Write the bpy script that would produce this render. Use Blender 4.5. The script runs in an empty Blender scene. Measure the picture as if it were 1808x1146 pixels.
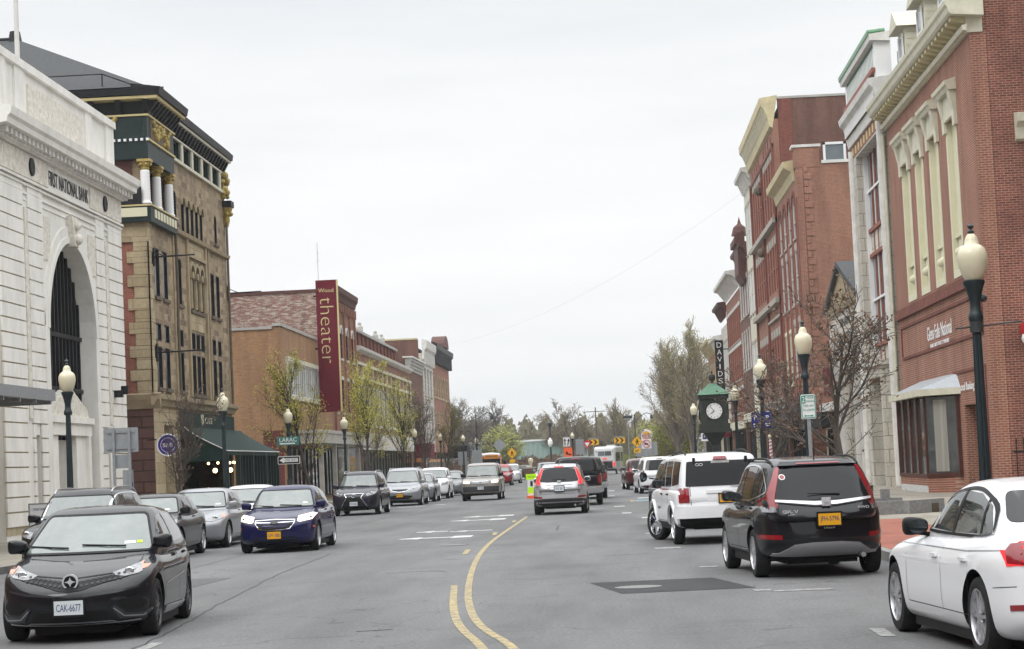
import bpy, bmesh, math, random
from math import radians as R, sin, cos, pi, sqrt, atan2
from mathutils import Vector, Matrix
from mathutils.bvhtree import BVHTree
SC = bpy.context.scene
COL = SC.collection
random.seed(7)

# ---------------------------------------------------------------- camera
cam = bpy.data.cameras.new('camera')
camo = bpy.data.objects.new('camera', cam)
COL.objects.link(camo)
cam.sensor_width = 36.0
cam.sensor_fit = 'HORIZONTAL'
cam.lens = 36.0 * 3700.0 / 1808.0
cam.clip_start = 0.1
cam.clip_end = 3000
YAW, PITCH, ROLL, CAMH = 0.04451125, 0.06603289, 0.045, 1.77
F_ = Vector((-sin(YAW) * cos(PITCH), cos(YAW) * cos(PITCH), sin(PITCH)))
R0_ = Vector((cos(YAW), sin(YAW), 0))
U0_ = R0_.cross(F_)
R_ = R0_ * cos(ROLL) - U0_ * sin(ROLL)
U_ = U0_ * cos(ROLL) + R0_ * sin(ROLL)
camo.matrix_world = Matrix(((R_.x, U_.x, -F_.x, 0), (R_.y, U_.y, -F_.y, 0), (R_.z, U_.z, -F_.z, CAMH), (0, 0, 0, 1)))
SC.camera = camo
# ---------------------------------------------------------------- world and sun: bright overcast
SUN_EL, SUN_AZ = R(48), R(215)
world = bpy.data.worlds.new('World')
SC.world = world
world.use_nodes = True
wn, wl = world.node_tree.nodes, world.node_tree.links
wn.clear()
def N(t, **k):
    n = wn.new(t)
    for a, b in k.items(): setattr(n, a, b)
    return n
wo = N('ShaderNodeOutputWorld')
tc = N('ShaderNodeTexCoord')
sep = N('ShaderNodeSeparateXYZ')
wl.new(tc.outputs['Generated'], sep.inputs[0])
grad = N('ShaderNodeMapRange'); grad.inputs[1].default_value = 0.26; grad.inputs[2].default_value = 1.0
grad.inputs[3].default_value = 1.05; grad.inputs[4].default_value = 3.4
wl.new(sep.outputs['Z'], grad.inputs[0])
mp = N('ShaderNodeMapping'); mp.inputs['Scale'].default_value = (1.0, 1.0, 7.0)
wl.new(tc.outputs['Generated'], mp.inputs[0])
nz = N('ShaderNodeTexNoise'); nz.inputs['Scale'].default_value = 2.2; nz.inputs['Detail'].default_value = 5; nz.inputs['Roughness'].default_value = .55
wl.new(mp.outputs[0], nz.inputs['Vector'])
ramp = N('ShaderNodeValToRGB')
ramp.color_ramp.elements[0].position = .32; ramp.color_ramp.elements[0].color = (.86, .885, .91, 1)
ramp.color_ramp.elements[1].position = .70; ramp.color_ramp.elements[1].color = (1.04, 1.04, 1.035, 1)
wl.new(nz.outputs['Fac'], ramp.inputs[0])
bgc = N('ShaderNodeBackground')
wl.new(ramp.outputs[0], bgc.inputs['Color']); wl.new(grad.outputs[0], bgc.inputs['Strength'])
sky = N('ShaderNodeTexSky', sky_type='NISHITA', sun_disc=False, sun_elevation=SUN_EL, sun_rotation=SUN_AZ)
bgs = N('ShaderNodeBackground'); bgs.inputs['Strength'].default_value = 0.05
wl.new(sky.outputs[0], bgs.inputs['Color'])
mx = N('ShaderNodeMixShader'); mx.inputs[0].default_value = 0.93
wl.new(bgs.outputs[0], mx.inputs[1]); wl.new(bgc.outputs[0], mx.inputs[2]); wl.new(mx.outputs[0], wo.inputs['Surface'])
sl = bpy.data.lights.new('sun', 'SUN'); sl.energy = 0.9; sl.angle = R(25); sl.color = (1, .97, .93)
so = bpy.data.objects.new('sun', sl); COL.objects.link(so)
sd = Vector((sin(SUN_AZ) * cos(SUN_EL), cos(SUN_AZ) * cos(SUN_EL), sin(SUN_EL)))
so.rotation_euler = (-sd).to_track_quat('-Z', 'Y').to_euler()
vs = SC.view_settings
vs.view_transform = 'Standard'; vs.look = 'None'; vs.gamma = 1; vs.exposure = 0.0; vs.use_curve_mapping = False

# ---------------------------------------------------------------- materials
MATS = {}
def _new(name):
    m = bpy.data.materials.new(name); m.use_nodes = True
    MATS[name] = m
    nt = m.node_tree
    return m, nt, nt.nodes['Principled BSDF']
def rgb(c): return (c[0], c[1], c[2], 1)
def pm(name, col, col2=None, scale=3.0, rough=.6, metal=0.0, bump=0.0, bscale=None, coat=0.0, spec=.5, emit=0.0, detail=6, stretch=None, ior=None, contrast=(.35, .68)):
    """plain surface with a noise variation between col and col2"""
    if name in MATS: return MATS[name]
    m, nt, b = _new(name)
    b.inputs['Roughness'].default_value = rough; b.inputs['Metallic'].default_value = metal
    b.inputs['Specular IOR Level'].default_value = spec if (rough < .5 or spec != .5) else .2
    b.inputs['Coat Weight'].default_value = coat; b.inputs['Coat Roughness'].default_value = .03
    if ior: b.inputs['IOR'].default_value = ior
    b.inputs['Base Color'].default_value = rgb(col)
    if col2 or bump:
        t = nt.nodes.new('ShaderNodeTexCoord'); v = t.outputs['Object']
        if stretch:
            q = nt.nodes.new('ShaderNodeMapping'); q.inputs['Scale'].default_value = stretch
            nt.links.new(v, q.inputs[0]); v = q.outputs[0]
    if col2:
        n = nt.nodes.new('ShaderNodeTexNoise'); n.inputs['Scale'].default_value = scale; n.inputs['Detail'].default_value = detail
        n.inputs['Roughness'].default_value = .65
        nt.links.new(v, n.inputs['Vector'])
        r = nt.nodes.new('ShaderNodeValToRGB')
        r.color_ramp.elements[0].position = contrast[0]; r.color_ramp.elements[0].color = rgb(col)
        r.color_ramp.elements[1].position = contrast[1]; r.color_ramp.elements[1].color = rgb(col2)
        nt.links.new(n.outputs['Fac'], r.inputs[0]); nt.links.new(r.outputs[0], b.inputs['Base Color'])
    if bump:
        n2 = nt.nodes.new('ShaderNodeTexNoise'); n2.inputs['Scale'].default_value = bscale or scale * 4; n2.inputs['Detail'].default_value = 4
        nt.links.new(v, n2.inputs['Vector'])
        bp = nt.nodes.new('ShaderNodeBump'); bp.inputs['Strength'].default_value = bump; bp.inputs['Distance'].default_value = .03
        nt.links.new(n2.outputs['Fac'], bp.inputs['Height']); nt.links.new(bp.outputs[0], b.inputs['Normal'])
    if emit:
        b.inputs['Emission Color'].default_value = rgb(col); b.inputs['Emission Strength'].default_value = emit
    return m
def uv_nodes(nt):
    t = nt.nodes.new('ShaderNodeTexCoord'); s = nt.nodes.new('ShaderNodeSeparateXYZ'); nt.links.new(t.outputs['Object'], s.inputs[0])
    a = nt.nodes.new('ShaderNodeMath'); a.operation = 'ADD'; nt.links.new(s.outputs[0], a.inputs[0]); nt.links.new(s.outputs[1], a.inputs[1])
    c = nt.nodes.new('ShaderNodeCombineXYZ'); nt.links.new(a.outputs[0], c.inputs[0]); nt.links.new(s.outputs[2], c.inputs[1])
    return t, c.outputs[0]
def brickm(name, c1, c2, mortar, bw=.22, rh=.075, ms=.012, stain=None, sscale=.6, bump=.25, rough=.85, spots=None, spos=(.42, .62), flat=False):
    """masonry: courses of bricks or blocks, plus weathering noise"""
    m, nt, b = _new(name)
    L = nt.links.new
    t, uv = uv_nodes(nt)
    if flat: uv = t.outputs['Object']
    br = nt.nodes.new('ShaderNodeTexBrick')
    br.inputs['Color1'].default_value = rgb(c1); br.inputs['Color2'].default_value = rgb(c2); br.inputs['Mortar'].default_value = rgb(mortar)
    br.inputs['Scale'].default_value = 1; br.inputs['Mortar Size'].default_value = ms; br.inputs['Mortar Smooth'].default_value = .2
    br.inputs['Brick Width'].default_value = bw; br.inputs['Row Height'].default_value = rh; br.inputs['Bias'].default_value = 0
    L(uv, br.inputs['Vector'])
    n = nt.nodes.new('ShaderNodeTexNoise'); n.inputs['Scale'].default_value = sscale; n.inputs['Detail'].default_value = 8; n.inputs['Roughness'].default_value = .7
    L(t.outputs['Object'], n.inputs['Vector'])
    out = br.outputs['Color']
    if stain:
        r = nt.nodes.new('ShaderNodeMapRange'); r.inputs[1].default_value = .42; r.inputs[2].default_value = .72; r.inputs[3].default_value = 0; r.inputs[4].default_value = .55
        L(n.outputs['Fac'], r.inputs[0])
        mxx = nt.nodes.new('ShaderNodeMix'); mxx.data_type = 'RGBA'
        L(r.outputs[0], mxx.inputs[0]); L(out, mxx.inputs[6]); mxx.inputs[7].default_value = rgb(stain); out = mxx.outputs[2]
    if spots:
        n3 = nt.nodes.new('ShaderNodeTexNoise'); n3.inputs['Scale'].default_value = 1.0; n3.inputs['Detail'].default_value = 9; n3.inputs['Roughness'].default_value = .72
        mpp = nt.nodes.new('ShaderNodeMapping'); mpp.inputs['Scale'].default_value = (2.2, 2.2, 9); L(t.outputs['Object'], mpp.inputs[0]); L(mpp.outputs[0], n3.inputs['Vector'])
        r3 = nt.nodes.new('ShaderNodeMapRange'); r3.inputs[1].default_value = spos[0]; r3.inputs[2].default_value = spos[1]
        L(n3.outputs['Fac'], r3.inputs[0])
        m3 = nt.nodes.new('ShaderNodeMix'); m3.data_type = 'RGBA'; L(r3.outputs[0], m3.inputs[0]); L(out, m3.inputs[6]); m3.inputs[7].default_value = rgb(spots); out = m3.outputs[2]
    n4 = nt.nodes.new('ShaderNodeTexNoise'); n4.inputs['Scale'].default_value = 9; n4.inputs['Detail'].default_value = 3; L(t.outputs['Object'], n4.inputs['Vector'])
    h = nt.nodes.new('ShaderNodeMix'); h.data_type = 'RGBA'; h.blend_type = 'MULTIPLY'; h.inputs[0].default_value = .5
    rr = nt.nodes.new('ShaderNodeMapRange'); rr.inputs[3].default_value = .55; rr.inputs[4].default_value = 1.45; L(n4.outputs['Fac'], rr.inputs[0])
    L(out, h.inputs[6]); L(rr.outputs[0], h.inputs[7])
    n5 = nt.nodes.new('ShaderNodeTexNoise'); n5.inputs['Scale'].default_value = 1.0; n5.inputs['Detail'].default_value = 6; n5.inputs['Roughness'].default_value = .65
    m5 = nt.nodes.new('ShaderNodeMapping'); m5.inputs['Scale'].default_value = (1.3, 1.3, .16) if not flat else (.6, .6, .6); L(t.outputs['Object'], m5.inputs[0]); L(m5.outputs[0], n5.inputs['Vector'])
    r5 = nt.nodes.new('ShaderNodeMapRange'); r5.inputs[1].default_value = .36; r5.inputs[2].default_value = .58; r5.inputs[3].default_value = .80; r5.inputs[4].default_value = 1.05; L(n5.outputs['Fac'], r5.inputs[0])
    h5 = nt.nodes.new('ShaderNodeMix'); h5.data_type = 'RGBA'; h5.blend_type = 'MULTIPLY'; h5.inputs[0].default_value = 1; L(h.outputs[2], h5.inputs[6]); L(r5.outputs[0], h5.inputs[7])
    L(h5.outputs[2], b.inputs['Base Color'])
    b.inputs['Roughness'].default_value = rough; b.inputs['Specular IOR Level'].default_value = .25
    bp = nt.nodes.new('ShaderNodeBump'); bp.inputs['Strength'].default_value = bump; bp.inputs['Distance'].default_value = .02; bp.invert = True
    L(br.outputs['Fac'], bp.inputs['Height']); L(bp.outputs[0], b.inputs['Normal'])
    return m
M = MATS
brickm('brick_red', (.30, .108, .068), (.215, .074, .048), (.37, .25, .19), ms=.015, stain=(.20, .085, .062), sscale=.35)
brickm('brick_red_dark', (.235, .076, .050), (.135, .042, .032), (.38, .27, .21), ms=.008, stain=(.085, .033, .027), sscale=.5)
brickm('brick_orange', (.30, .125, .078), (.23, .10, .068), (.33, .22, .16), stain=(.15, .075, .06), sscale=.22)
brickm('brick_brown', (.16, .07, .052), (.12, .052, .042), (.2, .13, .1), stain=(.09, .045, .04), sscale=.3)
brickm('brick_tan', (.36, .205, .105), (.27, .15, .08), (.34, .22, .13), stain=(.24, .14, .085), sscale=.5, bump=.15)
brickm('brick_patchy', (.23, .075, .055), (.16, .055, .045), (.36, .28, .23), stain=(.13, .055, .045), spots=(.46, .40, .34), spos=(.47, .60))
brickm('brick_deep', (.23, .082, .058), (.16, .05, .04), (.18, .08, .06), stain=(.12, .045, .04), sscale=.4)
brickm('brick_maroon', (.15, .045, .04), (.12, .036, .034), (.12, .045, .04), stain=(.08, .03, .03))
brickm('brick_rust', (.32, .12, .085), (.26, .09, .065), (.30, .16, .12), stain=(.17, .075, .06), sscale=.4)
brickm('brownstone', (.17, .095, .08), (.13, .07, .062), (.07, .04, .035), bw=1.1, rh=.42, ms=.03, stain=(.10, .055, .05), sscale=1.2, bump=1.0)
brickm('rubble_stone', (.42, .33, .21), (.17, .125, .085), (.36, .29, .20), bw=.62, rh=.27, ms=.016, stain=(.17, .13, .095), sscale=1.1, bump=.6)
brickm('pale_stone_blocks', (.46, .385, .25), (.36, .29, .18), (.23, .18, .12), bw=1.2, rh=.4, ms=.012, stain=(.24, .19, .13), sscale=.8, bump=.3)
brickm('terracotta_blocks', (.56, .53, .46), (.50, .47, .41), (.23, .20, .17), bw=.9, rh=.55, ms=.018, stain=(.40, .375, .33), sscale=1.5, bump=.4, rough=.5)
pm('marble', (.80, .785, .74), (.60, .59, .55), scale=1.3, rough=.55, bump=.08, stretch=(1, 1, .45), contrast=(.40, .78))
pm('marble_carved', (.78, .75, .68), (.50, .47, .40), scale=7, rough=.7, bump=.9, bscale=6)
pm('marble_joint', (.36, .30, .19), (.48, .42, .30), scale=2, rough=.9)
pm('trim_cream', (.62, .60, .48), (.50, .48, .38), scale=2.5, rough=.6, bump=.05)
pm('cream_panel', (.66, .64, .47), (.60, .58, .43), scale=1.3, rough=.6)
pm('trim_yellow', (.60, .53, .32), (.44, .38, .24), scale=2, rough=.6)
pm('trim_white', (.70, .69, .66), (.52, .51, .48), scale=2, rough=.6)
pm('trim_grey', (.44, .43, .40), (.33, .32, .30), scale=2, rough=.7)
pm('trim_red', (.23, .085, .062), (.17, .06, .045), scale=2, rough=.6)
pm('trim_rust', (.29, .105, .07), (.22, .08, .055), scale=3, rough=.6)
pm('trim_green', (.012, .024, .023), (.020, .034, .032), scale=2, rough=.5)
pm('trim_black', (.011, .012, .014), (.02, .02, .022), scale=3, rough=.5)
pm('trim_brown', (.085, .04, .033), (.12, .055, .045), scale=3, rough=.65)
pm('gold', (.47, .36, .10), (.26, .18, .05), scale=9, rough=.42, metal=.25, bump=1.0, bscale=9)
pm('gold_trim', (.56, .47, .24), None, rough=.6)
pm('stone_trim', (.38, .31, .20), (.27, .215, .145), scale=2, rough=.8, bump=.3)
pm('stone_dark', (.17, .135, .10), (.10, .085, .065), scale=2, rough=.85)
pm('stone_sill', (.42, .39, .34), (.3, .28, .25), scale=3, rough=.8)
pm('shingle', (.055, .058, .062), (.085, .088, .092), scale=6, rough=.9, bump=.4, stretch=(1, 1, 5))
pm('roof_tar', (.06, .06, .06), (.09, .09, .09), scale=2, rough=.9)
pm('green_tile', (.10, .26, .13), (.07, .18, .09), scale=4, rough=.35)
pm('copper_green', (.09, .19, .13), (.13, .24, .17), scale=4, rough=.6)
pm('dark_metal', (.022, .028, .030), (.035, .042, .045), scale=8, rough=.45)
pm('lamp_green', (.007, .016, .020), (.013, .025, .030), scale=10, rough=.42, stretch=(1, 1, .2))
pm('lamp_globe', (.66, .62, .46), (.58, .53, .37), scale=2.5, rough=.3, coat=.3)
pm('galvanised', (.36, .38, .40), (.28, .30, .32), scale=14, rough=.45, metal=.5)
pm('sign_back', (.33, .35, .37), (.28, .30, .32), scale=4, rough=.5, metal=.3)
pm('glass_dark', (.010, .012, .014), (.022, .026, .030), scale=.35, rough=.12, spec=.25, detail=2)
pm('glass_pale', (.16, .19, .21), (.06, .08, .09), scale=.4, rough=.06, spec=.7, detail=2)
pm('glass_shop', (.03, .035, .038), (.10, .105, .10), scale=.7, rough=.06, spec=.7)
pm('curtain', (.34, .33, .29), (.2, .19, .17), scale=9, rough=.8, stretch=(1, 1, .02))
pm('white_paint', (.78, .78, .78), None, rough=.5)
pm('black_paint', (.012, .012, .013), None, rough=.5)
pm('warm_bulb', (1.0, .72, .32), None, emit=6)
pm('door_wood', (.09, .035, .025), (.06, .025, .02), scale=6, rough=.5)
pm('awning_green', (.010, .028, .025), (.018, .040, .035), scale=3, rough=.8)
pm('awning_red', (.20, .022, .035), (.14, .018, .028), scale=3, rough=.8)
pm('awning_black', (.012, .012, .014), (.02, .02, .022), scale=3, rough=.8)
pm('banner_maroon', (.135, .011, .022), (.105, .009, .018), scale=2, rough=.6)
pm('sign_green', (.03, .17, .15), None, rough=.45)
pm('sign_teal_text', (.02, .30, .22), None, rough=.45)
pm('sign_orange', (.85, .14, .045), None, rough=.5, emit=.0)
pm('sign_yellow', (.80, .42, .02), None, rough=.5)
pm('sign_red', (.50, .02, .03), None, rough=.5)
pm('sign_blue', (.022, .027, .15), None, rough=.5)
pm('sign_purple', (.06, .035, .22), None, rough=.5)
pm('fluoro', (.52, .95, .02), None, rough=.6)
pm('plate_yellow', (.75, .37, .02), None, rough=.5)
pm('plate_white', (.62, .66, .68), None, rough=.5)
pm('plate_blue', (.03, .05, .16), None, rough=.5)
pm('soil', (.07, .055, .04), (.11, .09, .06), scale=9, rough=.95, bump=.5)
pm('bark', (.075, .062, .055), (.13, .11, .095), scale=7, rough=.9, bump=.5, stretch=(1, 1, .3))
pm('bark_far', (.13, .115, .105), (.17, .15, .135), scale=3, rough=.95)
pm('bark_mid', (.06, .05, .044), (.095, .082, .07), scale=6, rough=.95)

# ---------------------------------------------------------------- mesh helpers
class MB:
    """collects shapes and links them as ONE mesh object"""
    def __init__(s): s.v = []; s.f = []; s.mi = []; s.cur = 0
    def add(s, vs, fs):
        n = len(s.v); s.v += [tuple(v) for v in vs]
        for f in fs: s.f.append(tuple(i + n for i in f)); s.mi.append(s.cur)
        return s
    def box(s, x0, x1, y0, y1, z0, z1):
        return s.add([(x0, y0, z0), (x1, y0, z0), (x1, y1, z0), (x0, y1, z0), (x0, y0, z1), (x1, y0, z1), (x1, y1, z1), (x0, y1, z1)],
                     [(0, 3, 2, 1), (4, 5, 6, 7), (0, 1, 5, 4), (1, 2, 6, 5), (2, 3, 7, 6), (3, 0, 4, 7)])
    def hexa(s, b, t):
        """bottom quad b, top quad t"""
        return s.add(list(b) + list(t), [(3, 2, 1, 0), (4, 5, 6, 7), (0, 1, 5, 4), (1, 2, 6, 5), (2, 3, 7, 6), (3, 0, 4, 7)])
    def prism(s, poly, vec):
        n = len(poly); vec = Vector(vec)
        a = [Vector(p) for p in poly]; b = [p + vec for p in a]
        return s.add(a + b, [tuple(range(n))[::-1], tuple(range(n, 2 * n))] + [(i, (i + 1) % n, n + (i + 1) % n, n + i) for i in range(n)])
    def tube(s, p0, p1, r0, r1=None, n=6, caps=True):
        if r1 is None: r1 = r0
        p0 = Vector(p0); p1 = Vector(p1); d = (p1 - p0)
        if d.length < 1e-6: return s
        d.normalize(); a = d.orthogonal().normalized(); b = d.cross(a)
        vs = [p0 + (a * cos(2 * pi * i / n) + b * sin(2 * pi * i / n)) * r0 for i in range(n)] + \
             [p1 + (a * cos(2 * pi * i / n) + b * sin(2 * pi * i / n)) * r1 for i in range(n)]
        fs = [(i, (i + 1) % n, n + (i + 1) % n, n + i) for i in range(n)]
        if caps: fs += [tuple(range(n))[::-1], tuple(range(n, 2 * n))]
        return s.add(vs, fs)
    def path(s, pts, r, n=6):
        for a, b in zip(pts[:-1], pts[1:]): s.tube(a, b, r, r, n)
        return s
    def lathe(s, prof, c=(0, 0, 0), n=16, axis='z', caps=True):
        """prof: list of (r, h)"""
        vs = []
        for (r, h) in prof:
            for i in range(n):
                t = 2 * pi * i / n; x, y = r * cos(t), r * sin(t)
                if axis == 'z': p = (c[0] + x, c[1] + y, c[2] + h)
                elif axis == 'y': p = (c[0] + x, c[1] + h, c[2] + y)
                else: p = (c[0] + h, c[1] + x, c[2] + y)
                vs.append(p)
        k = len(prof); fs = []
        for j in range(k - 1):
            for i in range(n): fs.append((j * n + i, j * n + (i + 1) % n, (j + 1) * n + (i + 1) % n, (j + 1) * n + i))
        if caps and prof[0][0] > 1e-3: fs.append(tuple(range(n))[::-1])
        if caps and prof[-1][0] > 1e-3: fs.append(tuple(range((k - 1) * n, k * n)))
        return s.add(vs, fs)
    def ball(s, c, r, n=10, sz=1.0):
        return s.lathe([(max(r * sin(pi * i / 8), 1e-5), -r * sz * cos(pi * i / 8)) for i in range(9)], c, n)
    def build(s, name, mat, parent=None, smooth=False, local=False, angle=35, recalc=True, at=None):
        me = bpy.data.meshes.new(name)
        off = Vector((0, 0, 0))
        if parent is not None and not local: off = wloc(parent)
        if at is not None: off = Vector(at)
        me.from_pydata([Vector(v) - off for v in s.v], [], s.f)
        ms = mat if isinstance(mat, (list, tuple)) else [mat]
        for m in ms: me.materials.append(MATS[m] if isinstance(m, str) else m)
        if len(ms) > 1: me.polygons.foreach_set('material_index', s.mi)
        if recalc:
            bm = bmesh.new(); bm.from_mesh(me); bmesh.ops.recalc_face_normals(bm, faces=bm.faces); bm.to_mesh(me); bm.free()
        if smooth:
            me.shade_smooth(); me.set_sharp_from_angle(angle=R(angle))
        me.update()
        o = bpy.data.objects.new(name, me); COL.objects.link(o)
        if parent is not None: o.parent = parent
        elif at is not None: o.location = off
        return o
def wloc(o):
    v = Vector(o.location)
    while o.parent is not None: o = o.parent; v = v + Vector(o.location)
    return v
def thing(name, label, cat, loc=(0, 0, 0), rz=0, group=None):
    o = bpy.data.objects.new(name, None); COL.objects.link(o)
    o.empty_display_size = .3
    o.location = loc; o.rotation_euler = (0, 0, rz); o['label'] = label; o['category'] = cat
    if group: o['group'] = group
    return o
def tag(o, label, cat, group=None):
    o['label'] = label; o['category'] = cat
    if group: o['group'] = group
    return o
def struct(o, kind='structure'):
    o['kind'] = kind; return o
def kids(o): return [c for c in o.children]
def dup(o, loc=None, rz=None, label=None, group=None, parent=None, scale=None):
    c = o.copy(); COL.objects.link(c); c.parent = parent
    if loc is not None: c.location = loc
    if rz is not None: c.rotation_euler = (0, 0, rz)
    if scale is not None: c.scale = scale
    if label: c['label'] = label
    if group: c['group'] = group
    for ch in kids(o): dup(ch, parent=c)
    return c
FONTCACHE = {}
def text(s, w, h, mat, loc, rz, parent, name='lettering', depth=.01, rx=R(90), vertical=False, shear=0, slant=0, thin=0):
    """lettering as mesh, scaled to w x h, centred at loc (parent space); read along local x"""
    key = (s, vertical)
    if key not in FONTCACHE:
        cu = bpy.data.curves.new('t', 'FONT'); cu.body = s; cu.resolution_u = 3; cu.size = 1; cu.offset = thin
        cu.extrude = .5
        if vertical: cu.align_x = 'CENTER'; cu.space_line = .92
        o = bpy.data.objects.new('t', cu); COL.objects.link(o)
        dg = bpy.context.evaluated_depsgraph_get(); dg.update()
        me = bpy.data.meshes.new_from_object(o.evaluated_get(dg))
        vs = [Vector(v.co) for v in me.vertices]; fs = [tuple(p.vertices) for p in me.polygons]
        bpy.data.objects.remove(o); bpy.data.curves.remove(cu); bpy.data.meshes.remove(me)
        FONTCACHE[key] = (vs, fs)
    vs, fs = FONTCACHE[key]
    x0 = min(v.x for v in vs); x1 = max(v.x for v in vs); y0 = min(v.y for v in vs); y1 = max(v.y for v in vs)
    out = []
    for v in vs:
        x = ((v.x - x0) / (x1 - x0) - .5) * w; y = ((v.y - y0) / (y1 - y0) - .5) * h
        out.append((x + y * slant, y + x * shear, v.z * depth))
    me = bpy.data.meshes.new(name); me.from_pydata(out, [], fs); me.materials.append(MATS[mat]); me.update()
    o = bpy.data.objects.new(name, me); COL.objects.link(o); o.parent = parent
    o.location = loc; o.rotation_euler = (rx, 0, rz)
    return o
# ---------------------------------------------------------------- vehicles
def carpaint(name, col, metal=.0, rough=.28, coat=1.0):
    return pm(name, col, None, rough=.45, metal=metal, coat=coat * (.8 if max(col) < .1 else .8), spec=.10 if max(col) < .1 else .4)
carpaint('paint_black', (.005, .006, .009), rough=.2)
carpaint('paint_blackblue', (.008, .008, .016), rough=.2)
carpaint('paint_blue', (.008, .009, .058), metal=.2, rough=.25)
carpaint('paint_white', (.76, .77, .79), rough=.35)
carpaint('paint_offwhite', (.62, .63, .64), rough=.35)
carpaint('paint_silver', (.46, .46, .48), metal=.55, rough=.32)
carpaint('paint_silver_grey', (.28, .29, .31), metal=.55, rough=.32)
carpaint('paint_grey', (.16, .165, .175), metal=.5, rough=.32)
carpaint('paint_charcoal', (.035, .038, .042), metal=.3, rough=.25)
carpaint('paint_maroon', (.07, .006, .010), metal=.2, rough=.25)
carpaint('paint_red', (.30, .010, .016), metal=.1, rough=.25)
carpaint('paint_tan', (.27, .25, .23), metal=.5, rough=.3)
carpaint('paint_champagne', (.22, .205, .185), metal=.5, rough=.3)
carpaint('paint_darkpurple', (.020, .018, .032), metal=.3, rough=.25)
carpaint('paint_schoolbus', (.75, .29, .02), rough=.4)
pm('car_glass', (.010, .011, .013), None, rough=.04, spec=.3, ior=1.5)
pm('car_glass_light', (.10, .125, .12), (.17, .195, .185), scale=2.2, rough=.03, spec=.9, ior=1.6, contrast=(.3, .7))
pm('car_glass_side', (.05, .06, .06), (.015, .018, .018), scale=1.8, rough=.03, spec=.9, ior=1.6, contrast=(.45, .55))
pm('car_black', (.010, .010, .011), None, rough=.55)
pm('car_grey_plastic', (.05, .05, .052), None, rough=.6)
pm('rubber', (.018, .018, .019), (.03, .03, .03), scale=20, rough=.85)
pm('chrome', (.75, .76, .78), None, rough=.12, metal=1.0)
pm('alloy', (.50, .50, .52), None, rough=.3, metal=.8)
pm('alloy_dark', (.055, .055, .06), None, rough=.3, metal=.7)
pm('lens_red', (.24, .006, .012), None, rough=.15, coat=1)
pm('lens_red_lit', (.80, .035, .04), None, rough=.2, emit=.9)
pm('lens_lit', (.95, .82, .62), None, rough=.2, emit=1.3)
pm('lens_clear', (.24, .25, .27), (.07, .075, .08), scale=12, rough=.1, coat=1)
pm('badge_silver', (.62, .63, .65), None, rough=.25, metal=.35)
pm('lens_amber', (.65, .17, .04), None, rough=.15, coat=1)
pm('lamp_lit', (1.0, .84, .62), None, emit=3.2)
pm('lamp_lit_warm', (1.0, .70, .45), None, emit=2.6)
pm('mirror_glass', (.12, .14, .15), None, rough=.03, metal=.9)

def curve_fn(pts, k=.07):
    pts = sorted(pts); xs = [p[0] for p in pts]; zs = [p[1] for p in pts]
    def ev(x):
        if x <= xs[0]: return zs[0]
        if x >= xs[-1]: return zs[-1]
        for i in range(len(xs) - 1):
            if x <= xs[i + 1]:
                return zs[i] + (zs[i + 1] - zs[i]) * (x - xs[i]) / (xs[i + 1] - xs[i])
    return lambda x: (ev(x - 2 * k) + 2 * ev(x - k) + 3 * ev(x) + 2 * ev(x + k) + ev(x + 2 * k)) / 9
def cube_sphere(na, nb, nc):
    """surface points of a cube grid, denser near the edges"""
    def g(t): return .55 * sin(t * pi / 2) + .45 * t
    A = [g(-1 + 2 * i / na) for i in range(na + 1)]; B = [g(-1 + 2 * i / nb) for i in range(nb + 1)]; Cc = [g(-1 + 2 * i / nc) for i in range(nc + 1)]
    idx = {}; vs = []; fs = []
    def vid(i, j, k):
        if (i, j, k) not in idx: idx[(i, j, k)] = len(vs); vs.append((A[i], B[j], Cc[k]))
        return idx[(i, j, k)]
    for i in range(na):
        for j in range(nb):
            fs.append((vid(i, j, nc), vid(i + 1, j, nc), vid(i + 1, j + 1, nc), vid(i, j + 1, nc)))
            fs.append((vid(i, j, 0), vid(i, j + 1, 0), vid(i + 1, j + 1, 0), vid(i + 1, j, 0)))
    for i in range(na):
        for k in range(nc):
            fs.append((vid(i, 0, k), vid(i + 1, 0, k), vid(i + 1, 0, k + 1), vid(i, 0, k + 1)))
            fs.append((vid(i, nb, k), vid(i, nb, k + 1), vid(i + 1, nb, k + 1), vid(i + 1, nb, k)))
    for j in range(nb):
        for k in range(nc):
            fs.append((vid(0, j, k), vid(0, j, k + 1), vid(0, j + 1, k + 1), vid(0, j + 1, k)))
            fs.append((vid(na, j, k), vid(na, j + 1, k), vid(na, j + 1, k + 1), vid(na, j, k + 1)))
    return vs, fs
def sqn(p, n):
    a, b, c = p; d = (abs(a) ** n + abs(b) ** n + abs(c) ** n) ** (1.0 / n)
    return a / d, b / d, c / d
def round_poly(pts, r, seg=4):
    out = []; n = len(pts)
    for i in range(n):
        p0 = Vector(pts[i - 1][:2]); p = Vector(pts[i][:2]); p1 = Vector(pts[(i + 1) % n][:2])
        a = (p0 - p); b = (p1 - p); la, lb = a.length, b.length
        rr = min(r, la * .45, lb * .45)
        if rr < .004: out.append(tuple(p)); continue
        s = p + a / la * rr; e = p + b / lb * rr
        for k in range(seg + 1):
            t = k / seg
            q = s * (1 - t) ** 2 + p * 2 * t * (1 - t) + e * t * t
            out.append((q.x, q.y))
    return out
WHEELS = {}
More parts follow.
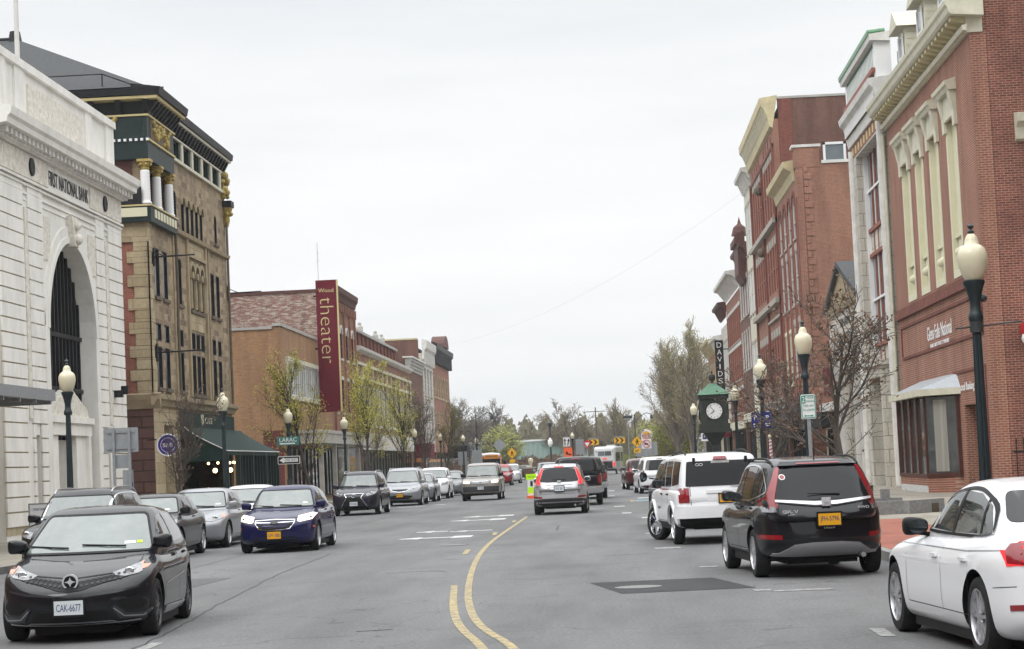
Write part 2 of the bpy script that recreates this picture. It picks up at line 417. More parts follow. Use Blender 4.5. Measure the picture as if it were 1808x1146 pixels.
def wheel_meshes(r, style, rimmat):
    key = (r, style, rimmat)
    if key in WHEELS: return WHEELS[key]
    w = .215
    t = MB()
    rr = r * .70
    t.lathe([(rr, -w / 2 + .012), (r * .82, -w / 2), (r * .94, -w / 2 + .01), (r * .985, -w / 2 + .035), (r, -w / 2 + .07), (r, w / 2 - .07), (r * .985, w / 2 - .035), (r * .94, w / 2 - .01), (r * .82, w / 2), (rr, w / 2 - .012), (rr * .96, w / 2 - .06), (rr * .96, -w / 2 + .06), (rr, -w / 2 + .012)], n=36, axis='y', caps=False)
    to = t.build('wheel', 'rubber', smooth=True, local=True)
    m = MB()
    # outer side is -y
    m.lathe([(rr * 1.0, -w / 2 + .006), (rr * .955, -w / 2 + .004), (rr * .93, -w / 2 + .02), (rr * .92, w / 2 - .04)], n=36, axis='y', caps=False)
    m.lathe([(rr * .30, -w / 2 + .030), (rr * .22, -w / 2 + .012), (.0005, -w / 2 + .010)], n=16, axis='y')
    ns, dbl = {'five': (5, False), 'fivedouble': (5, True), 'six': (6, False), 'seven': (7, False), 'ten': (10, False), 'star': (5, True)}[style]
    for k in range(ns):
        for q in ((-1, 1) if dbl else (0,)):
            a0 = 2 * pi * k / ns + pi / 2; da0 = q * .17; da1 = q * (.26 if style == 'fivedouble' else .16)
            wd0 = .014 if dbl else (.045 if ns < 8 else .022); wd1 = .015 if dbl else (.034 if ns < 8 else .016)
            def pt(rad, a, wd, y): 
                c, s = cos(a), sin(a); return (rad * c - wd * s, y, rad * s + wd * c)
            r0_, r1_ = rr * .20, rr * .95
            yo, yi = -w / 2 + .012, -w / 2 + .05
            b = [pt(r0_, a0 + da0, -wd0, yo), pt(r0_, a0 + da0, wd0, yo), pt(r1_, a0 + da1, wd1, yo + .008), pt(r1_, a0 + da1, -wd1, yo + .008)]
            tt = [pt(r0_, a0 + da0, -wd0 * 1.2, yi), pt(r0_, a0 + da0, wd0 * 1.2, yi), pt(r1_, a0 + da1, wd1 * 1.3, yi), pt(r1_, a0 + da1, -wd1 * 1.3, yi)]
            m.hexa(b, tt)
    ro = m.build('rim', rimmat, smooth=True, local=True, angle=40)
    d = MB(); d.lathe([(.0005, -.02), (rr * .9, -.02), (rr * .9, .06), (.0005, .06)], n=20, axis='y')
    do = d.build('brake_disc', 'car_black', local=True)
    WHEELS[key] = (to.data, ro.data, do.data)
    for o in (to, ro, do): bpy.data.objects.remove(o)
    return WHEELS[key]
class Car:
    def __init__(s, name, label, cat, sp, group=None):
        s.sp = sp; s.root = thing(name, label, cat, group=group)
        s.L, s.W, s.Hh = sp['L'], sp['W'], sp['H']
        s.paint = sp['paint']
        s.build_body()
    def build_body(s):
        sp = s.sp; L, W = s.L, s.W
        top = curve_fn(sp['top']); zb = sp.get('zb', .20); belt = sp['belt']
        bot = curve_fn([(-L / 2, zb + sp.get('rup', .10)), (-L / 2 + .45, zb), (L / 2 - .5, zb), (L / 2, zb + sp.get('fup', .04))])
        nose, tail = sp.get('nose', .22), sp.get('tailc', .13); nl, tl = sp.get('nlean', .10), sp.get('tlean', .05)
        tmb = sp.get('tumble', .06)
        n_ = sp.get('n', 6)
        vs, fs = cube_sphere(44, 18, 16)
        out = []
        for p in vs:
            a, b, c = sqn(p, n_)
            x = a * L / 2
            t = (c + 1) / 2
            zt = top(x); z0 = bot(x); z = z0 + t * (zt - z0)
            h = max(0, min(1.2, (z - zb) / (belt - zb)))
            side = 1 - .055 * max(0, (.38 - h) / .38) ** 1.6 - tmb * max(0, (h - .45) / .55) ** 2.0
            if .60 < h < .95: side += sp.get('crease', .012) * sin((h - .60) / .35 * pi) 
            plan = 1 - sp.get('pf', .07) * max(0, a) ** 5 - sp.get('pr', .05) * max(0, -a) ** 5
            y = b * W / 2 * side * plan
            if a > 0: x -= a ** 4 * (nose * b * b + nl * ((h - .35) ** 2) * 2.2 * (1 if h > .35 else .8))
            else: x += a ** 4 * (tail * b * b + tl * ((h - .30) ** 2) * 2.2)
            out.append((x, y, z))
        mb = MB(); mb.add(out, fs)
        low = mb.build('body', [s.paint, 'car_black'], s.root, smooth=True, local=True, angle=50)
        # wheel arches
        r = sp['r']; cut = MB(); cut.cur = 1
        s.ax = (sp['fx'], sp['rx'])
        for x in s.ax:
            for sg in (-1, 1):
                y0, y1 = sg * (W / 2 - .30), sg * (W / 2 + .2)
                cut.lathe([(r + sp.get('gap', .055), min(y0, y1)), (r + sp.get('gap', .055), max(y0, y1))], (x, 0, r), 40, 'y')
        cut.mi = [1] * len(cut.f)
        co = cut.build('cut', [s.paint, 'car_black'], None, local=True)
        md = low.modifiers.new('b', 'BOOLEAN'); md.object = co; md.operation = 'DIFFERENCE'; md.solver = 'EXACT'
        dg = bpy.context.evaluated_depsgraph_get(); dg.update()
        me = bpy.data.meshes.new_from_object(low.evaluated_get(dg)); low.modifiers.clear(); low.data = me
        me.shade_smooth(); me.set_sharp_from_angle(angle=R(50))
        cm = co.data; bpy.data.objects.remove(co); bpy.data.meshes.remove(cm)
        s.low = low
        ub = MB(); ub.box(s.ax[1] + sp['r'] + .1, s.ax[0] - sp['r'] - .1, -W / 2 + .10, W / 2 - .10, zb - .05, zb + .12); ub.box(-L / 2 + .45, L / 2 - .4, -W / 2 + .42, W / 2 - .42, zb - .05, zb + .2); ub.build('underbody_shade_box', 'car_black', s.root, local=True)  # dark underside boxes, added to deepen the shade below the car
        # cabin
        s.tree_list = [(out, fs)]
        if 'cab' in sp:
            q = sp['cab']; z0 = belt - .28
            zr = curve_fn(q['roof'], .05)
            vs, fs2 = cube_sphere(34, 16, 14)
            cb = []
            zmid = s.Hh - belt
            for p in vs:
                a, b, c = sqn(p, q.get('n', 8)); t = (c + 1) / 2
                tz = lambda z: (z - belt) / (s.Hh - belt)
                # real height first from roof profile at approximate x
                tt = (t * (s.Hh - z0) + z0 - belt) / (s.Hh - belt)
                xf = q['fb'] + (q['ft'] - q['fb']) * tt; xr = q['rb'] + (q['rt'] - q['rb']) * tt
                x = xr + (xf - xr) * (a + 1) / 2
                z = z0 + t * (zr(x) - z0) + max(0, t - .9) / .1 * .025 * (1 - b * b)
                yb = q['yb'] + (q['yt'] - q['yb']) * max(-.1, tt) + q.get('bow', .02) * sin(max(0, min(1, tt)) * pi)
                if tt < 0: yb = q['yb']
                xx = (x - (q['rb'] + q['fb']) / 2) / ((q['fb'] - q['rb']) / 2)
                plan = 1 - q.get('pf', .05) * max(0, xx) ** 3 - q.get('pr', .05) * max(0, -xx) ** 3
                if a > 0: x -= q.get('wc', .12) * b * b * a ** 3
                else: x += q.get('rc', .06) * b * b * abs(a) ** 3
                cb.append((x, b * yb * plan, z))
            mc = MB(); mc.add(cb, fs2)
            cabin = mc.build('cabin', q.get('mat', s.paint), s.root, smooth=True, local=True, angle=50)
            s.tree_list.append((cb, fs2)); s.cabin = cabin
            # join as one body mesh
            bm = bmesh.new(); bm.from_mesh(low.data); bm.from_mesh(cabin.data); bm.to_mesh(low.data); bm.free()
            bpy.data.objects.remove(cabin)
        V = []; Fc = []
        for vv, ff in s.tree_list:
            k = len(V); V += vv; Fc += [tuple(i + k for i in f) for f in ff]
        s.tree = BVHTree.FromPolygons(V, Fc)
        # wheels
        tm, rm, dm = wheel_meshes(sp['r'], sp.get('wheel', 'five'), sp.get('rim', 'alloy'))
        yw = W / 2 - .125
        for i, x in enumerate(s.ax):
            for sg in (-1, 1):
                w = bpy.data.objects.new('wheel', tm); COL.objects.link(w); w.parent = s.root; w.location = (x, sg * yw, sp['r'])
                rz = pi if sg > 0 else 0
                if i == 0: rz += sp.get('steer', 0)
                w.rotation_euler = (0, 0, rz)
                for n_, me_ in (('rim', rm), ('brake_disc', dm)):
                    o = bpy.data.objects.new(n_, me_); COL.objects.link(o); o.parent = w
    def hit(s, d, u, v):
        """project a 2D point of a view (u,v) on the body"""
        if d == 'front': o, dr = Vector((6, u, v)), Vector((-1, 0, 0))
        elif d == 'rear': o, dr = Vector((-6, u, v)), Vector((1, 0, 0))
        elif d == 'left': o, dr = Vector((u, 4, v)), Vector((0, -1, 0))
        elif d == 'right': o, dr = Vector((u, -4, v)), Vector((0, 1, 0))
        else: o, dr = Vector((u, v, 5)), Vector((0, 0, -1))
        p, n, i, dist = s.tree.ray_cast(o, dr, 8)
        if p is None or (d in ('left', 'right') and p.y * dr.y > 0):
            q = Vector((L_ * .0, 0, 0)) if False else None
            m = {'front': Vector((s.L / 2 - .1, u, v)), 'rear': Vector((-s.L / 2 + .1, u, v)), 'left': Vector((u, s.W / 2, v)), 'right': Vector((u, -s.W / 2, v)), 'top': Vector((u, v, s.Hh))}[d]
            p, n, i, dist = s.tree.find_nearest(m)
        if n.dot(dr) > 0: n = -n
        return p, n
    def patch(s, name, mat, d, poly, off=.006, parent=None, rnd=.0, grid=.09, skirt=.012, label=None):
        """panel lying on the body: 2D outline projected along a view"""
        if isinstance(poly[0][0], (list, tuple)): polys = poly
        else: polys = [poly]
        V = []; Fs = []
        for pl in polys:
            if rnd: pl = round_poly(pl, rnd)
            bm = bmesh.new(); vv = [bm.verts.new((p[0], p[1], 0)) for p in pl]
            try: bm.faces.new(vv)
            except Exception: bm.free(); continue
            xs = [p[0] for p in pl]; ys = [p[1] for p in pl]
            for ax, lo, hi in ((0, min(xs), max(xs)), (1, min(ys), max(ys))):
                k = math.floor(lo / grid) + 1
                while k * grid < hi:
                    co = [0, 0, 0]; no = [0, 0, 0]; co[ax] = k * grid; no[ax] = 1
                    bmesh.ops.bisect_plane(bm, geom=list(bm.verts) + list(bm.edges) + list(bm.faces), plane_co=co, plane_no=no)
                    k += 1
            bm.verts.ensure_lookup_table(); bm.verts.index_update()
            k0 = len(V); nv = len(bm.verts)
            inner = []; bad = set()
            for v in bm.verts:
                p, n = s.hit(d, v.co.x, v.co.y)
                if d in ('left', 'right') and abs(p.y) < s.W * .28: bad.add(v.index)
                if d in ('front', 'rear') and abs(n.x) < .06 and abs(n.y) > .5: bad.add(v.index)
                V.append(p + n * off); inner.append(p + n * (off - skirt))
            for f in bm.faces:
                if any(v.index in bad for v in f.verts): continue
                Fs.append(tuple(v.index + k0 for v in f.verts))
            V += inner
            for e in bm.edges:
                if any(v.index in bad for v in e.verts): continue
                if len(e.link_faces) == 1: a, b = e.verts[0].index + k0, e.verts[1].index + k0; Fs.append((a, b, b + nv, a + nv))
            bm.free()
        mb = MB(); mb.add(V, Fs)
        o = mb.build(name, mat, parent or s.root, smooth=True, local=True, angle=40)
        if label: o['label'] = label
        return o
    def sym(s, name, mat, d, poly, **k):
        """same patch mirrored: front/rear in y, sides on both sides"""
        if d == 'side': return [s.patch(name, mat, 'left', poly, **k), s.patch(name, mat, 'right', poly, **k)]
        return [s.patch(name, mat, d, poly, **k), s.patch(name, mat, d, [(-p[0], p[1]) for p in poly][::-1], **k)]
    def ribbon(s, name, mat, d, line, w=.008, off=.002, both=False, parent=None, smooth=False):
        line = [Vector(p) for p in line]
        if smooth:
            for _ in range(2):
                nl = [line[0]]
                for a, b in zip(line[:-1], line[1:]): nl += [a * .75 + b * .25, a * .25 + b * .75]
                line = nl + [line[-1]]
        pts = []
        for a, b in zip(line[:-1], line[1:]):
            k = max(1, int((b - a).length / .08))
            pts += [a + (b - a) * i / k for i in range(k)]
        pts.append(line[-1])
        V = []; Fs = []
        for dd in (('left', 'right') if d == 'side' else (d,)):
            base = len(V)
            for i, p in enumerate(pts):
                t = (pts[min(i + 1, len(pts) - 1)] - pts[max(i - 1, 0)]); t.normalize(); nn = Vector((-t.y, t.x))
                for sg in (-1, 1):
                    q = p + nn * sg * w / 2; h, n = s.hit(dd, q.x, q.y); V.append(h + n * off)
            for i in range(len(pts) - 1): Fs.append((base + 2 * i, base + 2 * i + 1, base + 2 * i + 3, base + 2 * i + 2))
        if both:
            k = len(V); n2 = k
            V += [Vector((v.x, -v.y, v.z)) for v in V]; Fs += [tuple(i + k for i in f) for f in Fs]
        mb = MB(); mb.add(V, Fs)
        return mb.build(name, mat, parent or s.root, local=True, smooth=True)
    def at(s, name, mat, d, u, v, build, parent=None, off=0.0):
        """build(mb) makes a shape with x = outward, y, z local; placed on body at (u,v)"""
        p, n = s.hit(d, u, v)
        mb = MB(); build(mb)
        ang = {'front': 0, 'rear': pi, 'left': pi / 2, 'right': -pi / 2}[d]
        m = Matrix.Rotation(ang, 3, 'Z')
        mb.v = [tuple(m @ Vector(q) + p + n * off) for q in mb.v]
        return mb.build(name, mat, parent or s.root, local=True, smooth=True)
    def plate(s, d, u, v, txt, mat='plate_yellow', tmat='plate_blue', w=.305, h=.155, frame=True, emblemtext=None):
        sg = 1 if d == 'front' else -1
        x = max(sg * s.hit(d, u + a, v + b)[0].x for a in (-w / 2, 0, w / 2) for b in (-h / 2, 0, h / 2)) * sg + sg * .012
        mb = MB(); mb.box(min(x, x + sg * .012), max(x, x + sg * .012), u - w / 2, u + w / 2, v - h / 2, v + h / 2)
        o = mb.build('licence_plate', mat, s.root, local=True)
        rz = pi / 2 if sg > 0 else -pi / 2
        if txt: text(txt, w * .84, h * .52, tmat, (x + sg * .0125, u, v), rz, o, 'plate_lettering', depth=.004)
        if frame:
            fr = MB(); 
            for (a0, a1, b0, b1) in ((u - w / 2 - .02, u + w / 2 + .02, v + h / 2, v + h / 2 + .025), (u - w / 2 - .02, u + w / 2 + .02, v - h / 2 - .025, v - h / 2), (u - w / 2 - .02, u - w / 2, v - h / 2, v + h / 2), (u + w / 2, u + w / 2 + .02, v - h / 2, v + h / 2)):
                fr.box(min(x - sg * .05, x + sg * .01), max(x - sg * .05, x + sg * .01), a0, a1, b0, b1)
            fr.build('plate_frame', 'car_black', o, local=True)
        return o
    def mirrors(s, x, z, mat=None, big=False):
        yb = s.W / 2
        for sg in (-1, 1):
            m = MB()
            sc = (.10, .115, .08) if not big else (.05, .10, .14)
            yc = sg * (yb - .035) if not big else sg * (yb + .20)
            vs, fs = cube_sphere(6, 6, 6)
            out = []
            for p in vs:
                a, b, c = sqn(p, 3.2)
                out.append((x + a * sc[0] * (1 - .25 * max(0, a)), yc + b * sc[1], z + c * sc[2] * (1 - .2 * b * -sg)))
            m.add(out, fs)
            m.hexa([(x - .04, sg * (yb - .16), z - .10), (x + .05, sg * (yb - .16), z - .10), (x + .05, sg * (yb + .05), z - .06), (x - .04, sg * (yb + .05), z - .06)],
                   [(x - .04, sg * (yb - .16), z - .06), (x + .05, sg * (yb - .16), z - .06), (x + .05, sg * (yb + .05), z - .02), (x - .04, sg * (yb + .05), z - .02)])
            o = m.build('mirror', mat or s.paint, s.root, smooth=True, local=True, angle=60)
            g = MB(); r = []
            for k in range(14):
                t = 2 * pi * k / 14; r.append((x - sc[0] - .004, yc + sc[1] * .78 * cos(t), z + sc[2] * .78 * sin(t)))
            g.prism(r, (.012, 0, 0)); g.build('mirror_glass', 'mirror_glass', o, local=True)
    def rails(s, x0, x1, y, mat='alloy', h=.05):
        for sg in (-1, 1):
            pts = []; n = 12
            for i in range(n + 1):
                x = x0 + (x1 - x0) * i / n; p, _ = s.hit('top', x, sg * y)
                lift = h * (1 - abs(2 * i / n - 1) ** 6); pts.append((x, sg * y, p.z + lift))
            m = MB(); m.path(pts, .018, 6); m.build('roof_rail', mat, s.root, smooth=True, local=True)
    def handles(s, xs, z, mat=None):
        for x in xs:
            for d in ('left', 'right'):
                def b(mb): mb.box(.0, .028, -.09, .09, -.014, .014)
                s.at('door_handle', mat or s.paint, d, x, z, b)
    def wiper_rear(s, z, w=.5, u=0):
        p, n = s.hit('rear', u, z)
        m = MB(); m.tube((p.x - .03, u, z), (p.x - .035, u + w, z + .02), .012, .006, 6); m.build('wiper', 'car_black', s.root, local=True)
    def wipers(s, x, z):
        for u in (.45, -.2):
            pts = [(u, z), (u - .2, z + .012), (u - .5, z + .03)]
            V = []
            for a, b in pts:
                p, n = s.hit('front', a, b); V.append(p + n * .02)
            m = MB(); m.path(V, .010, 5); m.build('wiper', 'car_black', s.root, local=True)
    def windows(s, side=None, wind=None, rear=None, mat_side='car_glass_side', mat_w='car_glass_light', mat_r='car_glass', trim=None):
        if wind: 
            s.patch('windshield', mat_w, 'front', wind, rnd=.06, off=.006)
            tr = round_poly(wind, .06); s.ribbon('windshield_trim', 'car_black', 'front', tr + [tr[0]], w=.022, off=.009)
        if rear:
            s.patch('rear_window', mat_r, 'rear', rear, rnd=.07, off=.006)
        for i, pl in enumerate(side or []):
            s.sym('side_window', mat_side if i < 2 else (s.sp.get('privacy') or mat_side), 'side', pl, rnd=.04, off=.005)
        if trim and side:
            for tl in trim: s.ribbon('window_trim', s.sp.get('trimmat', 'chrome'), 'side', tl, w=.02, off=.009, smooth=True)
    def place(s, x, y, heading):
        """heading: angle of the car's nose from +Y, clockwise positive (towards +X)"""
        s.root.location = (x, y, s.sp.get('dz', 0)); s.root.rotation_euler = (0, 0, pi / 2 - heading)
        return s
def seams(c, fx, doors, z0, z1):
    """door shut lines"""
    for x in doors:
        c.ribbon('door_seam', 'car_black', 'side', [(x, z0), (x + .02, z0 + .25), (x, z1)], w=.007)
    c.ribbon('sill_seam', 'car_black', 'side', [(doors[0], z0), (doors[-1], z0)], w=.007)
# ---- black hatchback (oncoming, front left of the picture)
def hatchback():
    sp = dict(L=4.33, W=1.76, H=1.42, paint='paint_black', zb=.14, belt=.93, r=.325, fx=1.27, rx=-1.33, wheel='fivedouble', rim='alloy_dark', n=8, nose=.40, nlean=.14, pf=.09,
              top=[(-2.165, .98), (-1.9, 1.02), (-1, .98), (0, .94), (.9, .945), (1.3, .88), (1.75, .78), (2.165, .61)],
              cab=dict(fb=1.22, ft=.12, rb=-2.12, rt=-1.62, yb=.825, yt=.60, n=10, wc=.26, roof=[(-2.2, 1.32), (-1.7, 1.40), (-.5, 1.455), (.1, 1.45), (.5, 1.42), (1.2, 1.36)]))
    c = Car('hatchback', 'black hatchback with star-like round emblem driving towards the viewer, front left of the photo', 'car', sp)
    c.windows(side=[[(.62, 1.03), (.02, 1.33), (-.35, 1.36), (-.35, 1.0)], [(-.42, 1.0), (-.42, 1.36), (-1.05, 1.335), (-1.45, 1.14), (-1.36, 1.03)]],
              wind=[(-.745, .955), (.745, .955), (.575, 1.375), (-.575, 1.375)], rear=[(-.6, 1.08), (.6, 1.08), (.52, 1.34), (-.52, 1.34)])
    # grille band with mesh, V-shaped
    g = c.patch('grille', 'car_black', 'front', [(-.52, .735), (0, .66), (.52, .735), (.60, .70), (.30, .63), (.12, .575), (0, .565), (-.12, .575), (-.30, .63), (-.60, .70)], off=.006)
    hexes = []
    for k in range(-9, 10):
        for j in (0, 1):
            u = k * .058 + j * .029; v = .605 + abs(u) * .16 + j * .045
            if abs(u) < .09: continue
            hexes.append([(u + .019 * cos(q * pi / 3), v + .014 * sin(q * pi / 3)) for q in range(6)])
    c.patch('grille_mesh', 'car_grey_plastic', 'front', hexes, off=.010, parent=g, skirt=.004)
    def emb(mb):
        mb.lathe([(.088, -.03), (.088, .024), (.070, .024), (.070, -.03)], n=28, axis='x', caps=False)
    e = c.at('emblem', 'badge_silver', 'front', 0, .635, emb, off=.045)
    e.scale = (1, 1, 1)
    def dsk(mb): mb.lathe([(.071, -.03), (.071, .008)], n=24, axis='x')
    c.at('emblem_ground', 'car_black', 'front', 0, .635, dsk, parent=e, off=.045)
    def star(mb):
        pts = []
        for k in range(16):
            rr = .068 if k % 4 == 0 else (.020 if k % 2 == 0 else .030)
            if k % 4 == 2: rr = .030
            pts.append((.013, rr * cos(2 * pi * k / 16 + pi / 2), rr * .8 * sin(2 * pi * k / 16 + pi / 2)))
        mb.prism(pts, (.01, 0, 0))
    c.at('emblem_star', 'badge_silver', 'front', 0, .635, star, parent=e, off=.045)
    for o in c.sym('headlight', 'lens_clear', 'front', [(.42, .745), (.60, .80), (.80, .885), (.82, .87), (.78, .77), (.70, .725), (.56, .70), (.46, .715)], off=.008): pass
    c.sym('indicator', 'lens_amber', 'front', [(.70, .835), (.80, .88), (.82, .87), (.78, .78), (.73, .76)], off=.012)
    for sg in (-1, 1):
        def lens(mb): mb.lathe([(.052, -.02), (.052, .018), (.042, .026), (.001, .020)], n=20, axis='x')
        c.at('projector_lens', 'chrome', 'front', sg * .60, .752, lens)
    # lower air intakes
    c.ribbon('intake_edge_glint', 'paint_silver_grey', 'front', [(-.50, .22), (-.44, .235), (.44, .235), (.50, .22)], w=.014, off=.012)  # silver strip painted as a highlight along the intake edge
    for sg in (-1, 1): c.ribbon('fog_edge_glint', 'paint_silver_grey', 'front', [(sg * .46, .37), (sg * .56, .28), (sg * .74, .27), (sg * .83, .33)], w=.014, off=.022); c.ribbon('bumper_crease_glint', 'paint_charcoal', 'front', [(sg * .15, .52), (sg * .5, .545), (sg * .80, .60)], w=.02, off=.004)  # paler strips painted as highlights on the fog openings and bumper crease
    c.patch('lower_intake', 'car_black', 'front', [(-.40, .36), (.40, .36), (.44, .24), (-.44, .24)], off=.006, rnd=.03)
    c.sym('fog_intake', 'car_black', 'front', [(.50, .42), (.72, .50), (.80, .40), (.72, .33), (.58, .33)], off=.006, rnd=.03)
    c.sym('fog_trim_gloss', 'paint_charcoal', 'front', [(.44, .38), (.48, .40), (.58, .31), (.76, .30), (.84, .36), (.84, .33), (.76, .25), (.52, .25)], off=.016)  # lighter charcoal stands for the gloss on black trim
    c.ribbon('bumper_lip_glint', 'paint_silver', 'front', [(-.72, .225), (-.45, .215), (0, .205), (.45, .215), (.72, .225)], w=.012, off=.012)  # silver strip painted as the gleam on the lower lip
    c.ribbon('hood_seam', 'car_black', 'front', [(-.52, .75), (0, .70), (.52, .75)], w=.010, off=.004)
    for sg in (-1, 1): c.ribbon('hood_seam', 'car_black', 'top', [(1.55, sg * .63), (1.3, sg * .68), (1.02, sg * .67)], w=.010, off=.003)
    c.plate('front', .0, .40, 'CAK-6677', 'plate_white', 'plate_blue', w=.32, h=.155)
    c.mirrors(.72, 1.05)
    c.handles((-.28, -1.12), .86)
    c.sym('side_skirt', 'paint_silver_grey', 'side', [(.80, .22), (.80, .30), (-.85, .27), (-.9, .20)], off=.02)
    c.ribbon('body_moulding', 'paint_silver', 'side', [(.72, .56), (-.8, .62)], w=.012, off=.006)
    c.ribbon('door_seam', 'car_black', 'side', [(.80, .34), (.86, .6), (.78, .95)]); c.ribbon('door_seam', 'car_black', 'side', [(-.36, .32), (-.36, .98)])
    c.wipers(.9, 1.0)
    c.patch('inspection_sticker', 'white_paint', 'front', [(.42, 1.03), (.54, 1.03), (.535, 1.06), (.42, 1.06)], off=.010, skirt=.002)
    c.patch('registration_sticker', 'fluoro', 'front', [(.555, 1.035), (.615, 1.035), (.61, 1.06), (.555, 1.06)], off=.010, skirt=.002)
    c.sym('taillight', 'lens_red', 'rear', [(.5, .95), (.8, .98), (.8, .82), (.55, .80)])
    return c
# ---- compact crossover seen from behind, in two colours
def crossover(paint, label, black):
    sp = dict(L=4.53, W=1.82, H=1.655, paint=paint, zb=.24, belt=1.05, r=.345, fx=1.35, rx=-1.27, wheel='fivedouble', rim='alloy', n=7, nose=.25, tailc=.20, tlean=.10, pr=.07, tumble=.05,
              top=[(-2.265, 1.05), (-2.0, 1.10), (-1, 1.07), (0, 1.03), (1.0, 1.05), (1.4, 1.0), (1.9, .92), (2.265, .74)], privacy='car_glass',
              cab=dict(fb=1.2, ft=.45, rb=-2.24, rt=-1.80, yb=.84, yt=.64, n=10, pr=.12, rc=.14, roof=[(-2.3, 1.56), (-1.8, 1.60), (-1.0, 1.655), (.3, 1.66), (.8, 1.60), (1.2, 1.5)]))
    c = Car('compact_suv', label, 'SUV', sp)
    c.windows(side=[[(.90, 1.10), (.35, 1.50), (-.12, 1.55), (-.12, 1.09)], [(-.18, 1.09), (-.18, 1.555), (-.95, 1.54), (-.98, 1.11)], [(-1.03, 1.12), (-1.0, 1.53), (-1.35, 1.47), (-1.72, 1.25), (-1.70, 1.21)]],
              wind=[(-.72, 1.10), (.72, 1.10), (.58, 1.55), (-.58, 1.55)], mat_side='car_glass', trim=[[(-.98, 1.085), (.93, 1.075)], [(.93, 1.09), (.35, 1.53), (-.2, 1.585), (-1.0, 1.565), (-1.40, 1.49), (-1.78, 1.245), (-1.72, 1.17), (-1.0, 1.085)]])
    c.patch('rear_window', 'car_glass', 'rear', [(-.65, 1.10), (-.4, 1.075), (.4, 1.075), (.65, 1.10), (.525, 1.50), (.3, 1.525), (-.3, 1.525), (-.525, 1.50)], rnd=.05, off=.008)
    c.patch('rear_spoiler', c.paint, 'rear', [(-.54, 1.535), (.54, 1.535), (.50, 1.585), (-.50, 1.585)], off=.04, skirt=.07)
    c.patch('brake_light', 'lens_red' if black else 'lens_red_lit', 'rear', [(-.30, 1.545), (.30, 1.545), (.30, 1.562), (-.30, 1.562)] if black else [(-.16, 1.54), (.16, 1.54), (.16, 1.565), (-.16, 1.565)], off=.046, skirt=.006)
    lm = 'lens_red' if black else 'lens_red_lit'
    for sg in (-1, 1):
        pr = [(sg * .585, 1.53), (sg * .525, 1.54), (sg * .66, 1.12), (sg * .66, 1.00), (sg * .86, 1.00), (sg * .83, 1.07), (sg * .76, 1.13)]
        o = c.patch('taillight', lm, 'rear', pr, off=.012)
        c.patch('reversing_lamp', 'lens_clear', 'rear', [(sg * .665, .925), (sg * .665, 1.0), (sg * .88, 1.0), (sg * .885, .925)], off=.012, parent=o)
        c.patch('taillight_side', lm, 'left' if sg > 0 else 'right', [(-2.12, .98), (-1.95, .97), (-1.99, 1.08), (-2.06, 1.10)], off=.008, parent=o)
        c.patch('rear_reflector', 'lens_red', 'rear', [(sg * .60, .545), (sg * .60, .61), (sg * .86, .62), (sg * .86, .56)], off=.012)
    if black:
        c.patch('chrome_bar', 'badge_silver', 'rear', [(-.655, 1.055), (-.45, 1.03), (-.15, .995), (.15, .995), (.45, 1.03), (.655, 1.055), (.655, 1.085), (.42, 1.065), (.15, 1.045), (-.15, 1.045), (-.42, 1.065), (-.655, 1.085)], off=.03, skirt=.04)
        c.patch('skid_plate', 'paint_silver', 'rear', [(-.74, .335), (-.45, .315), (.45, .315), (.74, .335), (.72, .365), (.64, .37), (.45, .475), (.2, .50), (-.2, .50), (-.45, .475), (-.64, .37), (-.72, .365)], off=.02)
    else:
        c.patch('chrome_bar', 'chrome', 'rear', [(-.42, .985), (.42, .985), (.42, 1.01), (-.42, 1.01)], off=.03, skirt=.04)
        c.patch('plate_recess', c.paint, 'rear', [(-.40, .77), (.40, .77), (.40, .975), (-.40, .975)], off=.012, rnd=.02)
        c.ribbon('tailgate_seam', 'car_black', 'rear', [(-.62, 1.0), (-.66, .80), (-.60, .69), (.60, .69), (.66, .80), (.62, 1.0)], w=.01)
    def hh(mb):
        mb.box(0, .03, -.045, -.028, -.045, .045); mb.box(0, .03, .028, .045, -.045, .045); mb.box(0, .03, -.03, .03, -.010, .008)
        mb.box(-.02, .018, -.062, .062, -.06, .06)
    c.at('emblem', 'badge_silver', 'rear', 0, 1.02 if black else 1.045, hh, off=.05)
    c.patch('lower_bumper', 'car_grey_plastic' if not black else 'car_black', 'rear', [(-.84, .27), (.84, .27), (.86, .50), (.60, .53), (-.60, .53), (-.86, .50)] if not black else [(-.80, .26), (.80, .26), (.78, .32), (-.78, .32)], off=.010)
    c.ribbon('tailgate_seam', 'car_black', 'rear', [(-.64, .98), (-.66, .66), (-.58, .54), (.58, .54), (.66, .66), (.64, .98)], w=.010)
    if black:
        c.plate('rear', -.02, .81, 'JFH-5796', 'plate_yellow', 'plate_blue', w=.31, h=.16)
        text('DELLA', .15, .035, 'white_paint', (c.hit('rear', 0, .80)[0].x - .04, -.02, .703), -pi / 2, c.root, 'dealer_lettering', depth=.004)
        text('CR-V', .22, .05, 'badge_silver', (c.hit('rear', .5, .96)[0].x - .05, .50, .93), -pi / 2, c.root, 'badge_lettering', depth=.02)
        text('AWD', .16, .035, 'badge_silver', (c.hit('rear', -.52, .98)[0].x - .05, -.52, .955), -pi / 2, c.root, 'badge_lettering', depth=.02)
        o = c.patch('round_sticker', 'white_paint', 'rear', [(.52 + .042 * cos(k * pi / 8), 1.40 + .04 * sin(k * pi / 8)) for k in range(16)], off=.012, skirt=.003)
        c.patch('sticker_centre', 'lens_red', 'rear', [(.52 + .030 * cos(k * pi / 8), 1.40 + .028 * sin(k * pi / 8)) for k in range(16)], off=.014, skirt=.003, parent=o)
    else:
        c.plate('rear', 0, .865, 'GVE 3821', 'plate_white', 'plate_blue', w=.31, h=.155)
    c.wiper_rear(1.15, .45, -.22)
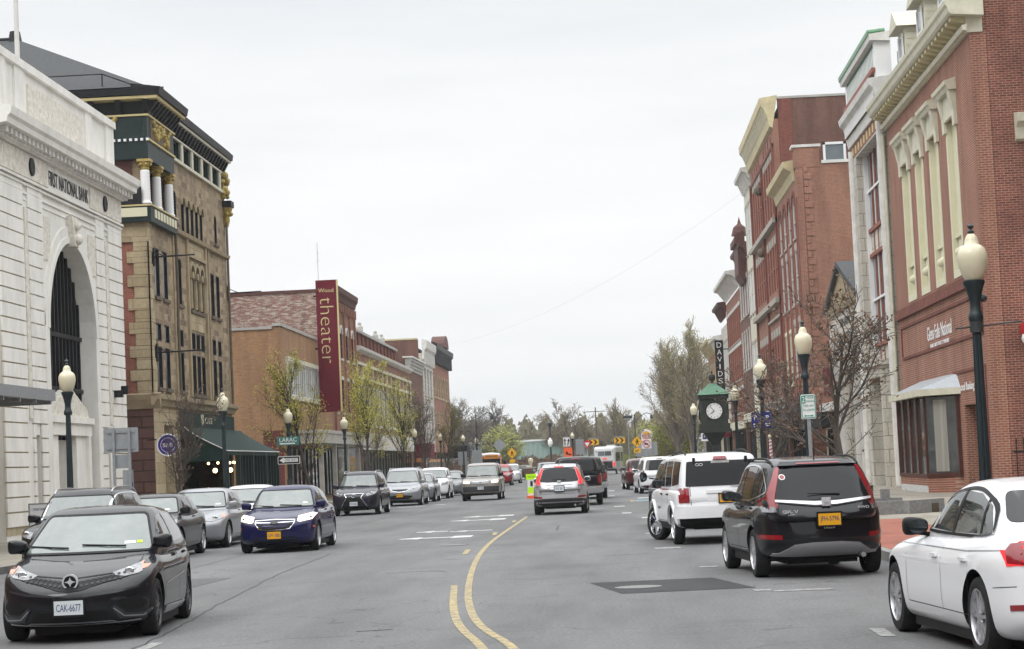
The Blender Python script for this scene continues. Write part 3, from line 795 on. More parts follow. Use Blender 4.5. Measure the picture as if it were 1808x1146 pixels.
    c.mirrors(.80, 1.13); c.handles((-.12, -1.05), .98)
    c.rails(-1.6, .2, .60, 'car_black' if not black else 'car_black', h=.035 if black else .06)
    m = MB(); m.tube((-1.55, 0, 1.60), (-1.85, 0, 1.84) if not black else (-1.65, 0, 1.92), .010, .004, 5); m.build('antenna', 'car_black', c.root, local=True)
    m = MB(); m.tube((-2.2, -.5, .30), (-1.9, -.5, .30), .035, .035, 10); m.build('exhaust_pipe', 'alloy', c.root, local=True, smooth=True)
    seams(c, 0, (.85, -.15, -1.0), .40, 1.06)
    c.sym('side_cladding', 'car_black', 'side', [(.92, .25), (.92, .36), (-.85, .36), (-.85, .25)], off=.008)
    c.sym('headlight', 'lens_clear', 'front', [(.5, .80), (.84, .92), (.80, .76), (.55, .70)])
    c.patch('grille', 'car_black', 'front', [(-.5, .80), (.5, .80), (.42, .62), (-.42, .62)])
    return c
# ---- boxy white SUV
def boxy_suv():
    sp = dict(L=4.49, W=1.84, H=1.79, paint='paint_white', zb=.34, belt=1.08, r=.37, fx=1.33, rx=-1.36, wheel='six', rim='chrome', n=11, nose=.12, tailc=.08, tlean=.04, tumble=.02, crease=.004, gap=.07, steer=.42, pr=.02,
              top=[(-2.245, 1.10), (-1, 1.10), (.7, 1.10), (1.0, 1.11), (2.0, 1.05), (2.245, 1.0)], privacy='car_glass',
              cab=dict(fb=1.0, ft=.45, rb=-2.20, rt=-2.02, yb=.84, yt=.72, n=14, wc=.06, rc=.03, pf=.01, pr=.01, roof=[(-2.3, 1.75), (-1.0, 1.79), (.5, 1.76), (1.2, 1.74)]))
    c = Car('boxy_suv', 'white square-cut SUV with front wheels turned, parked ahead of the black SUV', 'SUV', sp)
    c.windows(side=[[(.80, 1.15), (.50, 1.62), (-.02, 1.66), (-.02, 1.15)], [(-.12, 1.15), (-.12, 1.66), (-.95, 1.66), (-.95, 1.15)], [(-1.06, 1.16), (-1.06, 1.66), (-1.85, 1.64), (-1.9, 1.2)]],
              wind=[(-.72, 1.16), (.72, 1.16), (.66, 1.66), (-.66, 1.66)], mat_side='car_glass')
    c.patch('rear_window', 'car_glass', 'rear', [(-.72, 1.15), (.72, 1.15), (.66, 1.64), (-.66, 1.64)], rnd=.03, off=.012)
    c.patch('brake_light', 'lens_red', 'rear', [(-.14, 1.66), (.14, 1.66), (.12, 1.71), (-.12, 1.71)], off=.04, skirt=.05)
    for sg in (-1, 1):
        c.patch('taillight', 'lens_red', 'rear', [(sg * .66, .83), (sg * .66, 1.12), (sg * .84, 1.12), (sg * .84, .83)], off=.02, skirt=.03)
        def hg(mb): mb.box(0, .05, -.025, .025, -.06, .05)
        c.at('hinge', 'car_black', 'rear', sg * .52, 1.665, hg)
    c.patch('plate_recess', 'paint_white', 'rear', [(-.30, .85), (.30, .85), (.30, 1.02), (-.30, 1.02)], off=.008)
    c.patch('tailgate_handle', 'paint_offwhite', 'rear', [(-.32, 1.00), (.32, 1.00), (.32, 1.06), (-.32, 1.06)], off=.03, skirt=.03)
    c.plate('rear', -.08, .90, 'HFY 4410', 'plate_yellow', 'plate_blue')
    c.patch('bumper', 'paint_white', 'rear', [(-.88, .54), (.88, .54), (.88, .76), (-.88, .76)], off=.08, skirt=.1, rnd=.05)
    c.patch('lower_bumper', 'car_black', 'rear', [(-.80, .36), (.80, .36), (.84, .54), (-.84, .54)], off=.03)
    c.ribbon('tailgate_seam', 'car_grey_plastic', 'rear', [(-.63, .78), (-.64, 1.15)], w=.010); c.ribbon('tailgate_seam', 'car_grey_plastic', 'rear', [(.63, .78), (.64, 1.15)], w=.010)
    c.wiper_rear(1.11, .34, -.5)
    x = c.hit('rear', .1, 1.60)[0].x - .016
    m = MB(); m.box(x, x + .006, -.18, .18, 1.60, 1.635); o = m.build('web_sticker', 'white_paint', c.root, local=True)
    text('HOMESFEED.COM', .33, .022, 'car_black', (x - .001, 0, 1.617), -pi / 2, o, 'lettering', depth=.002)
    m = MB()
    for cy0 in (.46, .385):
        pts = [(x, cy0 + .036 * cos(k * pi / 8), 1.575 + .022 * sin(k * pi / 8)) for k in range(17)]
        m.path(pts, .005, 5)
    m.build('loop_sticker', 'white_paint', c.root, local=True)
    # side details
    for fx in (1.33, -1.36):
        for d in ('left', 'right'):
            ring = []
            for k in range(0, 13):
                t = pi * (k / 12) * 1.12 - .06 * pi; ring.append((fx + cos(t) * .50, .37 + sin(t) * .50))
            for k in range(12, -1, -1):
                t = pi * (k / 12) * 1.12 - .06 * pi; ring.append((fx + cos(t) * .435, .37 + sin(t) * .435))
            c.patch('fender_flare', 'paint_white', d, ring, off=.03, skirt=.05)
    c.sym('side_cladding', 'car_grey_plastic', 'side', [(.80, .36), (.80, .44), (-.85, .44), (-.85, .36)], off=.02)
    text('4x4 SPORT', .42, .06, 'paint_grey', (.35, c.hit('left', .35, .72)[0].y + .004, .72), pi, c.root, 'badge_lettering', depth=.004)
    seams(c, 0, (.78, -.07, -.95), .46, 1.1)
    c.handles((-.02, -.85), 1.0, 'car_black')
    c.mirrors(.72, 1.20, 'car_black', big=False)
    c.rails(-1.7, .2, .62, 'car_black', h=.06)
    m = MB(); m.tube((-2.1, -.45, .36), (-1.8, -.45, .36), .035, .035, 10); m.build('exhaust_pipe', 'alloy', c.root, local=True)
    return c
def sedan_specs(paint, **k):
    sp = dict(L=4.6, W=1.8, H=1.475, paint=paint, zb=.155, belt=.96, r=.325, fx=1.37, rx=-1.31, n=7.5, nose=.30, nlean=.09, pf=.08, pr=.08, tumble=.055,
              top=[(-2.3, .96), (-2.15, 1.05), (-1.6, 1.04), (-.8, .98), (0, .95), (1.0, .97), (1.45, .91), (1.9, .83), (2.3, .70)],
              cab=dict(fb=1.22, ft=.35, rb=-1.95, rt=-1.05, yb=.80, yt=.60, n=8, wc=.2, rc=.1, roof=[(-2, 1.28), (-1.1, 1.44), (-.4, 1.475), (.3, 1.465), (.8, 1.4), (1.3, 1.34)]))
    sp.update(k); return sp
def common_front(c, lit=False, grille=None, head=None, gm='car_black', plate=None, pmat='plate_yellow', pz=.45, intake=True, gtrim=None, hm='lens_clear'):
    if grille: c.patch('grille', gm, 'front', grille, off=.006, rnd=.02)
    if gtrim: c.ribbon('grille_trim', 'chrome', 'front', gtrim, w=.016, off=.018)
    if head:
        hs = c.sym('headlight', hm, 'front', head, off=.010, rnd=.015)
        cx_ = sum(p[0] for p in head) / len(head); cz_ = sum(p[1] for p in head) / len(head)
        for sg, h in zip((1, -1), hs):
            def lens(mb): mb.lathe([(.062, -.01), (.062, .012), (.05, .022), (.001, .026)], n=18, axis='x')
            c.at('headlamp_bulb', 'lamp_lit' if lit else 'chrome', 'front', sg * cx_, cz_, lens, parent=h, off=.006)
    if intake: c.patch('lower_intake', 'car_black', 'front', [(-.5, .24), (.5, .24), (.45, .36), (-.45, .36)], off=.006, rnd=.03)
    if plate is not None: c.plate('front', 0, pz, plate, pmat, 'plate_blue')
def blue_sedan():
    c = Car('sedan', 'dark blue sedan with both headlights lit driving towards the viewer', 'car', sedan_specs('paint_blue', wheel='five', n=8))
    c.windows(side=[[(.74, 1.03), (.22, 1.33), (-.20, 1.38), (-.20, 1.01)], [(-.27, 1.01), (-.27, 1.38), (-.85, 1.34), (-1.45, 1.12), (-1.42, 1.04)]], wind=[(-.71, 1.0), (.71, 1.0), (.57, 1.38), (-.57, 1.38)], rear=[(-.6, 1.1), (.6, 1.1), (.5, 1.38), (-.5, 1.38)])
    common_front(c, True, [(-.42, .70), (.42, .70), (.44, .66), (.34, .545), (.15, .52), (-.15, .52), (-.34, .545), (-.44, .66)], [(.50, .80), (.78, .86), (.86, .84), (.80, .72), (.56, .675), (.50, .69)],
                 plate='GPF 1885', pz=.40, gtrim=[(-.44, .72), (-.44, .66), (-.34, .54), (-.15, .515), (.15, .515), (.34, .54), (.44, .66), (.44, .72), (0, .735), (-.44, .72)], hm='lens_lit')
    c.ribbon('grille_bar', 'chrome', 'front', [(-.44, .675), (0, .665), (.44, .675)], w=.016, off=.02)
    def bow(mb): mb.box(0, .03, -.085, .085, -.018, .018); mb.box(0, .031, -.042, .042, -.032, .032)
    c.at('emblem', 'chrome', 'front', 0, .672, bow, off=.02)
    c.mirrors(.78, 1.05); c.handles((-.2, -1.12), .90); seams(c, 0, (.82, -.23, -1.12), .32, .98)
    c.sym('side_marker', 'lens_amber', 'side', [(1.86, .54), (1.86, .58), (1.76, .58), (1.76, .54)])
    c.wipers(.9, 1.01)
    c.patch('inspection_sticker', 'white_paint', 'front', [(.46, 1.06), (.56, 1.06), (.555, 1.09), (.46, 1.09)], off=.010, skirt=.002)
    c.ribbon('hood_seam', 'car_black', 'front', [(-.5, .765), (0, .755), (.5, .765)], w=.010, off=.004)
    return c
def audi_sedan():
    sp = sedan_specs('paint_white', L=4.73, W=1.84, H=1.43, r=.335, fx=1.50, rx=-1.33, wheel='fivedouble', crease=.016, tumble=.07, privacy='car_glass', gap=.06, n=9,
                     top=[(-2.36, .98), (-2.2, 1.05), (-1.7, 1.04), (-.8, .99), (0, .965), (1.0, .945), (1.5, .885), (1.95, .80), (2.36, .66)],
                     cab=dict(fb=1.15, ft=.20, rb=-2.0, rt=-1.05, yb=.79, yt=.59, n=8, wc=.2, rc=.1, roof=[(-2, 1.24), (-1.1, 1.39), (-.4, 1.43), (.2, 1.42), (.8, 1.37), (1.3, 1.3)]))
    c = Car('sedan', 'white sedan cut by the right edge of the photo, parked nearest at the right kerb', 'car', sp)
    c.windows(side=[[(.66, 1.02), (.42, 1.16), (.12, 1.28), (-.28, 1.345), (-.28, 1.0)], [(-.34, 1.0), (-.34, 1.35), (-.75, 1.33), (-1.12, 1.24), (-1.35, 1.05), (-1.33, 1.01)]], wind=[(-.7, 1.0), (.7, 1.0), (.55, 1.34), (-.55, 1.34)],
              rear=[(-.64, 1.10), (.64, 1.10), (.52, 1.35), (-.52, 1.35)], mat_side='car_glass_side')
    tr = [(.74, .995), (.44, 1.19), (.12, 1.31), (-.30, 1.375), (-.75, 1.36), (-1.15, 1.265), (-1.40, 1.05), (-1.38, .985), (-.3, .98), (.74, .995)]
    c.ribbon('window_trim', 'car_black', 'side', tr, w=.024, off=.012, smooth=True)
    c.ribbon('window_pillar', 'car_black', 'side', [(-.31, .99), (-.31, 1.36)], w=.07, off=.010)
    c.ribbon('window_pillar', 'car_black', 'side', [(-1.12, 1.0), (-1.02, 1.29)], w=.035, off=.010)
    c.ribbon('shoulder_crease_shade', 'paint_silver_grey', 'side', [(1.95, .80), (1.2, .865), (0, .865), (-1.0, .865), (-1.95, .90)], w=.010, off=.002)  # thin grey strip painted as the shade line of the crease
    for d in ('left', 'right'):
        c.patch('taillight', 'lens_red_lit' if d == 'left' else 'lens_red', 'rear', [((1 if d == 'left' else -1) * p[0], p[1]) for p in [(.44, .80), (.46, .96), (.83, .975), (.83, .78)]], off=.010)
        c.patch('taillight_side', 'lens_red', d, [(-2.26, .965), (-1.99, .95), (-1.96, .90), (-2.03, .80), (-2.26, .785)], off=.018)
        c.patch('side_reflector', 'lens_red', d, [(-2.22, .44), (-2.05, .43), (-2.05, .475), (-2.22, .485)], off=.008)
    seams(c, 0, (.92, -.30, -1.15), .34, .96)
    c.ribbon('bumper_seam', 'paint_grey', 'side', [(-1.78, .60), (-2.1, .62), (-2.3, .65)], w=.008)
    c.handles((-.10, -1.02), .80)
    c.mirrors(.64, 1.03, 'car_black'); c.patch('rear_bumper_trim', 'car_black', 'rear', [(-.7, .26), (.7, .26), (.65, .36), (-.65, .36)], rnd=.03)
    c.ribbon('trunk_seam', 'paint_grey', 'rear', [(-.68, 1.0), (-.62, .72), (.62, .72), (.68, 1.0)])
    c.plate('rear', 0, .86, 'HXK 2073', 'plate_yellow', 'plate_blue')
    return c
def dark_coupe():
    c = Car('sedan', 'charcoal two-door car parked behind the black SUV, left kerb', 'car', sedan_specs('paint_charcoal', L=4.4, W=1.78, H=1.42, rx=-1.25, fx=1.3, wheel='five',
        cab=dict(fb=1.1, ft=.25, rb=-1.95, rt=-.95, yb=.79, yt=.58, n=8, wc=.2, rc=.1, roof=[(-2, 1.22), (-1.1, 1.38), (-.4, 1.42), (.3, 1.41), (.8, 1.35), (1.3, 1.3)])))
    c.windows(side=[[(.62, 1.03), (.12, 1.29), (-.45, 1.33), (-.50, 1.02)], [(-.58, 1.03), (-.53, 1.33), (-.95, 1.28), (-1.35, 1.10)]], wind=[(-.70, 1.0), (.70, 1.0), (.56, 1.34), (-.56, 1.34)], rear=[(-.6, 1.1), (.6, 1.1), (.5, 1.33), (-.5, 1.33)])
    common_front(c, False, [(-.35, .70), (.35, .70), (.30, .62), (-.30, .62)], [(.50, .78), (.80, .86), (.84, .78), (.60, .68)], plate='CDM 2290', pz=.42)
    c.mirrors(.72, 1.05, 'car_black'); c.handles((-.35,), .9); seams(c, 0, (.85, -.6), .32, .98); c.wipers(.85, 1.01)
    c.patch('inspection_sticker', 'white_paint', 'front', [(.40, 1.06), (.5, 1.06), (.5, 1.09), (.40, 1.09)], off=.010, skirt=.002)
    return c
def silver_sedan():
    c = Car('sedan', 'silver four-door sedan parked at the left kerb behind the charcoal car', 'car', sedan_specs('paint_silver_grey', L=4.85, W=1.85, fx=1.5, rx=-1.38, wheel='fivedouble', H=1.47,
        cab=dict(fb=1.25, ft=.4, rb=-1.95, rt=-1.05, yb=.81, yt=.61, n=8, wc=.2, rc=.1, roof=[(-2, 1.28), (-1.1, 1.44), (-.4, 1.47), (.3, 1.465), (.8, 1.4), (1.3, 1.34)])))
    c.windows(side=[[(.78, 1.03), (.26, 1.33), (-.18, 1.37), (-.18, 1.01)], [(-.25, 1.01), (-.25, 1.37), (-.85, 1.34), (-1.45, 1.12), (-1.42, 1.04)]], wind=[(-.72, 1.0), (.72, 1.0), (.58, 1.38), (-.58, 1.38)], rear=[(-.6, 1.1), (.6, 1.1), (.5, 1.38), (-.5, 1.38)])
    common_front(c, False, None, [(.44, .74), (.66, .80), (.88, .86), (.84, .74), (.60, .665), (.44, .68)], plate='FEB 7012', pz=.44, pmat='plate_yellow')
    for sg in (-1, 1):
        c.patch('grille', 'car_black', 'front', [(sg * .03, .74), (sg * .30, .74), (sg * .28, .64), (sg * .05, .63)], rnd=.04)
        c.ribbon('grille_trim', 'chrome', 'front', [(sg * .03, .74), (sg * .30, .74), (sg * .28, .64), (sg * .05, .63), (sg * .03, .74)], w=.018, off=.014)
        c.patch('indicator', 'lens_amber', 'front', [(sg * .76, .825), (sg * .88, .86), (sg * .85, .77), (sg * .80, .75)], off=.014)
    c.mirrors(.80, 1.06); c.handles((-.2, -1.12), .90); seams(c, 0, (.82, -.23, -1.12), .32, .98); c.wipers(.9, 1.01)
    c.patch('inspection_sticker', 'white_paint', 'front', [(.46, 1.06), (.58, 1.06), (.575, 1.09), (.46, 1.09)], off=.010, skirt=.002)
    return c
def suv_spec(paint, **k):
    sp = dict(L=4.75, W=1.9, H=1.70, paint=paint, zb=.24, belt=1.08, r=.36, fx=1.42, rx=-1.37, wheel='five', n=8.5, nose=.25, tailc=.15, tlean=.08, pr=.06, tumble=.045,
              top=[(-2.375, 1.05), (-2.1, 1.10), (-1, 1.08), (0, 1.06), (1.0, 1.09), (1.45, 1.06), (2.0, .99), (2.375, .84)],
              cab=dict(fb=1.25, ft=.55, rb=-2.30, rt=-1.95, yb=.86, yt=.67, n=10, pr=.08, rc=.1, roof=[(-2.4, 1.62), (-1.8, 1.66), (-1.0, 1.70), (.3, 1.70), (.8, 1.65), (1.2, 1.55)]))
    c = dict(sp['cab']); c.update(k.pop('cab', {})); sp.update(k); sp['cab'] = c; return sp
def std_suv_windows(c, **k):
    h = c.Hh; b = c.sp['belt']
    c.windows(side=[[(.98, b + .05), (.45, h - .17), (-.10, h - .12), (-.10, b + .04)], [(-.17, b + .04), (-.17, h - .115), (-.98, h - .12), (-.98, b + .05)], [(-1.05, b + .06), (-1.05, h - .13), (-1.55, h - .16), (-1.85, b + .16), (-1.83, b + .08)]],
              wind=[(-.76, b + .055), (.76, b + .055), (.62, h - .13), (-.62, h - .13)], rear=[(-.68, b + .06), (.68, b + .06), (.58, h - .13), (-.58, h - .13)], **k)
    c.mirrors(.86, b + .08); c.handles((-.10, -1.08), b - .10); seams(c, 0, (.90, -.13, -1.02), .40, b); c.wipers(1.0, b + .06)
def lights_rear(c, z0, z1, y0=.68, lit=False, plate='GKT 5520', pz=.82, pmat='plate_yellow', tall=None):
    for sg in (-1, 1):
        w = c.W / 2 - .03
        c.patch('taillight', 'lens_red_lit' if lit else 'lens_red', 'rear', [(sg * y0, z0), (sg * y0, z1), (sg * w, z1), (sg * w, z0)], off=.012)
    c.plate('rear', 0, pz, plate, pmat, 'plate_blue')
    c.patch('lower_bumper', 'car_black', 'rear', [(-w + .05, .27), (w - .05, .27), (w - .05, .40), (-w + .05, .40)], off=.010)
    c.patch('brake_light', 'lens_red_lit' if lit else 'lens_red', 'rear', [(-.14, c.Hh - .10), (.14, c.Hh - .10), (.14, c.Hh - .075), (-.14, c.Hh - .075)], off=.02, skirt=.03)
    c.wiper_rear(c.sp['belt'] + .09, .4, -.2)
def black_wagon():
    c = Car('suv', 'black SUV with silver roof rails, half hidden behind the nearest black hatchback', 'SUV', suv_spec('paint_black', L=4.65, W=1.82, H=1.63, belt=1.02, cab=dict(yb=.82, yt=.62, ft=.45, roof=[(-2.4, 1.52), (-1.8, 1.58), (-1.0, 1.63), (.3, 1.63), (.8, 1.57), (1.2, 1.48)]), top=[(-2.325, 1.0), (-2.1, 1.04), (-1, 1.02), (0, 1.0), (1.0, 1.03), (1.45, 1.0), (2.0, .93), (2.325, .80)]))
    std_suv_windows(c, trim=[[(1.0, 1.055), (.45, 1.50), (-.2, 1.535), (-1.0, 1.53), (-1.6, 1.49), (-1.92, 1.15)]]); common_front(c, False, [(-.5, .78), (.5, .78), (.45, .62), (-.45, .62)], [(.55, .84), (.84, .90), (.82, .78), (.58, .72)], plate='DTL 9034', pz=.45)
    c.rails(-1.8, .35, .58); return c
def luxury_suv():
    c = Car('suv', 'dark luxury SUV with chrome hourglass grille parked at the left kerb behind the blue sedan', 'SUV', suv_spec('paint_darkpurple', L=4.89, W=1.895, H=1.70, belt=1.06, wheel='fivedouble'))
    std_suv_windows(c)
    g = [(-.38, .84), (.38, .84), (.28, .70), (.50, .36), (.44, .30), (-.44, .30), (-.50, .36), (-.28, .70)]
    common_front(c, False, g, [(.46, .84), (.70, .90), (.86, .92), (.80, .82), (.52, .74)], plate='EYR 4826', pmat='plate_white', pz=.46, gtrim=g + [g[0]], intake=False)
    c.ribbon('grille_trim', 'chrome', 'front', [(-.50, .36), (-.44, .30), (.44, .30), (.50, .36)], w=.045, off=.022)
    def em(mb):
        pts = [(0.0, .09 * cos(k * pi / 10), .062 * sin(k * pi / 10)) for k in range(21)]
        mb.path(pts, .010, 6); mb.box(-.005, .01, -.03, -.015, -.035, .035); mb.box(-.005, .01, -.02, .035, -.035, -.02)
    c.at('emblem', 'chrome', 'front', 0, .755, em, off=.035)
    for sg in (-1, 1): c.patch('fog_intake', 'car_black', 'front', [(sg * .62, .55), (sg * .84, .60), (sg * .80, .42), (sg * .66, .36)], off=.006)
    c.rails(-1.8, .4, .62); return c
def minivan(front):
    sp = suv_spec('paint_silver_grey' if front else 'paint_white', L=5.15, W=2.0, H=1.76, belt=1.06, fx=1.62, rx=-1.46, r=.345, zb=.2,
                  top=[(-2.575, 1.05), (-2.3, 1.08), (-1, 1.06), (0, 1.05), (1.0, 1.07), (1.5, 1.03), (2.1, .90), (2.575, .72)],
                  cab=dict(fb=1.75, ft=.75, rb=-2.52, rt=-2.25, yb=.90, yt=.70, n=10 if front else 14, wc=.25, roof=[(-2.6, 1.72), (-1.8, 1.75), (-1.0, 1.76), (.3, 1.76), (.9, 1.70), (1.6, 1.55)]))
    c = Car('minivan', 'silver-grey minivan parked between the dark luxury SUV and the small white car, left kerb' if front else 'white minivan seen from behind, parked beside the maroon SUV', 'minivan', sp)
    c.windows(side=[[(1.3, 1.12), (.62, 1.58), (.22, 1.62), (.22, 1.10)], [(.14, 1.10), (.14, 1.625), (-.98, 1.63), (-.98, 1.11)], [(-1.05, 1.12), (-1.05, 1.63), (-2.0, 1.58), (-2.15, 1.15)]],
              wind=[(-.80, 1.10), (.80, 1.10), (.62, 1.62), (-.62, 1.62)], rear=[(-.74, 1.12), (.74, 1.12), (.62, 1.62), (-.62, 1.62)])
    c.mirrors(1.15, 1.12, None if front else 'chrome'); c.handles((.1, -.2), .95); seams(c, 0, (1.2, .18, -1.02), .36, 1.06); c.wipers(1.5, 1.10); c.rails(-1.9, .5, .66)
    if front:
        common_front(c, False, [(-.42, .78), (.42, .78), (.30, .69), (0, .655), (-.30, .69)], [(.44, .76), (.70, .84), (.88, .88), (.86, .78), (.60, .68), (.44, .70)], plate='HBR 6118', pz=.50, intake=False,
                     gtrim=[(-.46, .78), (-.30, .685), (0, .65), (.30, .685), (.46, .78)])
        c.patch('lower_intake', 'car_black', 'front', [(-.62, .46), (-.3, .50), (.3, .50), (.62, .46), (.40, .32), (-.40, .32)], rnd=.04)
        c.ribbon('bumper_trim', 'chrome', 'front', [(-.66, .27), (0, .25), (.66, .27)], w=.014, off=.012)
    else:
        lights_rear(c, .82, 1.16, .80, plate='JBA 3307', pz=.86)
        c.patch('chrome_bar', 'chrome', 'rear', [(-.3, .96), (.3, .96), (.3, .99), (-.3, .99)], off=.02)
    return c
def boxy_oncoming():
    c = Car('suv', 'tan boxy SUV driving towards the viewer with glowing headlights, middle of the left lane', 'SUV', suv_spec('paint_tan', L=4.86, W=1.99, H=1.83, belt=1.14, n=12, nose=.10, zb=.30, r=.38, tumble=.03,
            top=[(-2.43, 1.12), (-1, 1.14), (1.0, 1.15), (1.5, 1.13), (2.1, 1.08), (2.43, 1.02)], cab=dict(fb=1.2, ft=.65, rb=-2.38, rt=-2.2, yb=.91, yt=.76, n=12, wc=.10, roof=[(-2.4, 1.8), (-1.0, 1.83), (.3, 1.83), (.9, 1.80), (1.2, 1.75)])))
    c.windows(side=[[(.98, 1.2), (.58, 1.66), (-.10, 1.70), (-.10, 1.19)], [(-.17, 1.19), (-.17, 1.70), (-1.0, 1.70), (-1.0, 1.19)], [(-1.07, 1.2), (-1.07, 1.70), (-2.0, 1.68), (-2.1, 1.24)]],
              wind=[(-.80, 1.19), (.80, 1.19), (.70, 1.71), (-.70, 1.71)], rear=[(-.7, 1.2), (.7, 1.2), (.62, 1.7), (-.62, 1.7)])
    common_front(c, True, [(-.42, .98), (.42, .98), (.38, .80), (-.38, .80)], [(.54, .97), (.86, .98), (.86, .87), (.54, .85)], plate='CPT 2260', pmat='plate_white', pz=.62, intake=False, hm='lens_lit')
    for z in (.95, .89, .84): c.ribbon('grille_bar', 'chrome', 'front', [(-.40, z), (.40, z)], w=.022, off=.016)
    def em(mb): mb.box(0, .02, -.05, -.03, -.05, .05); mb.box(0, .02, .03, .05, -.05, .05); mb.box(0, .02, -.03, .03, -.01, .01)
    c.at('emblem', 'chrome', 'front', 0, .89, em, off=.03)
    c.patch('lower_bumper', 'car_grey_plastic', 'front', [(-.86, .36), (.86, .36), (.90, .70), (-.90, .70)], off=.012, rnd=.06)
    c.mirrors(.88, 1.26, 'car_black'); c.handles((-.1, -1.1), 1.04); seams(c, 0, (.9, -.13, -1.03), .45, 1.14); c.rails(-1.9, .4, .70, 'car_black'); c.wipers(1.0, 1.2)
    return c
def simple_front(name, label, paint, kind, lit=False, **k):
    if kind == 'suv':
        c = Car(name, label, 'SUV', suv_spec(paint, **k)); std_suv_windows(c)
        b = c.sp['belt']; common_front(c, lit, [(-.42, b - .22), (.42, b - .22), (.34, b - .42), (-.34, b - .42)], [(.50, b - .20), (.86, b - .12), (.84, b - .28), (.54, b - .36)], plate='HDW 3180', pz=.5)
    else:
        c = Car(name, label, 'car', sedan_specs(paint, **k))
        c.windows(side=[[(.74, 1.03), (.22, 1.33), (-.20, 1.38), (-.20, 1.01)], [(-.27, 1.01), (-.27, 1.38), (-.85, 1.34), (-1.45, 1.12), (-1.42, 1.04)]], wind=[(-.71, 1.0), (.71, 1.0), (.57, 1.38), (-.57, 1.38)], rear=[(-.6, 1.1), (.6, 1.1), (.5, 1.38), (-.5, 1.38)])
        common_front(c, lit, [(-.40, .70), (.40, .70), (.32, .56), (-.32, .56)], [(.50, .75), (.84, .83), (.82, .74), (.54, .68)], plate='GNU 4471', pz=.42)
        c.mirrors(.80, 1.06); c.handles((-.2, -1.12), .90); seams(c, 0, (.82, -.23, -1.12), .32, .98); c.wipers(.9, 1.01)
    return c
def simple_rear(name, label, paint, lit=False, **k):
    c = Car(name, label, 'SUV', suv_spec(paint, **k)); std_suv_windows(c)
    lights_rear(c, 1.0, 1.18, .48 if not lit else .72, lit); return c
def pickup(label, paint, lit, towmirror=False):
    sp = dict(L=5.8, W=2.02, H=1.90, paint=paint, zb=.42, belt=1.28, r=.41, fx=1.85, rx=-1.75, wheel='six', n=12, nose=.12, tailc=.05, tlean=.03, tumble=.03, pr=.02, gap=.07, dz=0,
              top=[(-2.9, 1.26), (-1, 1.28), (.5, 1.28), (1.4, 1.30), (2.5, 1.20), (2.9, 1.12)],
              cab=dict(fb=1.55, ft=.95, rb=-.80, rt=-.62, yb=.92, yt=.74, n=11, wc=.1, rc=.03, roof=[(-1, 1.86), (-.4, 1.90), (.6, 1.90), (1.2, 1.84)]))
    c = Car('pickup_truck', label, 'truck', sp)
    c.windows(side=[[(1.3, 1.36), (.85, 1.74), (.35, 1.78), (.35, 1.35)], [(.27, 1.35), (.27, 1.78), (-.5, 1.76), (-.6, 1.36)]], wind=[(-.8, 1.35), (.8, 1.35), (.66, 1.78), (-.66, 1.78)], rear=[(-.76, 1.34), (.76, 1.34), (.66, 1.78), (-.66, 1.78)])
    # load bed shade painted as a dark sheet level with the rails
    m = MB(); m.box(-2.82, -.95, -.80, .80, 1.30, 1.305); m.build('bed_shade_sheet', 'car_black', c.root, local=True)
    m = MB()
    for sg in (-1, 1): m.box(-2.86, -.9, sg * .88 - .06, sg * .88 + .06, 1.24, 1.36)
    m.box(-2.87, -2.80, -.90, .90, 1.24, 1.35); m.build('bed_rail', paint, c.root, local=True)
    for sg in (-1, 1):
        c.patch('taillight', 'lens_red', 'rear', [(sg * .82, .86), (sg * .82, 1.24), (sg * .97, 1.24), (sg * .98, .86)], off=.02, skirt=.03)
    c.patch('bumper', 'chrome' if not towmirror else 'car_black', 'rear', [(-.96, .56), (.96, .56), (.96, .76), (-.96, .76)], off=.10, skirt=.14)
    c.ribbon('tailgate_seam', 'car_grey_plastic', 'rear', [(-.79, .80), (-.79, 1.24), (.79, 1.24), (.79, .80), (-.79, .80)], w=.012)
    def th(mb): mb.box(0, .03, -.14, .14, -.03, .03)
    c.at('tailgate_handle', 'car_black', 'rear', 0, 1.12, th)
    c.patch('brake_light', 'lens_red_lit' if lit else 'lens_red', 'rear', [(-.18, 1.81), (.18, 1.81), (.18, 1.84), (-.18, 1.84)], off=.02, skirt=.02)
    c.plate('rear', 0, .66, '41827 MK', 'plate_yellow', 'plate_blue')
    c.mirrors(1.2, 1.42, 'car_black', big=towmirror); c.handles((.42, -.45), 1.18)
    c.ribbon('door_seam', 'car_black', 'side', [(1.25, .5), (1.25, 1.28)], w=.01); c.ribbon('door_seam', 'car_black', 'side', [(.3, .5), (.3, 1.28)], w=.01); c.ribbon('cab_seam', 'car_black', 'side', [(-.80, .5), (-.80, 1.28)], w=.02)
    c.patch('grille', 'chrome', 'front', [(-.6, 1.08), (.6, 1.08), (.55, .80), (-.55, .80)], off=.02)
    c.sym('headlight', 'lens_clear', 'front', [(.62, 1.08), (.94, 1.10), (.92, .86), (.62, .86)])
    return c
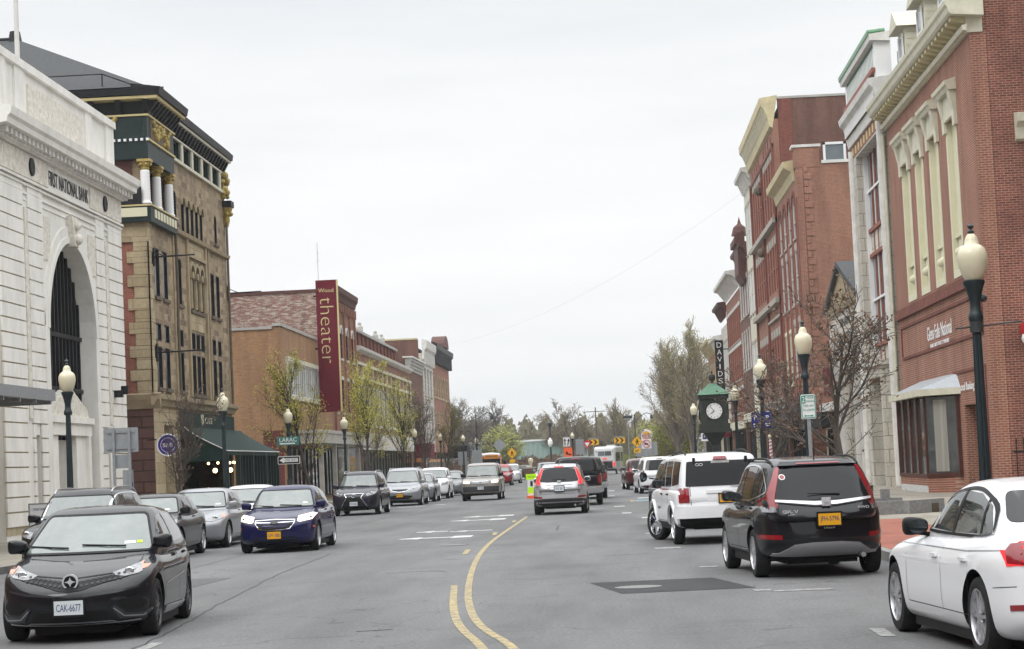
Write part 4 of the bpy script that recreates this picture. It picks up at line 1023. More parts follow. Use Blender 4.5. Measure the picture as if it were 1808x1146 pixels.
def school_bus():
    r = thing('school_bus', 'yellow school bus with a white roof at the far end of the left lane', 'bus')
    body = MB(); vs, fs = cube_sphere(14, 16, 12); out = []
    for p in vs:
        a, b, c = sqn(p, 9); y = b * 1.2; z = 1.75 + c * 1.3
        if c > .2: z -= .22 * b * b * c; 
        out.append((a * 5.0, y, z))
    body.add(out, fs); body.build('body', 'paint_schoolbus', r, smooth=True, local=True, angle=50)
    m = MB(); out = []
    for p in vs:
        a, b, c = sqn(p, 9); out.append((a * 4.98, b * 1.14, 2.62 + c * .42 - .16 * b * b * max(0, c)))
    m.add(out, fs); m.build('roof', 'white_paint', r, smooth=True, local=True, angle=50)
    m = MB(); m.box(4.95, 5.04, -1.0, 1.0, 1.65, 2.35); w = m.build('windshield', 'car_glass', r, local=True)
    m = MB(); m.box(5.03, 5.06, -.02, .02, 1.65, 2.35); m.build('windshield_bar', 'car_black', w, local=True)
    m = MB(); m.box(4.9, 5.05, -.75, .75, 2.48, 2.78); sg = m.build('sign_panel', 'paint_schoolbus', r, local=True)
    text('SCHOOL BUS', 1.2, .17, 'black_paint', (5.055, 0, 2.63), pi / 2, sg, 'lettering', depth=.01)
    for y in (-.95, .95):
        m = MB(); m.box(4.9, 5.05, y - .12, y + .12, 2.45, 2.68); m.build('warning_lamp', 'lens_amber', r, local=True)
        m = MB(); m.lathe([(.14, 5.0), (.13, 5.06), (.001, 5.07)], (0, y * .85, 1.0), 14, 'x'); m.build('headlight', 'lens_clear', r, local=True)
    m = MB(); m.box(4.95, 5.03, -.6, .6, .85, 1.3); m.build('grille', 'car_black', r, local=True)
    m = MB(); m.box(4.95, 5.15, -1.2, 1.2, .45, .72); m.build('bumper', 'car_black', r, local=True)
    for k in range(9):
        for y in (-1.2, 1.2):
            m = MB(); m.box(3.6 - k * .95, 4.4 - k * .95, y - .015, y + .015, 1.75, 2.3); m.build('side_window', 'car_glass', r, local=True)
    tm, rm, dm = wheel_meshes(.48, 'ten', 'alloy')
    for x in (3.4, -3.0):
        for y in (-1.05, 1.05):
            w = bpy.data.objects.new('wheel', tm); COL.objects.link(w); w.parent = r; w.location = (x, y, .48); w.rotation_euler = (0, 0, pi if y > 0 else 0)
            o = bpy.data.objects.new('rim', rm); COL.objects.link(o); o.parent = w
    for y in (-1.45, 1.45):
        m = MB(); m.box(4.7, 4.85, y - .12, y + .12, 1.6, 2.1); m.tube((4.8, y, 2.0), (4.9, y * .8, 2.3), .02); m.build('mirror', 'car_black', r, local=True)
    return r
def shuttle_bus():
    r = thing('shuttle_bus', 'white shuttle bus seen from behind at the far end of the right lane', 'bus')
    vs, fs = cube_sphere(12, 12, 12)
    m = MB(); m.add([(p[0] * 4.6, p[1] * 1.25, 1.85 + p[2] * 1.35) for p in (sqn(q, 14) for q in vs)], fs); m.build('body', 'paint_offwhite', r, smooth=True, local=True, angle=50)
    m = MB(); m.box(-4.63, -4.58, -.75, .75, 2.15, 2.65); w = m.build('rear_window', 'glass_pale', r, local=True)
    m = MB(); m.box(-4.645, -4.62, -.02, .02, 2.15, 2.65); m.build('window_bar', 'trim_white', w, local=True)
    m = MB(); m.box(-4.64, -4.58, -.85, .85, .75, 1.45); m.build('engine_cover', 'car_black', r, local=True)
    m = MB(); m.box(-4.7, -4.5, -1.2, 1.2, .40, .62); m.build('bumper', 'car_black', r, local=True)
    for y, ma in ((-1.05, 'lens_red_lit'), (1.05, 'lens_red')):
        m = MB(); m.box(-4.66, -4.58, y - .12, y + .12, .95, 1.35); m.build('taillight', ma, r, local=True)
        m = MB(); m.box(-4.66, -4.58, y * .9 - .05, y * .9 + .05, 2.6, 2.7); m.build('marker_lamp', 'car_black', r, local=True)
    m = MB(); m.box(-4.65, -4.6, -.22, .22, 1.75, 1.88); m.build('brake_light', 'lens_red_lit', r, local=True)
    m = MB(); m.box(-4.64, -4.6, -.9, .9, 1.50, 1.56); m.build('red_stripe', 'lens_red', r, local=True)
    for k in range(6):
        for y in (-1.25, 1.25):
            m = MB(); m.box(-4.2 + k * 1.3, -3.1 + k * 1.3, y - .02, y + .02, 1.5, 2.5); m.build('side_window', 'car_glass', r, local=True)
    tm, rm, dm = wheel_meshes(.45, 'ten', 'alloy')
    for x in (3.0, -2.6):
        for y in (-1.08, 1.08):
            w = bpy.data.objects.new('wheel', tm); COL.objects.link(w); w.parent = r; w.location = (x, y, .45); w.rotation_euler = (0, 0, pi if y > 0 else 0)
            o = bpy.data.objects.new('rim', rm); COL.objects.link(o); o.parent = w
    m = MB(); m.box(2.5, 3.3, -.5, .5, 3.2, 3.4); m.build('roof_unit', 'paint_offwhite', r, local=True)
    return r
# ---------------------------------------------------------------- ground, road, pavements
def asphalt_mat(name, base, dark, light):
    m, nt, b = _new(name); L = nt.links.new
    t = nt.nodes.new('ShaderNodeTexCoord')
    n1 = nt.nodes.new('ShaderNodeTexNoise'); n1.inputs['Scale'].default_value = 22; n1.inputs['Detail'].default_value = 8; n1.inputs['Roughness'].default_value = .8
    L(t.outputs['Object'], n1.inputs['Vector'])
    mp2 = nt.nodes.new('ShaderNodeMapping'); mp2.inputs['Scale'].default_value = (.55, .09, 1); L(t.outputs['Object'], mp2.inputs[0])
    n2 = nt.nodes.new('ShaderNodeTexNoise'); n2.inputs['Scale'].default_value = 1.0; n2.inputs['Detail'].default_value = 6; n2.inputs['Roughness'].default_value = .6; L(mp2.outputs[0], n2.inputs['Vector'])
    r1 = nt.nodes.new('ShaderNodeValToRGB'); r1.color_ramp.elements[0].position = .36; r1.color_ramp.elements[1].position = .66
    r1.color_ramp.elements[0].color = rgb(dark); r1.color_ramp.elements[1].color = rgb(light); L(n1.outputs['Fac'], r1.inputs[0])
    r2 = nt.nodes.new('ShaderNodeMapRange'); r2.inputs[1].default_value = .34; r2.inputs[2].default_value = .66; r2.inputs[3].default_value = .76; r2.inputs[4].default_value = 1.18; L(n2.outputs['Fac'], r2.inputs[0])
    mm = nt.nodes.new('ShaderNodeMix'); mm.data_type = 'RGBA'; mm.blend_type = 'MULTIPLY'; mm.inputs[0].default_value = 1; L(r1.outputs[0], mm.inputs[6]); L(r2.outputs[0], mm.inputs[7])
    # oil and tyre stains, broad blotches
    ns = nt.nodes.new('ShaderNodeTexNoise'); ns.inputs['Scale'].default_value = .55; ns.inputs['Detail'].default_value = 9; ns.inputs['Roughness'].default_value = .72; L(t.outputs['Object'], ns.inputs['Vector'])
    rs = nt.nodes.new('ShaderNodeMapRange'); rs.inputs[1].default_value = .28; rs.inputs[2].default_value = .46; rs.inputs[3].default_value = .74; rs.inputs[4].default_value = 1; L(ns.outputs['Fac'], rs.inputs[0])
    ms = nt.nodes.new('ShaderNodeMix'); ms.data_type = 'RGBA'; ms.blend_type = 'MULTIPLY'; ms.inputs[0].default_value = 1; L(mm.outputs[2], ms.inputs[6]); L(rs.outputs[0], ms.inputs[7]); mm = ms
    # fine cracks
    v = nt.nodes.new('ShaderNodeTexVoronoi'); v.feature = 'DISTANCE_TO_EDGE'; v.inputs['Scale'].default_value = .17
    nd = nt.nodes.new('ShaderNodeTexNoise'); nd.inputs['Scale'].default_value = 1.2; L(t.outputs['Object'], nd.inputs['Vector'])
    ad = nt.nodes.new('ShaderNodeVectorMath'); ad.operation = 'MULTIPLY_ADD'; L(nd.outputs['Color'], ad.inputs[0]); ad.inputs[1].default_value = (1.6, 1.6, 0); L(t.outputs['Object'], ad.inputs[2])
    L(ad.outputs[0], v.inputs['Vector'])
    cr = nt.nodes.new('ShaderNodeMapRange'); cr.inputs[1].default_value = .0; cr.inputs[2].default_value = .0035; cr.inputs[3].default_value = .62; cr.inputs[4].default_value = 1; L(v.outputs['Distance'], cr.inputs[0])
    m3 = nt.nodes.new('ShaderNodeMix'); m3.data_type = 'RGBA'; m3.blend_type = 'MULTIPLY'; m3.inputs[0].default_value = 1; L(mm.outputs[2], m3.inputs[6]); L(cr.outputs[0], m3.inputs[7])
    L(m3.outputs[2], b.inputs['Base Color']); b.inputs['Roughness'].default_value = .88; b.inputs['Specular IOR Level'].default_value = .3
    bp = nt.nodes.new('ShaderNodeBump'); bp.inputs['Strength'].default_value = .35; bp.inputs['Distance'].default_value = .01; L(n1.outputs['Fac'], bp.inputs['Height']); L(bp.outputs[0], b.inputs['Normal'])
asphalt_mat('asphalt', 0, (.098, .099, .101), (.205, .206, .207))
asphalt_mat('asphalt_patch', 0, (.035, .036, .038), (.060, .061, .064))
asphalt_mat('asphalt_old', 0, (.075, .076, .078), (.145, .146, .148))
def worn(name, col, amount):
    m, nt, b = _new(name); L = nt.links.new
    t = nt.nodes.new('ShaderNodeTexCoord'); n1 = nt.nodes.new('ShaderNodeTexNoise'); n1.inputs['Scale'].default_value = 9; n1.inputs['Detail'].default_value = 8; n1.inputs['Roughness'].default_value = .75
    L(t.outputs['Object'], n1.inputs['Vector'])
    r = nt.nodes.new('ShaderNodeValToRGB'); r.color_ramp.elements[0].position = amount - .07; r.color_ramp.elements[1].position = amount + .07
    r.color_ramp.elements[0].color = (.15, .15, .148, 1); r.color_ramp.elements[1].color = rgb(col); L(n1.outputs['Fac'], r.inputs[0]); L(r.outputs[0], b.inputs['Base Color']); b.inputs['Roughness'].default_value = .75
worn('paint_line_white', (.56, .56, .55), .42)
worn('paint_line_faint', (.34, .34, .33), .50)
worn('paint_line_yellow', (.44, .34, .14), .49)
worn('paint_line_blue', (.16, .30, .34), .45)
brickm('concrete', (.30, .275, .23), (.27, .245, .205), (.15, .135, .115), bw=1.6, rh=1.6, ms=.02, stain=(.22, .20, .17), sscale=.8, flat=True, bump=.1)
pm('concrete_plain', (.33, .30, .25), (.27, .245, .205), scale=1.4, rough=.9, bump=.1)
pm('kerb_stone', (.30, .295, .285), (.20, .195, .19), scale=5, rough=.85, bump=.3)
pm('granite', (.26, .255, .25), (.17, .168, .165), scale=14, rough=.8, bump=.3)
pm('far_ground', (.12, .12, .10), (.16, .15, .12), scale=.2, rough=.95)
pm('tar_seal', (.05, .05, .052), None, rough=.6)
brickm('paver_brick', (.36, .125, .085), (.29, .095, .065), (.27, .16, .12), bw=.2, rh=.1, ms=.008, stain=(.22, .085, .065), sscale=.8, flat=True)

struct(MB().box(-900, 900, -60, 1500, -.5, -.02).build('ground', 'far_ground'))
LC = [(-60, -12.6), (40, -12.4), (60, -12.0), (84, -11.4), (110, -11.0), (150, -10.9), (200, -10.9), (262, -11.5)]
RC = [(-60, 4.9), (16, 4.85), (30, 4.2), (36, 4.15), (60, 3.95), (90, 3.7), (120, 3.3), (170, 3.2), (262, 3.2)]
road = MB()
road.add([(-70, -60, 0), (60, -60, 0), (60, 420, 0), (-70, 420, 0)], [(0, 1, 2, 3)])
struct(road.build('road', 'asphalt'))
def interp(pts, y):
    if y <= pts[0][0]: return pts[0][1]
    for (a, b), (c, d) in zip(pts[:-1], pts[1:]):
        if y <= c: return b + (d - b) * (y - a) / (c - a)
    return pts[-1][1]
def strip(mb, fx0, fx1, y0, y1, z0, z1, step=4):
    ys = [y0]
    while ys[-1] < y1 - 1e-6: ys.append(min(ys[-1] + step, y1))
    for a, b in zip(ys[:-1], ys[1:]):
        mb.hexa([(fx0(a), a, z0), (fx1(a), a, z0), (fx1(b), b, z0), (fx0(b), b, z0)], [(fx0(a), a, z1), (fx1(a), a, z1), (fx1(b), b, z1), (fx0(b), b, z1)])
lc = lambda y: interp(LC, y); rc = lambda y: interp(RC, y)
# left pavement is broken by the side street at Y 99..111
def brick_part(y): return rc(y) + .18
for name, y0, y1 in (('pavement', -60, 99), ('pavement', 111, 262)):
    m = MB(); strip(m, lambda y: -40, lambda y: lc(y) - .16, y0, y1, -.1, .14); struct(m.build(name, 'concrete'))
    m = MB(); strip(m, lambda y: lc(y) - .16, lc, y0, y1, -.1, .145); struct(m.build('kerb', 'kerb_stone'))
m = MB(); strip(m, lambda y: rc(y) + .16, lambda y: 40, -60, 262, -.1, .14); struct(m.build('pavement', 'concrete'))
m = MB(); strip(m, rc, lambda y: rc(y) + .16, -60, 262, -.1, .145); struct(m.build('kerb', 'kerb_stone'))
m = MB(); strip(m, lambda y: rc(y) + .17, lambda y: rc(y) + 2.3, 8, 47.5, .138, .146); struct(m.build('brick_pavement', 'paver_brick'))
# markings: sheets 4 mm above the road
def sheet(mb, pts, z=.005): mb.add([(p[0], p[1], z) for p in pts], [tuple(range(len(pts)))])
def line_poly(mb, pts, w, z=.005):
    for a, b in zip(pts[:-1], pts[1:]):
        a = Vector((a[0], a[1], 0)); b = Vector((b[0], b[1], 0)); t = (b - a).normalized(); n = Vector((-t.y, t.x, 0)) * w / 2
        sheet(mb, [a - n, b - n, b + n, a + n], z)
def smooth_pts(p, it=3):
    for _ in range(it):
        q = [p[0]]
        for a, b in zip(p[:-1], p[1:]): q += [(a[0] * .75 + b[0] * .25, a[1] * .75 + b[1] * .25), (a[0] * .25 + b[0] * .75, a[1] * .25 + b[1] * .75)]
        p = q + [p[-1]]
    return p
yl = smooth_pts([(-.35, 14), (-.98, 20.2), (-1.50, 22.8), (-1.85, 26), (-2.20, 30.9), (-2.62, 39), (-2.85, 47), (-2.86, 60), (-2.86, 69)])
m = MB(); line_poly(m, yl, .10); struct(m.build('road_marking', 'paint_line_yellow'))
yl2 = smooth_pts([(-.75, 15), (-1.30, 20.3), (-1.75, 23), (-2.05, 26), (-2.42, 31.2)])
m = MB(); line_poly(m, yl2, .10); struct(m.build('road_marking', 'paint_line_yellow'))
for y0, y1 in ((42.0, 44.2), (52.5, 54.6), (63, 65)):
    m = MB(); line_poly(m, [(-3.02, y0), (-3.10, y1)], .11); struct(m.build('road_marking', 'paint_line_yellow'))
def arrow(x, y, left=True, s=1.0):
    """turn arrow lying on the road, seen almost edge on"""
    m = MB()
    d = -1 if left else 1
    sheet(m, [(x, y), (x + .15, y), (x + .15, y + 1.6), (x, y + 1.6)])
    sheet(m, [(x + .15 * (d > 0), y + 1.6), (x + .15 * (d > 0) - d * .0, y + 1.75), (x + d * .9, y + 1.75), (x + d * .9, y + 1.55), (x + .15 * (d > 0), y + 1.45)])
    sheet(m, [(x + d * .9, y + 1.25), (x + d * 1.5, y + 1.65), (x + d * .9, y + 2.05)])
    struct(m.build('road_marking', 'paint_line_white'))
def edge_bar(x0, x1, y, w, head=None):
    """wide painted symbol stroke across the lane"""
    m = MB(); h = w / 2
    sheet(m, [(x0, y - h), (x1, y - h), (x1, y + h), (x0, y + h)])
    if head == 'l': sheet(m, [(x0 + .45, y - h * 3.2), (x0 + .05, y), (x0 + .45, y + h * 3.2)], .0065)
    if head == 'r': sheet(m, [(x1 - .45, y - h * 3.2), (x1, y), (x1 - .45, y + h * 3.2)], .0065)
    if head == 'b':
        sheet(m, [(x0 - .1, y), (x0 + .5, y - h * 3), (x0 + .5, y + h * 3)], .0065); sheet(m, [(x1 - .5, y - h * 3), (x1, y - h * 2.5), (x1, y + h * 2.5), (x1 - .5, y + h * 3)], .0065)
    struct(m.build('road_marking', 'paint_line_white'))
edge_bar(-5.35, -3.55, 52.3, .45, 'b')
edge_bar(-5.40, -4.55, 57.2, .45, 'l'); edge_bar(-4.45, -3.3, 56.6, .35, 'l')
edge_bar(-5.2, -3.48, 67.3, .55, 'b'); edge_bar(-5.1, -3.42, 71.6, .55, 'b')
# parking ticks and dashes
for (x, y, w, l) in [(2.5, 20.3, .14, .9), (1.85, 27.2, .22, .3), (2.35, 26.9, .75, .22), (1.45, 33.4, .3, .25), (1.0, 40.8, .5, .6), (.9, 49, .4, .5), (.4, 68, .3, .9), (.2, 78, .4, .9), (1.0, 62, .4, .7), (-.1, 100, .3, 1.6), (-.1, 116, .3, 1.6), (-9.4, 94.6, .7, .5), (-8.8, 95.3, .5, .5), (-8.1, 97.3, .6, .6), (-5.0, 22.2, .14, .9), (1.3, 92, .5, 1.5)]:
    m = MB(); sheet(m, [(x - w / 2, y - l / 2), (x + w / 2, y - l / 2 - .05), (x + w / 2, y + l / 2), (x - w / 2, y + l / 2 + .04)]); struct(m.build('road_marking', 'paint_line_faint' if y < 50 else 'paint_line_white'))
m = MB(); sheet(m, [(.9, 85.3), (1.9, 85.3), (1.9, 88.2), (.9, 88.2)]); struct(m.build('road_marking', 'paint_line_blue'))
m = MB(); sheet(m, [(.68, 85.3), (.86, 85.3), (.86, 88.2), (.68, 88.2)]); struct(m.build('road_marking', 'paint_line_yellow'))
m = MB(); line_poly(m, [(.6, 86), (-2.4, 87)], .3); struct(m.build('road_marking', 'paint_line_faint'))
# dark repair patch, manhole, sealed cracks
m = MB(); sheet(m, [(-.40, 30.35), (.05, 27.65), (1.80, 27.75), (1.36, 30.4)], .004); struct(m.build('road_patch', 'asphalt_patch'))
m = MB(); sheet(m, [(.28 + .33 * cos(k * pi / 12), 28.9 + .33 * sin(k * pi / 12)) for k in range(24)], .0085); struct(m.build('manhole_cover', 'granite'))
m = MB()
random.seed(3)
pts = [(-5.0, 20), (-5.26, 25.1), (-5.6, 30), (-5.96, 36.8), (-6.17, 45.9)]
fine = []
for (a, b), (c, d) in zip(pts[:-1], pts[1:]):
    for k in range(14): t = k / 14; fine.append((a + (c - a) * t + random.uniform(-.03, .03), b + (d - b) * t))
line_poly(m, fine, .022, .004); struct(m.build('road_crack', 'tar_seal'))
for pts in ([(-3.9, 35.6), (-3.2, 35.9), (-2.9, 35.5)], [(-2.9, 23.1), (-2.5, 23.2)], [(-.2, 38.6), (.6, 38.9)], [(-3.3, 39.9), (-2.9, 39.8)], [(-1.5, 54), (-1.55, 58)]):
    m = MB(); line_poly(m, smooth_pts(pts, 2), .05, .004); struct(m.build('road_crack', 'tar_seal'))
for xs in ((-8.3, -8.25),):
    random.seed(int(abs(xs[0]) * 10)); fine = [(xs[0] + (xs[1] - xs[0]) * k / 60 + random.uniform(-.012, .012), 16 + k * 2.2) for k in range(61)]
    m = MB(); line_poly(m, fine, .014, .004); struct(m.build('road_crack', 'tar_seal'))
m = MB(); sheet(m, [(-7.9, 33.2), (-6.9, 33.0), (-6.7, 36.4), (-7.8, 36.6)], .004); struct(m.build('road_patch', 'asphalt_old'))
m = MB(); sheet(m, [(-3.6 + .33 * cos(k * pi / 12), 47 + .33 * sin(k * pi / 12)) for k in range(24)], .0085); struct(m.build('manhole_cover', 'granite'))
# pale worn wheel tracks are left to the asphalt noise
# granite planting bed with stones by the pavement
pl = thing('planting_bed', 'raised granite-edged planting bed with broken blocks beside the black SUV', 'planter', (6.6, 52.5, .14))
m = MB()
for a, b in (((5.3, 50.8), (6.9, 50.8)), ((6.95, 50.6), (7.9, 51.4))):
    a = Vector((a[0], a[1], 0)); b = Vector((b[0], b[1], 0)); t = (b - a).normalized(); n = Vector((-t.y, t.x, 0)) * .13
    m.hexa([(a - n).to_tuple()[:2] + (.14,), (b - n).to_tuple()[:2] + (.14,), (b + n).to_tuple()[:2] + (.14,), (a + n).to_tuple()[:2] + (.14,)], [(a - n).to_tuple()[:2] + (.46,), (b - n).to_tuple()[:2] + (.46,), (b + n).to_tuple()[:2] + (.46,), (a + n).to_tuple()[:2] + (.46,)])
m.build('edge_block', 'granite', pl)
MB().box(5.0, 7.8, 51.0, 54.5, .14, .36).build('soil', 'soil', pl)
m = MB(); m.box(6.4, 7.1, 52.2, 52.6, .36, .50); m.box(6.6, 6.8, 52.2, 52.5, .5, .72); m.build('stone', 'granite', pl)
# ---------------------------------------------------------------- buildings
class Fac:
    """wall plane: axis 'x' (wall x=c, s runs along y) or 'y' (wall y=c, s runs along x); n = outward sign"""
    def __init__(s, root, axis, c, n): s.root, s.axis, s.c, s.n = root, axis, c, n; s.holes = []
    def P(s, u, z, d): return (s.c + s.n * d, u, z) if s.axis == 'x' else (u, s.c + s.n * d, z)
    def rz(s): return (pi / 2 if s.n > 0 else -pi / 2) if s.axis == 'x' else 0
    def box(s, mb, u0, u1, z0, z1, d0, d1):
        mb.hexa([s.P(u0, z0, d0), s.P(u1, z0, d0), s.P(u1, z0, d1), s.P(u0, z0, d1)], [s.P(u0, z1, d0), s.P(u1, z1, d0), s.P(u1, z1, d1), s.P(u0, z1, d1)]); return s
    def prof(s, mb, prof, u0, u1):
        """cornice: profile of (d,z) swept from u0 to u1"""
        a = [s.P(u0, z, d) for d, z in prof]; b = [s.P(u1, z, d) for d, z in prof]; n = len(prof)
        mb.add(a + b, [tuple(range(n)), tuple(range(n, 2 * n))[::-1]] + [(i, (i + 1) % n, n + (i + 1) % n, n + i) for i in range(n)])
    def part(s, name, mat, fn, parent=None, smooth=False):
        mb = MB(); fn(mb); return mb.build(name, mat, parent or s.root, smooth=smooth)
    def pbox(s, name, mat, *a, parent=None): 
        mb = MB(); s.box(mb, *a); return mb.build(name, mat, parent or s.root)
    def wallgrid(s, mb, u0, u1, z0, z1, t=.35, holes=None):
        H_ = s.holes if holes is None else holes
        us = sorted({u0, u1} | {min(max(h[0], u0), u1) for h in H_} | {min(max(h[1], u0), u1) for h in H_}); zs = sorted({z0, z1} | {min(max(h[2], z0), z1) for h in H_} | {min(max(h[3], z0), z1) for h in H_})
        for a, b in zip(us[:-1], us[1:]):
            run = None
            for c, d in list(zip(zs[:-1], zs[1:])) + [(None, None)]:
                solid = c is not None and not any(h[0] - 1e-6 <= a and b <= h[1] + 1e-6 and h[2] - 1e-6 <= c and d <= h[3] + 1e-6 for h in H_)
                if solid: run = (run[0], d) if run else (c, d)
                elif run: s.box(mb, a, b, run[0], run[1], -t, 0); run = None
        for h in H_:
            if len(h) > 4 and h[4]:
                r = (h[1] - h[0]) / 2; uc = (h[0] + h[1]) / 2; zc = h[3] - r
                for sg in (-1, 1):
                    n = 8; pts = [(uc + sg * r * sin(pi / 2 * k / n), zc + r * cos(pi / 2 * k / n)) for k in range(n + 1)]
                    pts = [(uc, h[3])] + pts[1:] if False else pts
                    for p, q in zip(pts[:-1], pts[1:]):
                        # slabs between the arc and the square head
                        A = [s.P(p[0], p[1], 0), s.P(q[0], q[1], 0), s.P(q[0], h[3], 0), s.P(p[0], h[3] + 1e-4, 0)]
                        B = [s.P(p[0], p[1], -t), s.P(q[0], q[1], -t), s.P(q[0], h[3], -t), s.P(p[0], h[3] + 1e-4, -t)]
                        mb.hexa(A, B)
    def wall(s, u0, u1, z0, z1, mat, t=.35, name='wall'):
        mb = MB(); s.wallgrid(mb, u0, u1, z0, z1, t); return mb.build(name, mat, s.root)
    def win(s, uc, z0, w, h, arch=False, frame='trim_white', glass='glass_dark', nx=1, ny=2, dep=.02, sill='stone_sill', lintel=None, lh=.22, fw=.07, hole=True, surround=None, ny_z=None, blind=None):
        if hole: s.holes.append((uc - w / 2, uc + w / 2, z0, z0 + h, arch))
        key = (round(w, 3), round(h, 3), arch, frame, glass, nx, ny, dep, sill, lintel, lh, fw, surround, blind)
        if key not in WINC:
            r = w / 2
            pane = MB()
            if arch:
                pts = [(-r, 0)] + [(-r * cos(pi * k / 12), h - r + r * sin(pi * k / 12)) for k in range(13)] + [(r, 0)]
            else: pts = [(-r, 0), (-r, h), (r, h), (r, 0)]
            pane.prism([(x, dep + .03, z) for x, z in pts], (0, .02, 0))
            fr = MB(); inner = []
            for (x, z) in pts: inner.append((x, z))
            cl = pts + [pts[0]]
            for (a, b), (c, d) in zip(cl[:-1], cl[1:]):
                mid = Vector(((0 - (a + c) / 2), 0, (h / 2 - (b + d) / 2)));
                t = Vector((c - a, 0, d - b)); L__ = t.length
                if L__ < 1e-6: continue
                nn = Vector((t.z, 0, -t.x)).normalized()
                if nn.dot(mid) < 0: nn = -nn
                q = [(a, dep - .04, b), (c, dep - .04, d), (c + nn.x * fw, dep - .04, d + nn.z * fw), (a + nn.x * fw, dep - .04, b + nn.z * fw)]
                fr.hexa(q, [(x, dep + .03, z) for x, _, z in q])
            for k in range(1, nx):
                x = -r + w * k / nx; fr.box(x - fw * .4, x + fw * .4, dep - .03, dep + .028, fw, h - (fw if not arch else r * (1 - sqrt(max(0, 1 - (x / r) ** 2)))))
            for k in range(1, ny):
                z = (h if not arch else h - r) * k / ny; fr.box(-r + fw, r - fw, dep - .035, dep + .027, z - fw * .4, z + fw * .4)
            extra = []
            if sill: e = MB(); e.box(-r - .1, r + .1, -.10, dep, -.13, 0); extra.append(('sill', e, sill))
            if lintel == 'hood':
                e = MB(); e.box(-r - .12, r + .12, -.12, .05, h, h + lh * .6); e.box(-r - .2, r + .2, -.22, .05, h + lh * .6, h + lh); extra.append(('hood', e, surround or 'trim_white'))
            elif lintel == 'archhood':
                e = MB()
                for k in range(12):
                    a0, a1 = pi * k / 12, pi * (k + 1) / 12
                    q = [(-rr * cos(a_), -.09, h - r + rr * sin(a_)) for rr, a_ in ((r, a0), (r, a1), (r + lh, a1), (r + lh, a0))]; e.hexa(q, [(x, .03, z) for x, _, z in q])
                extra.append(('hood', e, surround or 'stone_trim'))
            elif lintel: e = MB(); e.box(-r - .12, r + .12, -.05, .05, h + .003, h + lh); extra.append(('lintel', e, lintel))
            if surround and lintel != 'hood' and lintel != 'archhood':
                e = MB(); e.box(-r - .1, -r, -.015, .05, 0, h); e.box(r, r + .1, -.015, .05, 0, h); extra.append(('jamb', e, surround))
            if blind: e = MB(); e.box(-r + fw, r - fw, dep + .022, dep + .028, h * .55, h - fw); extra.append(('blind', e, blind))
            po = pane.build('window', glass, local=True); fo = fr.build('frame', frame, local=True)
            ex = [(n_, e.build(n_, m_, local=True)) for n_, e, m_ in extra]
            WINC[key] = (po.data, fo.data, [(n_, o.data) for n_, o in ex])
            for o in [po, fo] + [o for _, o in ex]: bpy.data.objects.remove(o)
        pd, fd, ex = WINC[key]
        o = bpy.data.objects.new('window', pd); COL.objects.link(o); o.parent = s.root
        o.location = Vector(s.P(uc, z0, 0)) - wloc(s.root); o.rotation_euler = (0, 0, s.rz())
        for n_, d_ in [('frame', fd)] + ex:
            c = bpy.data.objects.new(n_, d_); COL.objects.link(c); c.parent = o
        return o
    def text(s, t, uc, zc, w, h, mat, d=.02, parent=None, **k):
        par = parent or s.root
        return text(t, w, h, mat, Vector(s.P(uc, zc, d)) - wloc(par), s.rz(), par, **k)
WINC = {}
def shell(root, x0, x1, y0, y1, z, mat, roofmat='roof_tar', faces='BLR', t=.3, rz=None):
    """plain outer walls behind a facade: B=far end, N=near end, plus back wall and flat roof"""
    m = MB()
    if 'N' in faces: m.box(x0, x1, y0, y0 + t, 0, z)
    if 'F' in faces: m.box(x0, x1, y1 - t, y1, 0, z)
    m.box(x0 if abs(x0) > abs(x1) else x1 - t, x0 + t if abs(x0) > abs(x1) else x1, y0 + t, y1 - t, 0, z)
    m.build('outer_wall', mat, root)
    MB().box(x0 + .31, x1 - .31, y0 + .31, y1 - .31, z - .6, (rz or z - .3)).build('roof', roofmat, root)
LX, RX = -17.7, 11.6

# ================= LEFT: marble bank =================
b = thing('bank_building', 'white marble bank with tall arched window and its name cut in the frieze', 'building', (LX - 6, 68, 0))
f = Fac(b, 'x', LX, 1)
Y0, Y1 = 60.6, 76.05; AC, AR, ASP = 68.75, 3.0, 6.72
f.holes = [(AC - AR, AC + AR, .14, ASP + AR, True), (63.9, 64.5, .5, 3.3), (73.1, 73.6, .5, 3.3)]
f.wall(Y0, Y1, 0, 11.2, 'marble', t=1.3)
fr = f.pbox('frieze', 'marble', Y0 - .02, Y1 + .02, 11.2, 12.1, -1.3, .04)
f.pbox('parapet', 'marble', Y0 + .1, Y1 - .25, 12.83, 14.7, -.7, -.12)
m = MB(); f.box(m, Y0 - .05, Y1 - .12, 14.7, 14.95, -.85, .02); f.box(m, Y0, Y0 + 1.3, 12.83, 14.7, -.65, -.03); f.box(m, 63.0, 64.1, 12.83, 14.7, -.65, -.05); f.box(m, 71.7, 72.6, 12.83, 14.7, -.65, -.05); f.box(m, Y1 - 1.4, Y1 - .2, 12.83, 14.7, -.65, -.05)
m.build('coping', 'marble', b)
f.pbox('carved_panel', 'marble_carved', 64.5, 71.3, 13.25, 14.35, -.2, -.06)
m = MB(); f.prof(m, [(-.1, 12.1), (.25, 12.1), (.3, 12.32), (.60, 12.36), (.63, 12.52), (.72, 12.6), (.76, 12.83), (-.1, 12.9)], Y0 - .9, Y1 + .4); m.build('cornice', 'marble', b)
m = MB()
k = Y0 - .5
while k < Y1 + .4: f.box(m, k, k + .22, 12.14, 12.352, .2, .48); k += .47
m.build('dentils', 'trim_white', b)
